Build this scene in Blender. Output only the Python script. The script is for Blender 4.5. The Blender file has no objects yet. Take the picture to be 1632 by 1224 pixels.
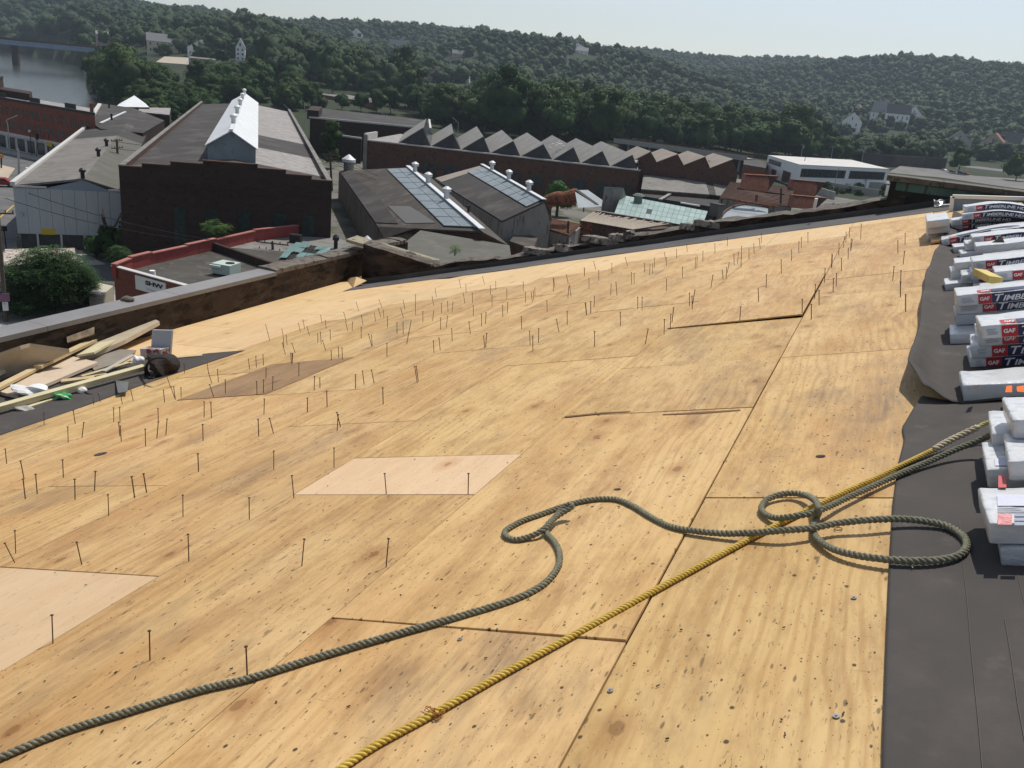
import bpy, bmesh, math, random
import numpy as np
from mathutils import Vector, Matrix, Euler
random.seed(7); rng = np.random.default_rng(7)
S = bpy.context.scene; C = S.collection

# ------------------------------------------------------------------ camera
H = 25.0                      # eye height above the street
FPX, PITCH, ROLL, AZ, TH = 1336.06, 0.343795887, 0.102519984, 0.390890475, 0.294390119
SUN_EL, SUN_AZ = 60.0, 5.0    # degrees; azimuth from +Y towards +X
EXPOSURE = 0.0
SKY_STRENGTH, SUN_STRENGTH = 0.112, 4.0

def cam_axes():
    dn = np.array([-math.sin(ROLL)*math.cos(PITCH), math.cos(ROLL)*math.cos(PITCH), math.sin(PITCH)]); up = -dn
    fw = np.array([0, 0, 1.]) - up*up[2]; fw /= np.linalg.norm(fw)
    rt = np.cross(fw, up); rt = rt if rt[0] > 0 else -rt
    y = math.cos(AZ)*fw + math.sin(AZ)*rt; x = math.cos(AZ)*rt - math.sin(AZ)*fw
    return np.array([x, y, up])
W = cam_axes()
cam = bpy.data.cameras.new('camera'); camo = bpy.data.objects.new('camera', cam); C.objects.link(camo)
cam.sensor_fit = 'HORIZONTAL'; cam.sensor_width = 36; cam.lens = FPX/1632*36
cam.clip_start = 0.05; cam.clip_end = 20000
m = Matrix.Identity(4)
for i in range(3):
    m[i][0], m[i][1], m[i][2] = W[i, 0], -W[i, 1], -W[i, 2]
m[2][3] = H
camo.matrix_world = m; S.camera = camo

# ------------------------------------------------------------------ sky, sun, exposure
wd = bpy.data.worlds.new('World'); S.world = wd; wd.use_nodes = True
nt = wd.node_tree; nt.nodes.clear()
sk = nt.nodes.new('ShaderNodeTexSky'); sk.sky_type = 'NISHITA'; sk.sun_disc = False
sk.sun_elevation = math.radians(SUN_EL); sk.sun_rotation = math.radians(SUN_AZ)
sk.air_density = 1.0; sk.dust_density = 0.9; sk.ozone_density = 1.0; sk.altitude = 50
bg = nt.nodes.new('ShaderNodeBackground'); bg.inputs[1].default_value = SKY_STRENGTH
ow = nt.nodes.new('ShaderNodeOutputWorld')
hs = nt.nodes.new('ShaderNodeHueSaturation'); hs.inputs['Saturation'].default_value = 0.6
nt.links.new(sk.outputs[0], hs.inputs['Color']); nt.links.new(hs.outputs[0], bg.inputs[0]); nt.links.new(bg.outputs[0], ow.inputs[0])
sl = bpy.data.lights.new('sun', 'SUN'); sl.energy = SUN_STRENGTH; sl.angle = math.radians(0.6); sl.color = (1, .95, .87)
so = bpy.data.objects.new('sun', sl); C.objects.link(so)
e, a = math.radians(SUN_EL), math.radians(SUN_AZ)
sd = Vector((math.cos(e)*math.sin(a), math.cos(e)*math.cos(a), math.sin(e)))
so.rotation_euler = sd.to_track_quat('Z', 'Y').to_euler(); so.location = (0, 0, 80)
vs = S.view_settings; vs.view_transform = 'Standard'; vs.look = 'None'; vs.gamma = 1; vs.exposure = EXPOSURE; vs.use_curve_mapping = False
S.cycles.use_denoising = True; S.cycles.max_bounces = 6; S.cycles.diffuse_bounces = 3; S.cycles.glossy_bounces = 2
S.cycles.transmission_bounces = 3; S.cycles.transparent_max_bounces = 6; S.cycles.volume_bounces = 1
S.cycles.volume_step_rate = 4; S.cycles.sample_clamp_indirect = 4; S.cycles.caustics_reflective = False; S.cycles.caustics_refractive = False

# ------------------------------------------------------------------ rays through the lens -> points in the place
def ray(px, py):
    d = W @ np.array([px-816., py-612., FPX]); return d/np.linalg.norm(d)
def G(px, py, z=0.):            # point at height z above the street
    d = ray(px, py); t = (z-H)/d[2]; return Vector((d[0]*t, d[1]*t, z))
def onplane(px, py, A, B):      # point on the vertical plane through A and B
    d = ray(px, py); n = np.array([B[1]-A[1], -(B[0]-A[0])]); k = n @ np.array([A[0], A[1]]); t = k/(n @ d[:2])
    return Vector((d[0]*t, d[1]*t, H+d[2]*t))
def proj(p):
    c = W.T @ np.array([p[0], p[1], p[2]-H]); return c[0]/c[2]*FPX+816, c[1]/c[2]*FPX+612
CT, ST = math.cos(TH), math.sin(TH)
EYE = 1.55; UB = -8.3; TH2 = math.radians(9); CT2, ST2 = math.cos(TH2), math.sin(TH2)
def P(u, v, h=0.):              # u up the roof slope, v along the ridge, h off the boards; flatter below the break
    if u >= UB: return Vector((u*CT-h*ST, v, H-EYE+u*ST+h*CT))
    w = u-UB; return Vector((UB*CT+w*CT2-h*ST2, v, H-EYE+UB*ST+w*ST2+h*CT2))
def UV(px, py, h=0.):
    d = ray(px, py); t = -(EYE-h/CT)/(d[2]-d[0]*ST/CT); u = (d[0]*t)*CT+(d[2]*t+EYE)*ST
    if t > 0 and u >= UB: return u, d[1]*t
    x0, z0 = UB*CT, -EYE+UB*ST; T2 = ST2/CT2
    t = (z0+h/CT2-x0*T2)/(d[2]-d[0]*T2); return UB+(d[0]*t-x0)*CT2+(d[2]*t-z0)*ST2, d[1]*t
def R(px, py, h=0.): return P(*UV(px, py, h), h)

# ------------------------------------------------------------------ materials
def M(name, c1, c2=None, s=1.0, sc=(1, 1, 1), rough=.85, metal=0., spec=.25, bump=0., bs=None, lo=.35, hi=.65,
      c3=None, s3=8., t3=.62, rnd=0., stain=None, ss=.4, coord='Object', emit=None, trans=0):
    m = bpy.data.materials.new(name); m.use_nodes = True; n = m.node_tree.nodes; l = m.node_tree.links
    b = n['Principled BSDF']; b.inputs['Roughness'].default_value = rough; b.inputs['Metallic'].default_value = metal
    b.inputs['Specular IOR Level'].default_value = spec
    def col(c): return (c[0], c[1], c[2], 1)
    tc = n.new('ShaderNodeTexCoord'); mp = n.new('ShaderNodeMapping'); l.new(tc.outputs[coord], mp.inputs[0]); mp.inputs['Scale'].default_value = sc
    oi = n.new('ShaderNodeObjectInfo')
    if rnd:
        mu = n.new('ShaderNodeVectorMath'); mu.operation = 'SCALE'; mu.inputs[0].default_value = (37, 53, 19); l.new(oi.outputs['Random'], mu.inputs['Scale']); l.new(mu.outputs[0], mp.inputs['Location'])
    out = None
    def noise(scale, det=5, ro=.6):
        t = n.new('ShaderNodeTexNoise'); t.inputs['Scale'].default_value = scale; t.inputs['Detail'].default_value = det; t.inputs['Roughness'].default_value = ro
        l.new(mp.outputs[0], t.inputs['Vector']); return t
    def rampv(t, a, bb):
        r = n.new('ShaderNodeMapRange'); r.inputs[1].default_value = a; r.inputs[2].default_value = bb; l.new(t, r.inputs[0]); return r.outputs[0]
    def mix(f, A, B):
        x = n.new('ShaderNodeMix'); x.data_type = 'RGBA'
        if isinstance(f, float): x.inputs[0].default_value = f
        else: l.new(f, x.inputs[0])
        for k, v in ((6, A), (7, B)):
            if isinstance(v, tuple): x.inputs[k].default_value = col(v)
            else: l.new(v, x.inputs[k])
        return x.outputs[2]
    if c2 is None: out = mix(0.0, tuple(c1), tuple(c1))
    else:
        t = noise(s); out = mix(rampv(t.outputs[0], lo, hi), tuple(c1), tuple(c2))
    if c3 is not None:
        t = noise(s3, 4); out = mix(rampv(t.outputs[0], t3, t3+.08), out, tuple(c3))
    if stain is not None:
        t = noise(ss, 6, .65); out = mix(rampv(t.outputs[0], .5, .72), out, tuple(stain))
    if rnd:
        hv = n.new('ShaderNodeHueSaturation'); l.new(out, hv.inputs['Color'])
        r = n.new('ShaderNodeMapRange'); r.inputs[3].default_value = 1-rnd; r.inputs[4].default_value = 1+rnd; l.new(oi.outputs['Random'], r.inputs[0]); l.new(r.outputs[0], hv.inputs['Value']); out = hv.outputs[0]
    l.new(out, b.inputs['Base Color'])
    if bump:
        t = noise(bs or s*6, 4); bp = n.new('ShaderNodeBump'); bp.inputs['Strength'].default_value = bump; bp.inputs['Distance'].default_value = .02
        l.new(t.outputs[0], bp.inputs['Height']); l.new(bp.outputs[0], b.inputs['Normal'])
    return m

def plywood(name, tone, tone2, dark, marks=1.0, figure=.5):
    """boards: grain along v (local y); knots, nail holes, scuffs and water stains"""
    m = bpy.data.materials.new(name); m.use_nodes = True; n = m.node_tree.nodes; l = m.node_tree.links
    b = n['Principled BSDF']; b.inputs['Roughness'].default_value = .62; b.inputs['Specular IOR Level'].default_value = .26
    tc = n.new('ShaderNodeTexCoord'); oi = n.new('ShaderNodeObjectInfo')
    off = n.new('ShaderNodeVectorMath'); off.operation = 'SCALE'; off.inputs[0].default_value = (41, 67, 23); l.new(oi.outputs['Random'], off.inputs['Scale'])
    ad = n.new('ShaderNodeVectorMath'); ad.operation = 'ADD'; l.new(tc.outputs['Object'], ad.inputs[0]); l.new(off.outputs[0], ad.inputs[1]); base = ad.outputs[0]
    def mp(sx, sy, sz=1.):
        k = n.new('ShaderNodeMapping'); k.inputs['Scale'].default_value = (sx, sy, sz); l.new(base, k.inputs[0]); return k.outputs[0]
    def noise(vec, s, d=4, r=.6, dist=0.):
        t = n.new('ShaderNodeTexNoise'); t.inputs['Scale'].default_value = s; t.inputs['Detail'].default_value = d; t.inputs['Roughness'].default_value = r; t.inputs['Distortion'].default_value = dist; l.new(vec, t.inputs['Vector']); return t.outputs[0]
    def mr(v, a, c, o0=0., o1=1.):
        r = n.new('ShaderNodeMapRange'); r.inputs[1].default_value = a; r.inputs[2].default_value = c; r.inputs[3].default_value = o0; r.inputs[4].default_value = o1; l.new(v, r.inputs[0]); return r.outputs[0]
    def mul(a, c):
        k = n.new('ShaderNodeMath'); k.operation = 'MULTIPLY'; l.new(a, k.inputs[0])
        if isinstance(c, float): k.inputs[1].default_value = c
        else: l.new(c, k.inputs[1])
        return k.outputs[0]
    def mix(f, A, B):
        x = n.new('ShaderNodeMix'); x.data_type = 'RGBA'; l.new(f, x.inputs[0])
        for k, v in ((6, A), (7, B)):
            if isinstance(v, tuple): x.inputs[k].default_value = (*v, 1)
            else: l.new(v, x.inputs[k])
        return x.outputs[2]
    c = mix(mr(noise(mp(1, .5), 1.6, 3), .35, .65), tone, tone2)
    # rusty orange tint and dull weathering in blotches drawn out along the grain
    c = mix(mr(noise(mp(1.3, .42, 2), 1.5, 4, .6), .5, .75, 0., .6*min(1, marks+.2)), c, (dark[0]*1.18, dark[1]*1.0, dark[2]*.8))
    c = mix(mr(noise(mp(2.6, .8, 3), 2.3, 7, .76), .45, .72, 0., 1.*min(1, marks+.15)), c, dark)
    # growth-ring figure, wandering
    wr_ = n.new('ShaderNodeVectorMath'); wr_.operation = 'ADD'; ns = n.new('ShaderNodeTexNoise'); ns.inputs['Scale'].default_value = 1.1; ns.inputs['Detail'].default_value = 3; l.new(mp(1, .35), ns.inputs['Vector'])
    sc_ = n.new('ShaderNodeVectorMath'); sc_.operation = 'SCALE'; sc_.inputs['Scale'].default_value = .55; l.new(ns.outputs['Color'], sc_.inputs[0]); l.new(mp(1, .12), wr_.inputs[0]); l.new(sc_.outputs[0], wr_.inputs[1])
    wv = n.new('ShaderNodeTexWave'); wv.wave_type = 'BANDS'; wv.bands_direction = 'X'; wv.inputs['Scale'].default_value = 5.; wv.inputs['Distortion'].default_value = 2.5
    wv.inputs['Detail'].default_value = 3; wv.inputs['Detail Scale'].default_value = 1.4; l.new(wr_.outputs[0], wv.inputs['Vector'])
    fig = mul(mr(wv.outputs['Fac'], .6, 1.), mr(noise(mp(.7, .25, 5), 1.2, 2), .45, .62, 0., figure))
    c = mix(fig, c, (dark[0]*1.02, dark[1]*.9, dark[2]*.72))
    # fine grain
    gv = n.new('ShaderNodeVectorMath'); gv.operation = 'ADD'; sc2 = n.new('ShaderNodeVectorMath'); sc2.operation = 'SCALE'; sc2.inputs['Scale'].default_value = 3.; l.new(ns.outputs['Color'], sc2.inputs[0]); l.new(mp(60, 2.6), gv.inputs[0]); l.new(sc2.outputs[0], gv.inputs[1])
    c = mix(mr(noise(gv.outputs[0], 1., 4, .65), .5, .85, 0., .34*marks+.08), c, (dark[0]*.7, dark[1]*.64, dark[2]*.56))
    c = mix(mr(noise(mp(14, 1.4, 4), 1.3, 3), .54, .75, 0., .34), c, (min(1, tone2[0]*1.14), tone2[1]*1.15, tone2[2]*1.2))
    def voro(sx, sy, s):
        vo = n.new('ShaderNodeTexVoronoi'); vo.voronoi_dimensions = '2D'; vo.inputs['Scale'].default_value = s; l.new(mp(sx, sy), vo.inputs['Vector']); k = n.new('ShaderNodeSeparateColor'); l.new(vo.outputs['Color'], k.inputs[0]); return vo.outputs['Distance'], k.outputs[0], k.outputs[1]
    # knots
    d_, r_, g_ = voro(1, .62, 1.5); jit = noise(mp(34, 22), 1., 3, .7)
    ad2 = n.new('ShaderNodeMath'); ad2.operation = 'MULTIPLY_ADD'; l.new(jit, ad2.inputs[0]); ad2.inputs[1].default_value = .05; l.new(d_, ad2.inputs[2])
    c = mix(mul(mr(ad2.outputs[0], .16, .07, 0., .45), mr(r_, .45, .5)), c, (dark[0]*.85, dark[1]*.68, dark[2]*.5)); c = mix(mul(mr(ad2.outputs[0], .065, .05, 0., .6), mr(r_, .6, .65)), c, (dark[0]*.5, dark[1]*.38, dark[2]*.3))
    # grey water marks
    g = mr(noise(mp(1, .5, 6), .95, 5, .68), .56, .70)
    g2 = mr(noise(mp(30, 2.4), 1., 4, .7), .35, .7, .25, 1.)
    c = mix(mul(mul(g, g2), .7*marks), c, (.11, .09, .08))
    # scuffs, dark flecks and scratches
    msk = mr(noise(mp(1, .8, 7), 1.4, 5, .7), .34, .58)
    c = mix(mul(mul(mr(noise(mp(30, 8), 1.5, 4, .65), .63, .70), msk), .8*marks), c, (.10, .062, .036))
    c = mix(mul(mul(mr(noise(mp(70, 13, 2), 1.3, 3, .6), .64, .70), msk), .7*marks), c, (.12, .075, .042))
    c = mix(mul(mul(mr(noise(mp(4, 80, 3), 1.2, 3, .6), .67, .72), mr(noise(mp(1.3, 1, 9), 1.8, 3), .5, .6)), .6*marks), c, (.12, .075, .042))
    # nail holes and bruises
    for sx, sy, s, rad, thr, st in ((1, .8, 4.5, .032, .55, .9), (1.2, .6, 10, .045, .72, .85), (1, .7, 21, .07, .74, .8), (1.3, .9, 40, .09, .78, .7), (1, .35, 13, .07, .7, .62), (1.6, .3, 7, .07, .82, .55)):
        d_, r_, g_ = voro(sx, sy, s); rr2 = n.new('ShaderNodeMath'); rr2.operation = 'MULTIPLY_ADD'; l.new(jit, rr2.inputs[0]); rr2.inputs[1].default_value = rad*1.6; l.new(d_, rr2.inputs[2])
        c = mix(mul(mul(mr(rr2.outputs[0], rad*1.95, rad*1.45), mr(r_, thr, thr+.02)), st*marks), c, (.03, .018, .011))
    hv = n.new('ShaderNodeHueSaturation'); l.new(c, hv.inputs['Color'])
    l.new(mr(oi.outputs['Random'], 0, 1, .93, 1.07), hv.inputs['Value']); fr = n.new('ShaderNodeMath'); fr.operation = 'FRACT'; k = mul(oi.outputs['Random'], 7.31); l.new(k, fr.inputs[0])
    l.new(mr(fr.outputs[0], 0, 1, .497, .504), hv.inputs['Hue'])
    l.new(hv.outputs[0], b.inputs['Base Color'])
    bp = n.new('ShaderNodeBump'); bp.inputs['Strength'].default_value = .22; bp.inputs['Distance'].default_value = .004
    l.new(noise(mp(40, 3), 1., 5, .7), bp.inputs['Height']); l.new(bp.outputs[0], b.inputs['Normal'])
    return m

# ------------------------------------------------------------------ mesh helpers
ORG = {}
class MB:
    def __init__(s): s.v = []; s.f = []; s.mi = []; s.k = 0
    def face(s, pts):
        i = len(s.v); s.v += [tuple(p) for p in pts]; s.f.append(tuple(range(i, i+len(pts)))); s.mi.append(s.k); return s
    def idx(s, pts, faces):
        i = len(s.v); s.v += [tuple(p) for p in pts]
        for f in faces: s.f.append(tuple(i+j for j in f)); s.mi.append(s.k)
        return s
    def hexa(s, b, t):           # b, t: matching bottom and top loops
        n = len(b); s.idx(list(b)+list(t), [tuple(range(n))[::-1], tuple(range(n, 2*n))]+[(i, (i+1) % n, n+(i+1) % n, n+i) for i in range(n)]); return s
    def box(s, o, x, y, z):      # corner and three edge vectors
        o, x, y, z = map(Vector, (o, x, y, z)); b = [o, o+x, o+x+y, o+y]; return s.hexa(b, [p+z for p in b])
    def prism(s, poly, z): return s.hexa([Vector(p) for p in poly], [Vector(p)+Vector(z) for p in poly])
    def cyl(s, p, q, r, r2=None, n=8, cap=True):
        p, q = Vector(p), Vector(q); r2 = r if r2 is None else r2; d = (q-p).normalized(); a = d.orthogonal().normalized(); b = d.cross(a)
        A = [p+(a*math.cos(t)+b*math.sin(t))*r for t in [2*math.pi*i/n for i in range(n)]]; B = [q+(a*math.cos(t)+b*math.sin(t))*r2 for t in [2*math.pi*i/n for i in range(n)]]
        fs = [(i, (i+1) % n, n+(i+1) % n, n+i) for i in range(n)]
        if cap: fs += [tuple(range(n))[::-1], tuple(range(n, 2*n))]
        s.idx(A+B, fs); return s
    def tube(s, pts, r, n=6):
        pts = [Vector(p) for p in pts]; V = []; a = None
        for i, p in enumerate(pts):
            d = (pts[min(i+1, len(pts)-1)]-pts[max(i-1, 0)]).normalized()
            a = d.orthogonal().normalized() if a is None else (a-d*a.dot(d)).normalized(); b = d.cross(a); rr = r(i) if callable(r) else r
            V += [p+(a*math.cos(t)+b*math.sin(t))*rr for t in [2*math.pi*k/n for k in range(n)]]
        L = len(pts); F = [(i*n+k, i*n+(k+1) % n, (i+1)*n+(k+1) % n, (i+1)*n+k) for i in range(L-1) for k in range(n)]
        F += [tuple(range(n))[::-1], tuple(range((L-1)*n, L*n))]; s.idx(V, F); return s
    def beam(s, p, q, w, t, up=(0, 0, 1)):   # rectangular bar from p to q
        p, q, up = Vector(p), Vector(q), Vector(up); d = (q-p).normalized(); x = d.cross(up).normalized(); y = x.cross(d)
        return s.hexa([p-x*w/2-y*t/2, p+x*w/2-y*t/2, p+x*w/2+y*t/2, p-x*w/2+y*t/2], [q-x*w/2-y*t/2, q+x*w/2-y*t/2, q+x*w/2+y*t/2, q-x*w/2+y*t/2])
    def build(s, name, mat, parent=None, smooth=False, bevel=0., org=None):
        o0 = ORG.get(parent.name, Vector((0, 0, 0))) if parent else (Vector(org) if org is not None else Vector((0, 0, 0)))
        me = bpy.data.meshes.new(name); me.from_pydata([tuple(Vector(p)-o0) for p in s.v], [], s.f)
        for mm in (mat if isinstance(mat, (list, tuple)) else [mat]): me.materials.append(mm)
        if s.k or any(s.mi): me.polygons.foreach_set('material_index', s.mi)
        if smooth: me.polygons.foreach_set('use_smooth', [True]*len(me.polygons))
        bm = bmesh.new(); bm.from_mesh(me); bmesh.ops.recalc_face_normals(bm, faces=bm.faces)
        if bevel:
            bmesh.ops.remove_doubles(bm, verts=bm.verts, dist=1e-4)
            bmesh.ops.bevel(bm, geom=[x for x in bm.edges if len(x.link_faces) == 2 and x.calc_face_angle(0) > .5], offset=bevel, segments=2, affect='EDGES', profile=.5)
        bm.to_mesh(me); bm.free(); me.update()
        o = bpy.data.objects.new(name, me); C.objects.link(o)
        if parent: o.parent = parent
        else: o.location = o0
        ORG[o.name] = o0
        return o
def tag(o, label=None, cat=None, group=None, kind=None):
    for k, v in (('label', label), ('category', cat), ('group', group), ('kind', kind)):
        if v: o[k] = v
    return o
def thing(name, loc, label, cat, group=None):
    o = bpy.data.objects.new(name, None); C.objects.link(o); o.location = loc; o.empty_display_size = .2
    ORG[o.name] = Vector(loc); return tag(o, label, cat, group)
def mats_of(*c): return list(c)
def spline(pts, per=8):
    pts = [Vector(p) for p in pts]; pts = [pts[0]*2-pts[1]]+pts+[pts[-1]*2-pts[-2]]; out = []
    for i in range(1, len(pts)-2):
        a, b, c, d = pts[i-1:i+3]
        for k in range(per):
            t = k/per; out.append(.5*((2*b)+(c-a)*t+(2*a-5*b+4*c-d)*t*t+(3*b-a-3*c+d)*t**3))
    out.append(pts[-2]); return out
# ------------------------------------------------------------------ materials of the roof
PLY = plywood('plywood_weathered', (.545, .348, .142), (.605, .41, .192), (.34, .192, .077), 1., .42)
PLYF = plywood('plywood_fresh', (.64, .45, .235), (.69, .49, .27), (.54, .34, .155), .4, .3)
PLYP = plywood('plywood_pinkish', (.60, .425, .255), (.64, .455, .285), (.52, .335, .185), .4, .25)
PLYD = plywood('plywood_brown', (.30, .18, .085), (.35, .215, .105), (.19, .11, .055), .9, .3)
FELT = M('roofing_felt', (.060, .054, .051), (.076, .068, .064), 1.6, rough=.85, spec=.2, c3=(.095, .085, .078), s3=5, t3=.62, stain=(.092, .081, .073), ss=2.5, bump=.12, bs=260)
FELTL = M('roofing_felt_underside', (.15, .135, .12), (.19, .17, .15), 3, rough=.85, bump=.2)
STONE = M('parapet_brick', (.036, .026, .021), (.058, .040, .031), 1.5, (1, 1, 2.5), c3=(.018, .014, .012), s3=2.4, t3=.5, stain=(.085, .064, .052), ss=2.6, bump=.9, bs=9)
COPE = M('coping_stone', (.105, .09, .078), (.17, .148, .125), 4, c3=(.06, .05, .042), s3=7, t3=.55, bump=.8, bs=22)
COPM = M('coping_metal', (.19, .185, .19), (.235, .23, .23), 1.2, rough=.6, spec=.3, c3=(.2, .19, .19), s3=3)
MORT = M('mortar_rubble', (.20, .18, .155), (.28, .255, .22), 6, c3=(.08, .068, .056), s3=12, t3=.5, bump=1, bs=30)
MOSS = M('coping_mossy', (.23, .21, .15), (.32, .29, .21), 3, c3=(.12, .11, .07), s3=6, t3=.55, bump=.7, bs=18)
COPPER = M('copper_flashing', (.07, .12, .10), (.11, .18, .15), 2, (3, 1, .4), c3=(.06, .07, .06), s3=3, t3=.55, rough=.6)
DARKW = M('dark_deck', (.05, .035, .02))
STEEL = M('nail_steel', (.10, .065, .045), (.15, .09, .06), 40, rough=.55, metal=.6)
ZINC = M('zinc_washer', (.35, .35, .36), rough=.4, metal=.8)
BRICKM = M('mill_brick', (.16, .075, .05), (.22, .11, .075), 2, bump=.3)

# ------------------------------------------------------------------ roof deck and its boards
VE = 15.65; YG = 16.6; XE = -10.1
UE = UB-(7.943+XE)*-1/CT2 if False else UB+(XE-UB*CT)/CT2      # u at the eave wall
UR = 1.9
d = MB(); hb = -.018
for (ua, ub_) in ((UE-.4, UB), (UB, UR)):
    q = [P(ua+1e-6, -4, hb), P(ub_+1e-6, -4, hb), P(ub_+1e-6, YG+.4, hb), P(ua+1e-6, YG+.4, hb)]
    d.hexa([p-Vector((0, 0, .25)) for p in q], q)
rt_ = P(UR, -4, hb); far = Vector((9*CT, 0, -9*ST))
q = [rt_, rt_+far, rt_+far+Vector((0, YG+4.4, 0)), rt_+Vector((0, YG+4.4, 0))]
d.hexa([p-Vector((0, 0, .25)) for p in q], q)
deck = tag(d.build('roof_deck', DARKW), 'wooden deck of the mill roof under the plywood', kind='structure')
del deck['label']

def sheet(u0, u1, v0, v1, mat, lift=0., tilt=(0, 0), label=None):
    g = .0034; w = (u1-u0)-2*g; L = (v1-v0)-2*g; t = .012
    me = bpy.data.meshes.new('plywood_sheet'); b = .0015
    V = []; F = []
    for (z, i) in ((-t, 0), (-b, 0), (0, b)): V += [(i, i, z), (w-i, i, z), (w-i, L-i, z), (i, L-i, z)]
    F = [(3, 2, 1, 0), (8, 9, 10, 11)]+[(r*4+k, r*4+(k+1) % 4, r*4+4+(k+1) % 4, r*4+4+k) for r in (0, 1) for k in range(4)]
    me.from_pydata(V, [], F); me.materials.append(mat)
    o = bpy.data.objects.new('plywood_sheet', me); C.objects.link(o); o.parent = deck
    o.location = P(u0+g+1e-6, v0+g, lift); th = TH if u0 >= UB-1e-6 else TH2
    o.rotation_euler = Euler((tilt[0], -th+tilt[1], 0), 'XYZ')
    if label: o['label'] = label
    return o
E0 = .74
edges = [1.96, .74, -.48, -1.70, -2.92, -4.14, -5.36, -6.58, -7.80, UB]
seams = {0: [-1.6, .8, 3.2, 5.6, 8.0, 10.4, 12.8, VE],
         1: [-1.3, 1.15, 3.55, 6.17, 8.6, 9.62, 11.98, 15.02, VE],
         2: [-2.5, -.1, 2.33, 4.93, 6.17, 7.63, 10.07, 12.0, 13.76, VE],
         3: [-1.2, 1.2, 3.59, 4.21, 6.6, 9.05, 11.5, 13.9, VE],
         4: [-2.3, .13, 2.57, 5.0, 7.45, 9.9, 12.3, 14.0, VE],
         5: [-1.2, 1.3, 3.75, 6.1, 8.55, 11., 13.2, VE],
         6: [-1.2, 1.2, 3.7, 6.15, 7.65, 10.1, 12.6, VE],
         7: [-.1, 2.4, 4.9, 7.3, 9.7, 12.1, 13.4, VE],
         8: [1.2, 3.6, 6.1, 8.5, 10.9, 13.3, VE]}
fresh = {(1, 15.02), (2, 13.76), (3, 13.9), (4, 14.0), (5, 13.2), (6, 12.6), (7, 12.1), (7, 13.4), (8, 10.9), (8, 13.3)}
for r, ss in seams.items():
    for a_, b_ in zip(ss, ss[1:]):
        mt, lab = PLY, None
        if (r, a_) in fresh: mt = PLYF
        if r == 3 and a_ == 3.59: mt, lab = PLYP, 'short pale pinkish plywood patch with clean edges'
        if r == 4 and a_ in (.13, -2.3): mt, lab = PLYP, 'pale pinkish plywood sheet at the lower left'
        if r == 6 and a_ == 6.15: mt, lab = PLYD, 'dark brown plywood piece among paler sheets'
        if r == 1 and a_ == 11.98: mt = PLYD if False else PLY
        lift = random.uniform(-.0015, .0015); tl = (random.uniform(-.0006, .0006), random.uniform(-.0012, .0012))
        if r == 2 and a_ == 7.63: lift, tl = .012, (-.005, -.014)
        if r == 2 and a_ == 2.33: lift, tl = .001, (-.0005, -.0035)
        if r == 2 and a_ == 4.93: lift, tl = .001, (-.001, -.005)
        if r == 6 and a_ == 6.15: lift = .003
        sheet(edges[r+1], edges[r], a_, b_, mt, lift, tl, lab)
for (ua, ub_, ss) in ((UB-1.22, UB, [4.2, 6.6, 9.0, 11.4, 13.8, 16.3]), (UE, UB-1.22, [3., 5.4, 7.8, 10.2, 12.6, 15., 16.5])):
    for a_, b_ in zip(ss, ss[1:]): sheet(ua, ub_, a_, b_, PLYF)

# ------------------------------------------------------------------ parapets
zt = onplane(408, 440, (XE, 0), (XE, 1)).z
zto = zt+.05
ep = thing('parapet_wall', (XE-.25, 8, 20.2), 'low dark brick parapet along the eaves at the left edge of the roof', 'parapet')
w = MB(); nb = 30
for i in range(nb):                                   # rough masonry courses
    pass
ys = np.linspace(-2, YG+.6, 60); V = []
zb = P(UE, 0).z-.5
prof = lambda y: [(XE+.0+random.uniform(-.012, .012), zb), (XE+random.uniform(-.02, .012), zb+(zt-zb)*.55), (XE+random.uniform(-.02, .012), zt-.05), (XE-.36, zt-.05), (XE-.36, zb-2)]
rows = [[Vector((x, y, z)) for x, z in prof(y)] for y in ys]
for i in range(len(rows)-1):
    for k in range(4): w.face([rows[i][k], rows[i+1][k], rows[i+1][k+1], rows[i][k+1]])
w.face(rows[0]); w.face(rows[-1])
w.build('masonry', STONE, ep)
ymet = onplane(330, 458, (XE, 0), (XE, 1)).y
y = -2.
while y < YG+.3:
    L = 2.4 if y < ymet-.5 else random.uniform(.7, 1.1)
    met = y < ymet-.5; c = MB(); yb = min(y+L, YG+.5); jz = 0 if met else random.uniform(-.012, .008); jx = 0 if met else random.uniform(-.02, .015)
    o0 = Vector((XE-.37+jx, y+.003, zt-.045+jz))
    if met: c.box(o0+Vector((0, 0, -.03)), (.40, 0, 0), (0, yb-y-.006, 0), (0, 0, .07))
    else:
        n = 6; top = []; 
        for i in range(n+1):
            t = y+.004+(yb-y-.01)*i/n; r1 = random.uniform(-.02, .012); r2 = random.uniform(-.018, .02)
            top.append([(XE-.40+jx, t, zt-.05), (XE-.40+jx, t, zt+.03+r1), (XE-.2, t, zt+.045+r2), (XE+.015+r1, t, zt+.025+r2), (XE+.02+r1, t, zt-.05)])
        for i in range(n):
            for k in range(4): c.face([top[i][k], top[i+1][k], top[i+1][k+1], top[i][k+1]])
        c.face(top[0]); c.face(top[-1])
    c.build('coping_metal' if met else 'coping_stone', COPM if met else COPE, ep)
    y = yb
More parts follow.
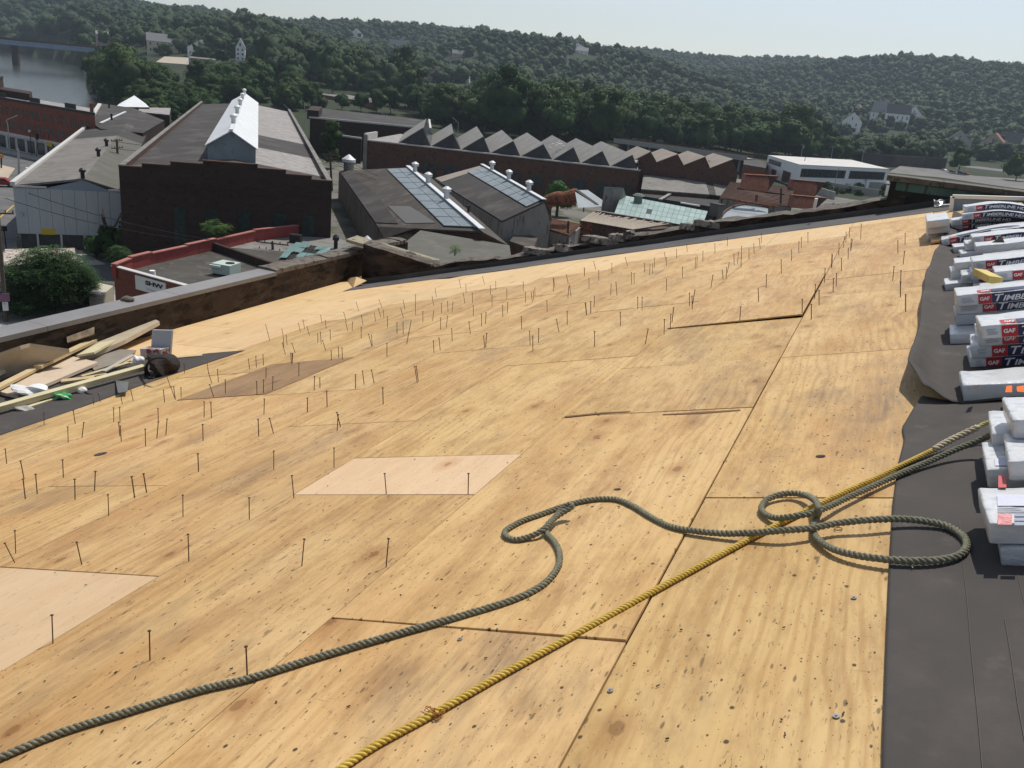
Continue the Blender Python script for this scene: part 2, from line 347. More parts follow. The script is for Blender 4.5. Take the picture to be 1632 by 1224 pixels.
# gable wall: rough broken top falling in steps, seen from its inner side; it leans in towards the corner pier
def on_from(base, px, py): v = Vector((base.x, base.y, 0)).normalized(); return onplane(px, py, base, base+Vector((v.y, -v.x, 0))*10)
gp = thing('parapet_wall', (-4, YG+.2, 22.5), 'low ragged masonry parapet across the far end of the roof', 'parapet')
cols = [(577, 444, 566, 385), (600, 449, 592, 393), (630, 446, 624, 402), (675, 440, 672, 416), (692, 437.5, 690, 422), (740, 431, 738, 414), (808, 422, 806, 409), (862, 414, 860, 399), (905, 408, 903, 392), (960, 400, 958, 381), (1000, 394, 998, 375), (1060, 386, 1058, 366), (1100, 380, 1098, 357), (1150, 373, 1148, 350), (1200, 366, 1198, 344), (1260, 358, 1258, 337), (1310, 352, 1308, 330), (1370, 344, 1369, 322), (1426, 337, 1425, 311), (1450, 334, 1449, 308)]
WB = [R(a, b) for a, b, c_, d_ in cols]; WT = [on_from(p, c_, d_) for p, (a, b, c_, d_) in zip(WB, cols)]; rows = []
for i in range(len(WB)-1):
    n = max(2, int((WB[i+1]-WB[i]).length/.16))
    for k in range(n):
        t = k/n; b0 = WB[i].lerp(WB[i+1], t); z = WT[i].z+(WT[i+1].z-WT[i].z)*t; zb = b0.z-.3; x, yy = b0.x, b0.y; j = random.uniform(-.025, .02)*(0 if i < 4 else 1); h_ = z-b0.z
        rows.append([Vector((x, yy+random.uniform(-.02, .02), zb)), Vector((x, yy+random.uniform(-.03, .03), b0.z+h_*.45)), Vector((x, yy+random.uniform(-.025, .02), z-.03+j)), Vector((x, yy+.12, z+j*.6+random.uniform(-.015, .02))), Vector((x, yy+.3, z+.01+random.uniform(-.03, .025))), Vector((x, yy+.46, z-.05)), Vector((x, yy+.46, zb-3))])
mw = MB()
for i in range(len(rows)-1):
    for k in range(6):
        mw.k = 0 if k < 2 else 1; mw.face([rows[i][k], rows[i+1][k], rows[i+1][k+1], rows[i][k+1]])
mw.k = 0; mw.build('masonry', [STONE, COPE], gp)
def lump(px, py, L, hh, mat=MORT):
    k = min(range(len(WT)), key=lambda i: abs(cols[i][2]-px)); p = on_from(WT[k]+Vector((0, .12, 0)), px, py); c = MB(); n = 8; top = []
    for i in range(n+1):
        t = i/n-.5; s_ = max(.05, (1-(2*t)**2))**.5
        top.append([Vector((p.x+t*L, p.y-.16*s_+random.uniform(-.03, .03), p.z-.09)), Vector((p.x+t*L, p.y-.1*s_+random.uniform(-.02, .02), p.z+hh*s_*random.uniform(.3, .9))), Vector((p.x+t*L, p.y+.14*s_, p.z+hh*s_*random.uniform(.2, .9))), Vector((p.x+t*L, p.y+.2, p.z-.1))])
    for i in range(n):
        for k in range(3): c.face([top[i][k], top[i+1][k], top[i+1][k+1], top[i][k+1]])
    c.build('rubble', mat, gp)
for a_ in ((868, 400, 1.0, .08), (900, 393, .45, .06), (960, 381, .9, .06), (985, 376, .4, .06), (1003, 373, .25, .10), (1100, 358, .4, .04), (1130, 354, .6, .04)): lump(*a_)
# sloping coping slab of the corner pier
cp = MB(); pa, pb = WT[0], WT[4]; up2 = Vector((0, 0, .03)); bk_ = Vector((-.1, .5, 0)); fr_ = Vector((0, -.05, 0))
cp.hexa([pa+fr_+up2-Vector((.2, 0, .07)), pb+fr_+up2-Vector((0, 0, .07)), pb+bk_+up2-Vector((0, 0, .07)), pa+bk_+up2-Vector((.2, 0, .07))], [pa+fr_+up2-Vector((.2, 0, 0)), pb+fr_+up2, pb+bk_+up2, pa+bk_+up2-Vector((.2, 0, 0))])
cp.build('coping_slab', MOSS, gp, bevel=.012)
# raised block by the ridge: coping, copper flashing
rb = thing('raised_parapet', (2.5, YG+.5, 24), 'tall dark parapet block with stone coping and green copper flashing beside the white bundles', 'parapet')
YB = YG+.15
t0, t1 = onplane(1434, 280, (0, YB), (1, YB)), onplane(1632, 309, (0, YB), (1, YB)); ztb = (t0.z+t1.z)/2
x0 = t0.x-.12; zb = P(.3, YB).z-.3
w = MB(); w.box((x0, YB, zb), (4.5, 0, 0), (0, .38, 0), (0, 0, ztb-.09-zb)); w.build('masonry', M('block_dark', (.03, .026, .023), (.05, .044, .04), 2, c3=(.018, .016, .014), s3=3, bump=.5), rb)
COPD = M('coping_brown', (.11, .095, .075), (.16, .14, .115), 5, c3=(.07, .06, .048), s3=9, t3=.55, bump=.8, bs=22)
for i in range(5):
    c = MB(); c.box((x0-.08+i*.93, YB-.07, ztb-.085), (.925, 0, 0), (0, .52, 0), (0, 0, .10)); c.build('coping_stone', COPD, rb, bevel=.012)
c = MB(); c.box((x0+.1, YB-.012, ztb-.23), (2.4, 0, 0), (0, .01, 0), (0, 0, .14)); c.build('copper_flashing', COPPER, rb)
for px, py in ((1299, 326), (1413, 306)):            # white drips of paint / metal ties on the wall
    p = onplane(px, py, (0, YG), (1, YG)); c = MB(); c.box(p+Vector((-.025, -.05, -.06)), (.05, 0, 0), (0, .12, 0), (0, 0, .17)); c.build('white_tie', M('white_tie', (.7, .7, .68)), gp)
# grey flashing between boards and gable wall
fl = MB(); lo = [(547, 464), (600, 457), (640, 451.5), (690, 445), (740, 439), (808, 430), (862, 422), (905, 416), (960, 408.5), (1000, 403), (1060, 395), (1100, 389.5), (1150, 383), (1200, 376), (1260, 368), (1310, 361.5), (1370, 353.5), (1426, 346), (1515, 334)]
hi = [(577, 452), (600, 449), (630, 446), (675, 440), (740, 431), (808, 422), (862, 414), (905, 408), (960, 400), (1000, 394), (1060, 386), (1100, 380), (1150, 373), (1200, 366), (1260, 358), (1310, 352), (1370, 344), (1426, 337), (1515, 325)]
for i in range(len(lo)-1):
    pts = [R(*lo[i], .007), R(*lo[i+1], .007), R(*hi[i+1], .012), R(*hi[i], .012)]; fl.face(pts); fl.face([pts[3], pts[2], pts[2]+Vector((0, -.012, .1)), pts[3]+Vector((0, -.012, .1))])
fo = fl.build('flashing_strip', M('flashing_grey', (.075, .072, .072), (.10, .096, .096), 2, rough=.8), None, org=(-4, 16, 22)); tag(fo, 'dark grey flashing strip running between the plywood and the ragged end parapet', 'flashing')
sf = fo.modifiers.new('t', 'SOLIDIFY'); sf.thickness = .004
# upturned plywood corner by the pier
c = MB(); a_, b_, cc = R(553, 452, .004), R(566, 463, .004), onplane(584, 446, (0, 15.6), (1, 15.6)); tpx = onplane(566, 441, (0, 16.2), (1, 16.2))
c.face([R(551, 444, .01), R(563, 458, .01), R(584, 447, .10), R(568, 441, .16)])
po = c.build('plywood_offcut', PLYF, org=R(560, 455)); tag(po, 'triangular plywood offcut turned up against the corner of the parapet', 'plywood piece'); sf = po.modifiers.new('t', 'SOLIDIFY'); sf.thickness = .012
c = MB(); p = onplane(204, 481, (XE-.25, 0), (XE-.25, 1)); bmx = bmesh.new(); bmesh.ops.create_icosphere(bmx, subdivisions=2, radius=1)
for v in bmx.verts: v.co = Vector((v.co.x*.12, v.co.y*.085, v.co.z*.06))*random.uniform(.85, 1.12)
c.idx([p+v.co+Vector((0, 0, .03)) for v in bmx.verts], [[v.index for v in f.verts] for f in bmx.faces]); bmx.free()
tag(c.build('stone', COPE, org=p), 'lone brown stone lying on the metal coping of the eaves parapet', 'stone')
# the mill under the roof
mb_ = thing('mill_building', (-4, 6, 0), 'brick walls of the tall mill carrying the plywood roof', 'building')
w = MB(); w.box((XE-.36, -4, 0), (.3, 0, 0), (0, YG+4.4, 0), (0, 0, P(UE, 0).z-.6)); w.build('eaves_wall', BRICKM, mb_)
w = MB(); w.prism([(XE-.15, YG+.1, 0), (9, YG+.1, 0), (9, YG+.1, P(UR, 0).z-3), (UR*CT, YG+.1, P(UR, 0).z-.4), (UB*CT, YG+.1, P(UB, 0).z-.4), (XE-.15, YG+.1, P(UE, 0).z-.6)], (0, .3, 0)); w.build('gable_wall', BRICKM, mb_)

# ------------------------------------------------------------------ felt on the right
def felt(poly_px, uvr, name, label, wr=.0, edge_lift=None, seed=0):
    L = [UV(px, py, .01) for px, py in poly_px]; L.sort(key=lambda q: q[1])
    r = random.Random(seed); f = MB(); v0, v1 = L[0][1], L[-1][1]; nv = max(8, int((v1-v0)/.06)); nu = 26; grid = []
    for i in range(nv+1):
        v = v0+(v1-v0)*i/nv; ul = float(np.interp(v, [q[1] for q in L], [q[0] for q in L])); row = []
        for k in range(nu+1):
            t = k/nu; u = ul+(uvr-ul)*t**1.6; dd = u-ul
            h = .007+wr*(.5+.5*math.sin(v*2.1+seed)*math.cos(u*5+v*.7+seed))*min(1, dd*3)*max(0, 1-t)
            if edge_lift: h += edge_lift(v)*math.exp(-(dd/.09)**2)
            row.append(P(u, v, h) if u < UR else P(UR, v, h)+Vector(((u-UR)*CT, 0, -(u-UR)*ST)))
        grid.append(row)
    fl = [p for row in grid for p in row]
    f.idx(fl, [(i*(nu+1)+k, i*(nu+1)+k+1, (i+1)*(nu+1)+k+1, (i+1)*(nu+1)+k) for i in range(nv) for k in range(nu)])
    o = f.build(name, FELT, smooth=True, org=grid[0][0]); sf = o.modifiers.new('t', 'SOLIDIFY'); sf.thickness = .004; sf.offset = -1
    return tag(o, label, 'roofing felt')
felt([(1404, 1300), (1406, 1180), (1411, 1050), (1415, 950), (1419, 870), (1423, 800), (1431, 740), (1441, 700), (1437, 682), (1452, 660), (1469, 640)], 2.3, 'roofing_felt', 'near sheet of dark grey felt under the green rope loop', .006, lambda v: .03*math.exp(-((v-4.9)/.25)**2)+.004, 1)
def el2(v): return .10*math.exp(-((v-5.4)/.5)**2)+.05+.035*math.sin(v*2.3)**2
felt([(1474, 645), (1462, 628), (1449, 612), (1458, 572), (1465, 535), (1469, 490), (1475, 450), (1484, 425), (1499, 392), (1510, 372), (1520, 345)], 2.3, 'roofing_felt', 'far wrinkled sheet of dark grey felt with a curled edge under the stacked bundles', .035, el2, 4)
# felt by the eaves at the left
def pxpatch(poly, h, t, name, mat, parent=None, label=None, cat=None, group=None, bevel=0, smooth=False, hs_=None):
    top = [R(px, py, (hs_[i] if hs_ else h)) for i, (px, py) in enumerate(poly)]; c = MB(); dn = Vector((ST*.5, 0, -1)).normalized()*t
    c.hexa([p+dn for p in top], top); o = c.build(name, mat, parent, bevel=bevel, org=sum(top, Vector())/len(top))
    return tag(o, label, cat, group)
pxpatch([(-60, 716), (0, 693), (120, 652), (240, 608), (390, 558), (330, 563), (270, 570), (200, 580), (150, 548), (120, 533), (40, 552), (-60, 585)], .008, .003, 'roofing_felt', FELT, None, 'dark felt strip ending in a long point under the lumber pile', 'roofing felt')
# ------------------------------------------------------------------ nails standing in the boards
NAILS = [((0, 560), 3, "25 465 32 538,98 522 115 610,110 608 121 706,170 585 178 682,299 517 303 603,357 610 359 710,456 572 452 668,516 683 520 786,629 597 644 701,686 583 701 676,874 685 875 790,1191 698 1192 803,899 872 903 1003,1455 895 1443 1025,71 855 75 966,22 915 70 1010,366 910 391 1020,1395 592 1405 700,946 487 949 575,1309 475 1309 565,1597 460 1597 555,1234 322 1237 406,1288 318 1307 390,969 347 971 427,1610 290 1628 360,1617 300 1612 378,1470 222 1470 290,1562 188 1564 265,1264 226 1262 300,976 240 976 315,1008 242 1011 320,755 272 757 335,757 335 750 417,799 322 793 400,694 370 696 453,567 337 573 405,575 355 580 430,543 268 544 337,572 265 574 340,401 338 392 412,324 360 326 436,350 282 360 345,210 290 211 350,575 197 585 252,625 185 637 237,781 183 787 243,797 118 812 163,815 165 838 230,830 167 838 225,865 172 866 220,1002 157 1022 220,1077 135 1078 202,1272 78 1272 130,1227 142 1229 208,1260 135 1260 200,1305 120 1303 187,1429 56 1429 120,1504 118 1502 187,1529 125 1530 175,990 55 997 103,997 103 1013 153,1040 85 1044 148,880 57 882 105,683 122 690 172,1188 35 1193 85,1223 22 1226 78,1257 15 1260 68,1397 8 1397 60,445 220 448 255,470 200 480 243"),
 ((0, 816), 3, "248 490 253 628,714 565 717 708,1176 640 1182 780,1858 125 1846 262"),
 ((400, 380), 3, "639 1122 647 1220,1040 1122 1038 1222,630 712 632 793,500 650 500 718,533 632 541 698,576 628 589 692,783 612 795 690,790 610 800 680,650 500 650 565,383 535 385 585,418 520 420 572,435 522 437 580,872 488 875 545,899 475 905 535,1112 465 1118 525,1127 452 1122 520,1332 442 1335 508,1347 465 1348 535,1376 430 1375 498,1293 373 1294 432,1460 385 1473 448,1512 348 1512 412,960 430 962 490,1042 397 1049 457,562 457 578 518,576 460 580 515,698 402 698 457,727 400 728 458,766 393 755 450,755 448 745 505,822 348 822 402,907 378 907 435,940 370 934 425,874 346 868 395,1102 360 1103 420,1124 352 1121 408,1203 320 1204 375,1228 305 1226 355,1415 297 1416 353,1063 320 1063 370,940 300 942 350,966 303 962 350,911 308 911 357,787 268 787 320,786 318 788 368,728 297 737 340,866 278 874 322,613 293 626 330,503 305 515 347,716 333 729 380,632 342 636 383,652 372 653 425,590 357 596 397,608 333 622 378,528 367 536 415,443 352 456 397,452 398 463 443,486 398 483 445,527 422 527 478,355 390 360 433,333 367 340 407,378 437 381 487,319 455 320 500,332 447 336 505,342 487 358 537,267 420 280 465,248 388 257 433,227 405 236 448,195 500 212 548,150 500 165 557,148 432 155 472,168 462 173 510,155 475 157 520,70 412 80 450,80 448 90 490,190 547 193 600,200 548 197 600,880 240 887 280,1015 263 1023 310,1058 260 1060 310,1152 272 1153 325,1223 242 1224 290,1144 225 1145 270,1170 205 1171 245,1027 218 1029 262,996 197 1002 237,1107 182 1117 220,1302 207 1302 253,1312 257 1313 307,1340 255 1345 305,1350 250 1352 295,1357 235 1358 275,1446 190 1446 255,1448 195 1453 235,1508 172 1517 217,1523 222 1530 278,1520 230 1515 285,1595 140 1594 182,1616 190 1616 240,1600 307 1605 365,1625 300 1625 357"),
 ((900, 300), 3, "98 548 104 607,124 540 124 598,143 515 140 568,143 683 143 757,266 592 267 657,349 520 349 577,370 520 370 583,399 672 385 745,477 625 475 698,508 600 504 675,521 570 513 640,597 500 596 563,609 515 610 583,623 485 612 553,842 565 836 642,925 480 928 552,965 413 963 482,709 415 699 475,754 390 757 435,774 378 772 432,787 355 777 405,487 433 487 490,245 447 250 513,222 458 220 510,116 430 116 478,163 392 163 442,225 358 226 405,93 380 93 420,138 350 149 390,290 330 300 372,476 306 483 345,488 330 486 373,430 333 429 380,381 358 383 403,408 362 406 413,421 360 420 408,319 402 320 457,332 405 332 457,563 375 564 430,625 332 624 385,633 328 632 382,661 300 660 350,718 265 718 315,778 235 778 277,535 292 535 335,583 268 586 305,809 313 810 367,831 305 826 360,846 277 845 335,844 330 843 380,881 290 881 340,904 265 906 315,930 240 935 290,940 215 940 262,1035 340 1036 408,1085 293 1085 348,1120 255 1119 310,1132 235 1131 285,1163 210 1163 262,1278 313 1275 382,1280 320 1277 378,1245 383 1242 450,1312 263 1310 320,1323 333 1323 395,1338 230 1332 285,1346 208 1344 260,1363 187 1361 235,1370 240 1367 300,1376 245 1368 298,1356 285 1355 340,1418 170 1415 245,1300 405 1298 468,1285 430 1283 497,1199 457 1195 527,1216 487 1216 557,1136 530 1135 612,1179 553 1179 627,1593 250 1593 313,1628 215 1627 270,1625 300 1618 365,1575 373 1568 442,1608 392 1606 465,1605 445 1605 520,1630 507 1630 590")]
nb_ = MB(); nb_.cyl((0, 0, -.01), (0, 0, .97), .0028, n=6); nb_.cyl((0, 0, .965), (0, 0, 1.), .0075, .006, n=8)
n0 = nb_.build('nail', STEEL); nme = n0.data; bpy.data.objects.remove(n0)
nm3 = nme.copy(); 
for v in nm3.vertices: v.co.x *= 1.35; v.co.y *= 1.35
SPECIAL = {(485, 858): 'nail standing alone right of the long cross seam, well left of the green rope loop', (615, 903): 'nail nearest the green rope bight, standing left of it', (84, 1026): 'nail at the edge of the pale pinkish sheet at the lower left',
 (239, 1052): 'nail between the pinkish sheet and the green rope, middle of three in a row', (394, 1076): 'nail just behind the green rope, nearest to it', (616, 787): 'nail at the middle of the front edge of the pinkish patch', (746, 787): 'nail at the right corner of the pinkish patch',
 (23, 897): 'steeply leaning nail at the left edge of the roof above the pinkish sheet', (130, 900): 'leaning nail above the pinkish sheet, left of the cross seam', (301, 894): 'nail at the end of the seam above the pinkish sheet', (25, 882): 'upright nail behind the steeply leaning one at the left', (468, 793): 'nail at the left tip of the pinkish patch'}
nc = 0
for (ox, oy), k, txt in NAILS:
    for it in txt.split(','):
        a, b, c, d_ = [float(q) for q in it.split()]
        tp, bt = (ox+a/k, oy+b/k), (ox+c/k, oy+d_/k)
        base = R(*bt, 0.); dr = ray(*tp); eye = np.array([0, 0, H])
        g = np.array(base)+np.array([-.01, .004, .088]); t = (g-eye) @ dr; top = Vector(eye+dr*t); v = top-base
        if v.length < .03: continue
        dist = (base-Vector(eye)).length
        o = bpy.data.objects.new('nail', nme if dist < 6 else nm3); C.objects.link(o)
        o.location = base; o.rotation_euler = v.to_track_quat('Z', 'Y').to_euler(); o.scale = (1, 1, v.length)
        lab = None
        for (sx, sy), s in SPECIAL.items():
            if abs(sx-bt[0]) < 4 and abs(sy-bt[1]) < 4: lab = s
        uu, vv = UV(*bt)
        if uu > -.5: zone = 'nail in the rightmost strip of plywood beside the wrinkled felt'
        elif 6.1 < vv < 7.7 and -6.7 < uu < -5.3: zone = 'nail standing in or right beside the dark brown plywood piece'
        elif uu < -7. and vv < 9: zone = 'nail near the edge of the dark felt strip by the lumber pile'
        elif 7. < vv < 9.2 and -2. < uu: zone = 'nail close to the raised dark lip of the lifted plywood sheet'
        elif vv < 4.5: zone = 'nail standing in the nearer left part of the plywood, one of a loose row'
        elif vv < 8: zone = 'nail in the middle left of the plywood, between brown piece and pinkish patch'
        elif vv < 11.5: zone = 'small nail standing in the middle of the far half of the plywood'
        elif uu < -5: zone = 'tiny nail standing in the far left corner of the plywood near the corner pier'
        else: zone = 'tiny nail standing in the far part of the plywood just before the ragged end parapet'
        tag(o, lab or zone, 'nail', 'nails standing in the plywood'); nc += 1

# ------------------------------------------------------------------ ropes
def strand_rope(name, pts, rad, mat, label, cat='rope', parent=None, pitch=.052, fuzz=0, org=None, nseg=None, ph0=0):
    path = spline(pts, 10)
    # resample evenly
    L = [0.]
    for p, q in zip(path, path[1:]): L.append(L[-1]+(q-p).length)
    n = int(L[-1]/(pitch/9)); A = np.array([tuple(p) for p in path]); s = np.linspace(0, L[-1], n); X = np.stack([np.interp(s, L, A[:, i]) for i in range(3)], 1)
    T = np.gradient(X, axis=0); T /= np.linalg.norm(T, axis=1)[:, None]
    a = np.cross(T[0], [0, 0, 1.]); a /= np.linalg.norm(a); Nn = []
    for t in T:
        a = a-t*(a @ t); a /= np.linalg.norm(a); Nn.append(a)
    Nn = np.array(Nn); Bn = np.cross(T, Nn); mbd = MB(); rs = rad*.60; ro = rad*.50
    for j in range(3):
        ph = ph0+2*math.pi*s/pitch+j*2*math.pi/3
        cen = X+(Nn*np.cos(ph)[:, None]+Bn*np.sin(ph)[:, None])*ro
        m_ = 7; V = []
        rr = rs*(1+fuzz*rng.normal(size=n))
        for k in range(m_):
            q = 2*math.pi*k/m_; V.append(cen+(Nn*math.cos(q)+Bn*math.sin(q))*rr[:, None])
        V = np.stack(V, 1).reshape(-1, 3)
        mbd.idx([tuple(v) for v in V], [(i*m_+k, i*m_+(k+1) % m_, (i+1)*m_+(k+1) % m_, (i+1)*m_+k) for i in range(n-1) for k in range(m_)]+[tuple(range(m_))[::-1], tuple(range((n-1)*m_, n*m_))])
    o = mbd.build(name, mat, parent, smooth=True, org=org if org is not None else X[0])
    if label: tag(o, label, cat)
    return o
GREEN = M('rope_grey_green', (.20, .195, .135), (.30, .29, .205), 60, rough=.9, c3=(.44, .43, .34), s3=260, t3=.56, bump=.6, bs=500)
YEL = M('rope_yellow', (.55, .37, .05), (.66, .47, .09), 30, rough=.5, spec=.4, c3=(.33, .19, .02), s3=90, t3=.6, bump=.3, bs=400)
TAN = M('rope_splice_tan', (.5, .42, .28), (.62, .55, .4), 60, rough=.8, bump=.4, bs=300)
gr = .0132
GP = [(-70, 1238, 0), (0, 1207, 0), (100, 1166, 0), (200, 1135, 0), (320, 1099, 0), (400, 1080, 0), (520, 1043, 0), (640, 1008, 0), (740, 980, 0), (820, 955, 0), (865, 932, 0), (888, 906, 0), (892, 884, 0), (884, 864, 0), (872, 850, .004),
      (872, 838, .012), (884, 826, .02), (897, 817, .032), (907, 811, .042), (912, 807, .05), (910, 804, .056), (903, 806, .05), (893, 815, .035), (882, 828, .026), (872, 838, .026), (862, 847, .018), (845, 855, .006), (824, 860, 0), (809, 856, 0), (804, 849, 0), (811, 842, 0), (833, 830, 0), (864, 819, 0), (889, 810, .0), (912, 803, .0), (940, 797, 0), (965, 795, 0), (987, 797, .0), (1012, 808, .0), (1036, 823, 0), (1066, 838, 0), (1100, 845, .004), (1150, 850, .008), (1200, 849, .02), (1250, 845, .034), (1292, 842, .03), (1335, 834, .03), (1382, 829, .035), (1430, 827, .03), (1470, 830, .02), (1508, 838, .012), (1533, 853, .01), (1541, 869, .01), (1530, 884, .012), (1500, 892, .014), (1460, 894, .016), (1420, 892, .018), (1372, 886, .016), (1334, 877, .012), (1311, 865, .008), (1298, 852, .006), (1297, 838, .0), (1302, 824, 0), (1305, 812, .05), (1300, 799, .04), (1286, 790, .02), (1264, 786, .012), (1241, 789, .01), (1222, 797, .006), (1214, 808, .004), (1218, 818, .004), (1236, 825, .012), (1264, 823, .03), (1292, 818, .034), (1315, 810, .03), (1345, 796, .02), (1400, 771, .014), (1440, 753, .014), (1480, 736, .02), (1520, 718, .04), (1560, 702, .07), (1590, 686, .12), (1612, 666, .17), (1640, 640, .2)]
strand_rope('rope', [R(x, y, gr+h) for x, y, h in GP], gr, GREEN, 'long grey green twisted rope lying in loops across the plywood and felt', fuzz=.05, pitch=.058)
YP = [(500, 1254, 0), (545, 1224, 0), (600, 1187, 0), (690, 1138, 0), (800, 1075, 0), (900, 1020, 0), (1000, 965, 0), (1100, 910, 0), (1200, 856, 0), (1280, 816, 0), (1340, 787, 0), (1400, 760, .004), (1440, 740, .01), (1492, 715, .02)]
ye = strand_rope('rope', [R(x, y, .0115+h) for x, y, h in YP], .0115, YEL, 'taut yellow twisted rope running diagonally across the plywood to the bundles', pitch=.05)
SP = [(1488, 717, .02), (1510, 704, .035), (1535, 692, .05), (1558, 681, .07)]
strand_rope('splice', [R(x, y, .013+h) for x, y, h in SP], .015, TAN, None, parent=ye, pitch=.07)
SP2 = [(1556, 682, .072), (1575, 673, .09), (1600, 668, .12), (1622, 658, .15), (1650, 640, .2)]
strand_rope('rope_end', [R(x, y, .0095+h) for x, y, h in SP2], .010, M('rope_pale_yellow', (.55, .5, .12), (.62, .6, .38), 50), None, parent=ye, pitch=.05)
k = MB(); rr_ = random.Random(3); pk = R(690, 1138, .012)           # frayed twine on the yellow rope
for i in range(9):
    pp = [pk+Vector((rr_.uniform(-.035, .035), rr_.uniform(-.02, .02), rr_.uniform(-.006, .018))) for _ in range(4)]; k.tube(spline(pp, 4), .0012, 4)
k.build('twine', M('twine', (.36, .17, .05)), ye)
k = MB(); 
for p, q in (((1440, 752), (1462, 757)), ((1455, 905), (1440, 886))): k.tube([R(*p, .02), R((p[0]+q[0])/2, (p[1]+q[1])/2, .012), R(*q, .004)], .0015, 4)
tag(k.build('fibre', TAN, org=R(1440, 752)), 'loose pale fibres sticking out of the green rope on the felt', 'fibre')
# ------------------------------------------------------------------ small things lying on the boards
def washer(px, py, r=.009):
    p = R(px, py, .001); c = MB(); nrm = Vector((-ST, 0, CT)); c.cyl(p, p+nrm*.003, r, n=14); c.cyl(p+nrm*.003, p+nrm*.006, r*.45, r*.35, n=8)
    return c.build('washer', ZINC, org=p)
for px, py, lab in ((1361, 953, 'small zinc roofing washer near the felt edge, below the rope loop'), (1333, 1142, 'small zinc washer with a scratched streak at the lower right of the plywood'), (973, 1101, 'small zinc washer between the yellow rope and the long seam'), (733, 1019, 'small zinc washer under the green rope in the foreground')):
    tag(washer(px, py), lab, 'washer', 'washers screwed to the plywood')
c = MB(); p0 = R(1336, 843, .004); nrm = Vector((-ST, 0, CT)); c.tube([p0+Vector((math.cos(t)*.014, math.sin(t)*.014, math.cos(t)*.014*ST/CT)) for t in np.linspace(0, 6.0, 16)], .002, 5)
tag(c.build('ring', M('ring_rust', (.2, .09, .04), rough=.6), org=p0), 'small rusty ring lying below the green rope where it crosses the yellow one', 'ring')
def chips(n, spec, name, mat, label):
    c = MB()
    for px, py in spec:
        p = R(px, py, .003); a = rr_.uniform(0, 3); L, wd_ = rr_.uniform(.008, .02)*n, rr_.uniform(.003, .007)*n; x = Vector((math.cos(a)*CT, math.sin(a), math.cos(a)*ST)); y = Vector((-math.sin(a), math.cos(a), 0))
        c.box(p-x*L/2-y*wd_/2, x*L, y*wd_, Vector((0, 0, .003)))
    o = c.build(name, mat, org=R(*spec[0])); o['kind'] = 'stuff'; o['label'] = label
    return o
chips(1.0, [(rr_.uniform(1425, 1625), rr_.uniform(930, 1215)) for _ in range(40)]+[(rr_.uniform(1412, 1425), rr_.uniform(1120, 1224)) for _ in range(25)], 'wood_shavings', M('shaving', (.62, .5, .33)), 'pale wood shavings scattered on the near felt')
chips(.7, [(rr_.uniform(30, 1400), rr_.uniform(620, 1200)) for _ in range(60)], 'bark_flakes', M('flake', (.06, .04, .028)), 'dark flakes scattered over the plywood')
for i, (px, py, s, lab) in enumerate(((160, 723, .07, 'dark flat shingle scrap lying on the left part of the plywood'), (984, 780, .022, 'small dark chip above the green rope bight'), (1308, 727, .028, 'small dark flake on the plywood below the torn felt corner'))):
    p = R(px, py, .004); c = MB(); c.hexa([p+Vector((math.cos(t)*s*rr_.uniform(.7, 1), math.sin(t)*s*.8*rr_.uniform(.6, 1), math.cos(t)*s*ST/CT-.002)) for t in np.linspace(0, 5.4, 7)], [p+Vector((math.cos(t)*s*rr_.uniform(.6, .8), math.sin(t)*s*.7*rr_.uniform(.6, .8), math.cos(t)*s*.8*ST/CT+.003)) for t in np.linspace(0, 5.4, 7)])
    tag(c.build('shingle_scrap', FELT, org=p), lab, 'scrap')
# flat cedar-like slivers of wood where boards split
for i, (q, lab) in enumerate((([(900, 663), (960, 657), (1005, 655), (1004, 656.5), (960, 659), (901, 665)], 'thin dark splinter along the seam, left one of two'), ([(1056, 660), (1120, 656), (1180, 652.5), (1180, 654.5), (1120, 659), (1057, 661)], 'thin dark splinter along the seam, right one of two'))):
    pxpatch(q, .006, .004, 'splinter', M('splinter', (.16, .09, .045)), None, lab, 'splinter')

# ------------------------------------------------------------------ wrapped shingle bundles
WRAP = M('white_wrapper', (.58, .59, .61), (.66, .67, .68), 9, rough=.27, spec=.5, c3=(.5, .52, .56), s3=7, t3=.60, bump=.55, bs=11)
WRAPG = M('grey_wrapper', (.42, .44, .47), (.55, .57, .6), 8, rough=.35, spec=.45, bump=.6, bs=30)
RED = M('label_red', (.42, .02, .025), (.47, .025, .03), 20, rough=.4, spec=.4)
NAVY = M('label_navy', (.018, .024, .07), (.024, .03, .085), 20, rough=.4, spec=.4)
LET = M('label_white', (.78, .78, .79), rough=.4); PRN = M('small_print', (.33, .36, .44), rough=.5); DRED = M('print_red', (.55, .12, .12), rough=.5)
def text_mesh(parts, shear=.28, bold=.012):
    V, F = [], []; x = 0.
    for s, size in parts:
        cu = bpy.data.curves.new('t', 'FONT'); cu.body = s; cu.size = size; cu.shear = shear; cu.offset = bold; cu.resolution_u = 2; cu.space_character = .95
        o = bpy.data.objects.new('t', cu); C.objects.link(o); dg = bpy.context.evaluated_depsgraph_get(); dg.update()
        me = bpy.data.meshes.new_from_object(o.evaluated_get(dg)); i0 = len(V); vv = [(v.co.x+x, v.co.y) for v in me.vertices]
        V += vv; F += [tuple(i0+i for i in p.vertices) for p in me.polygons]; x = max(v[0] for v in V)-.16
        bpy.data.objects.remove(o); bpy.data.curves.remove(cu); bpy.data.meshes.remove(me)
    V = np.array(V); V -= V.min(0); return V, F
GAF = text_mesh([('GAF', 1.)], 0., .03); TIM = text_mesh([('T', 1.3), ('IMBERLINE HD', 1.)], .3, .015)
BL, BD, BH = .96, .32, .076
bcount = 0
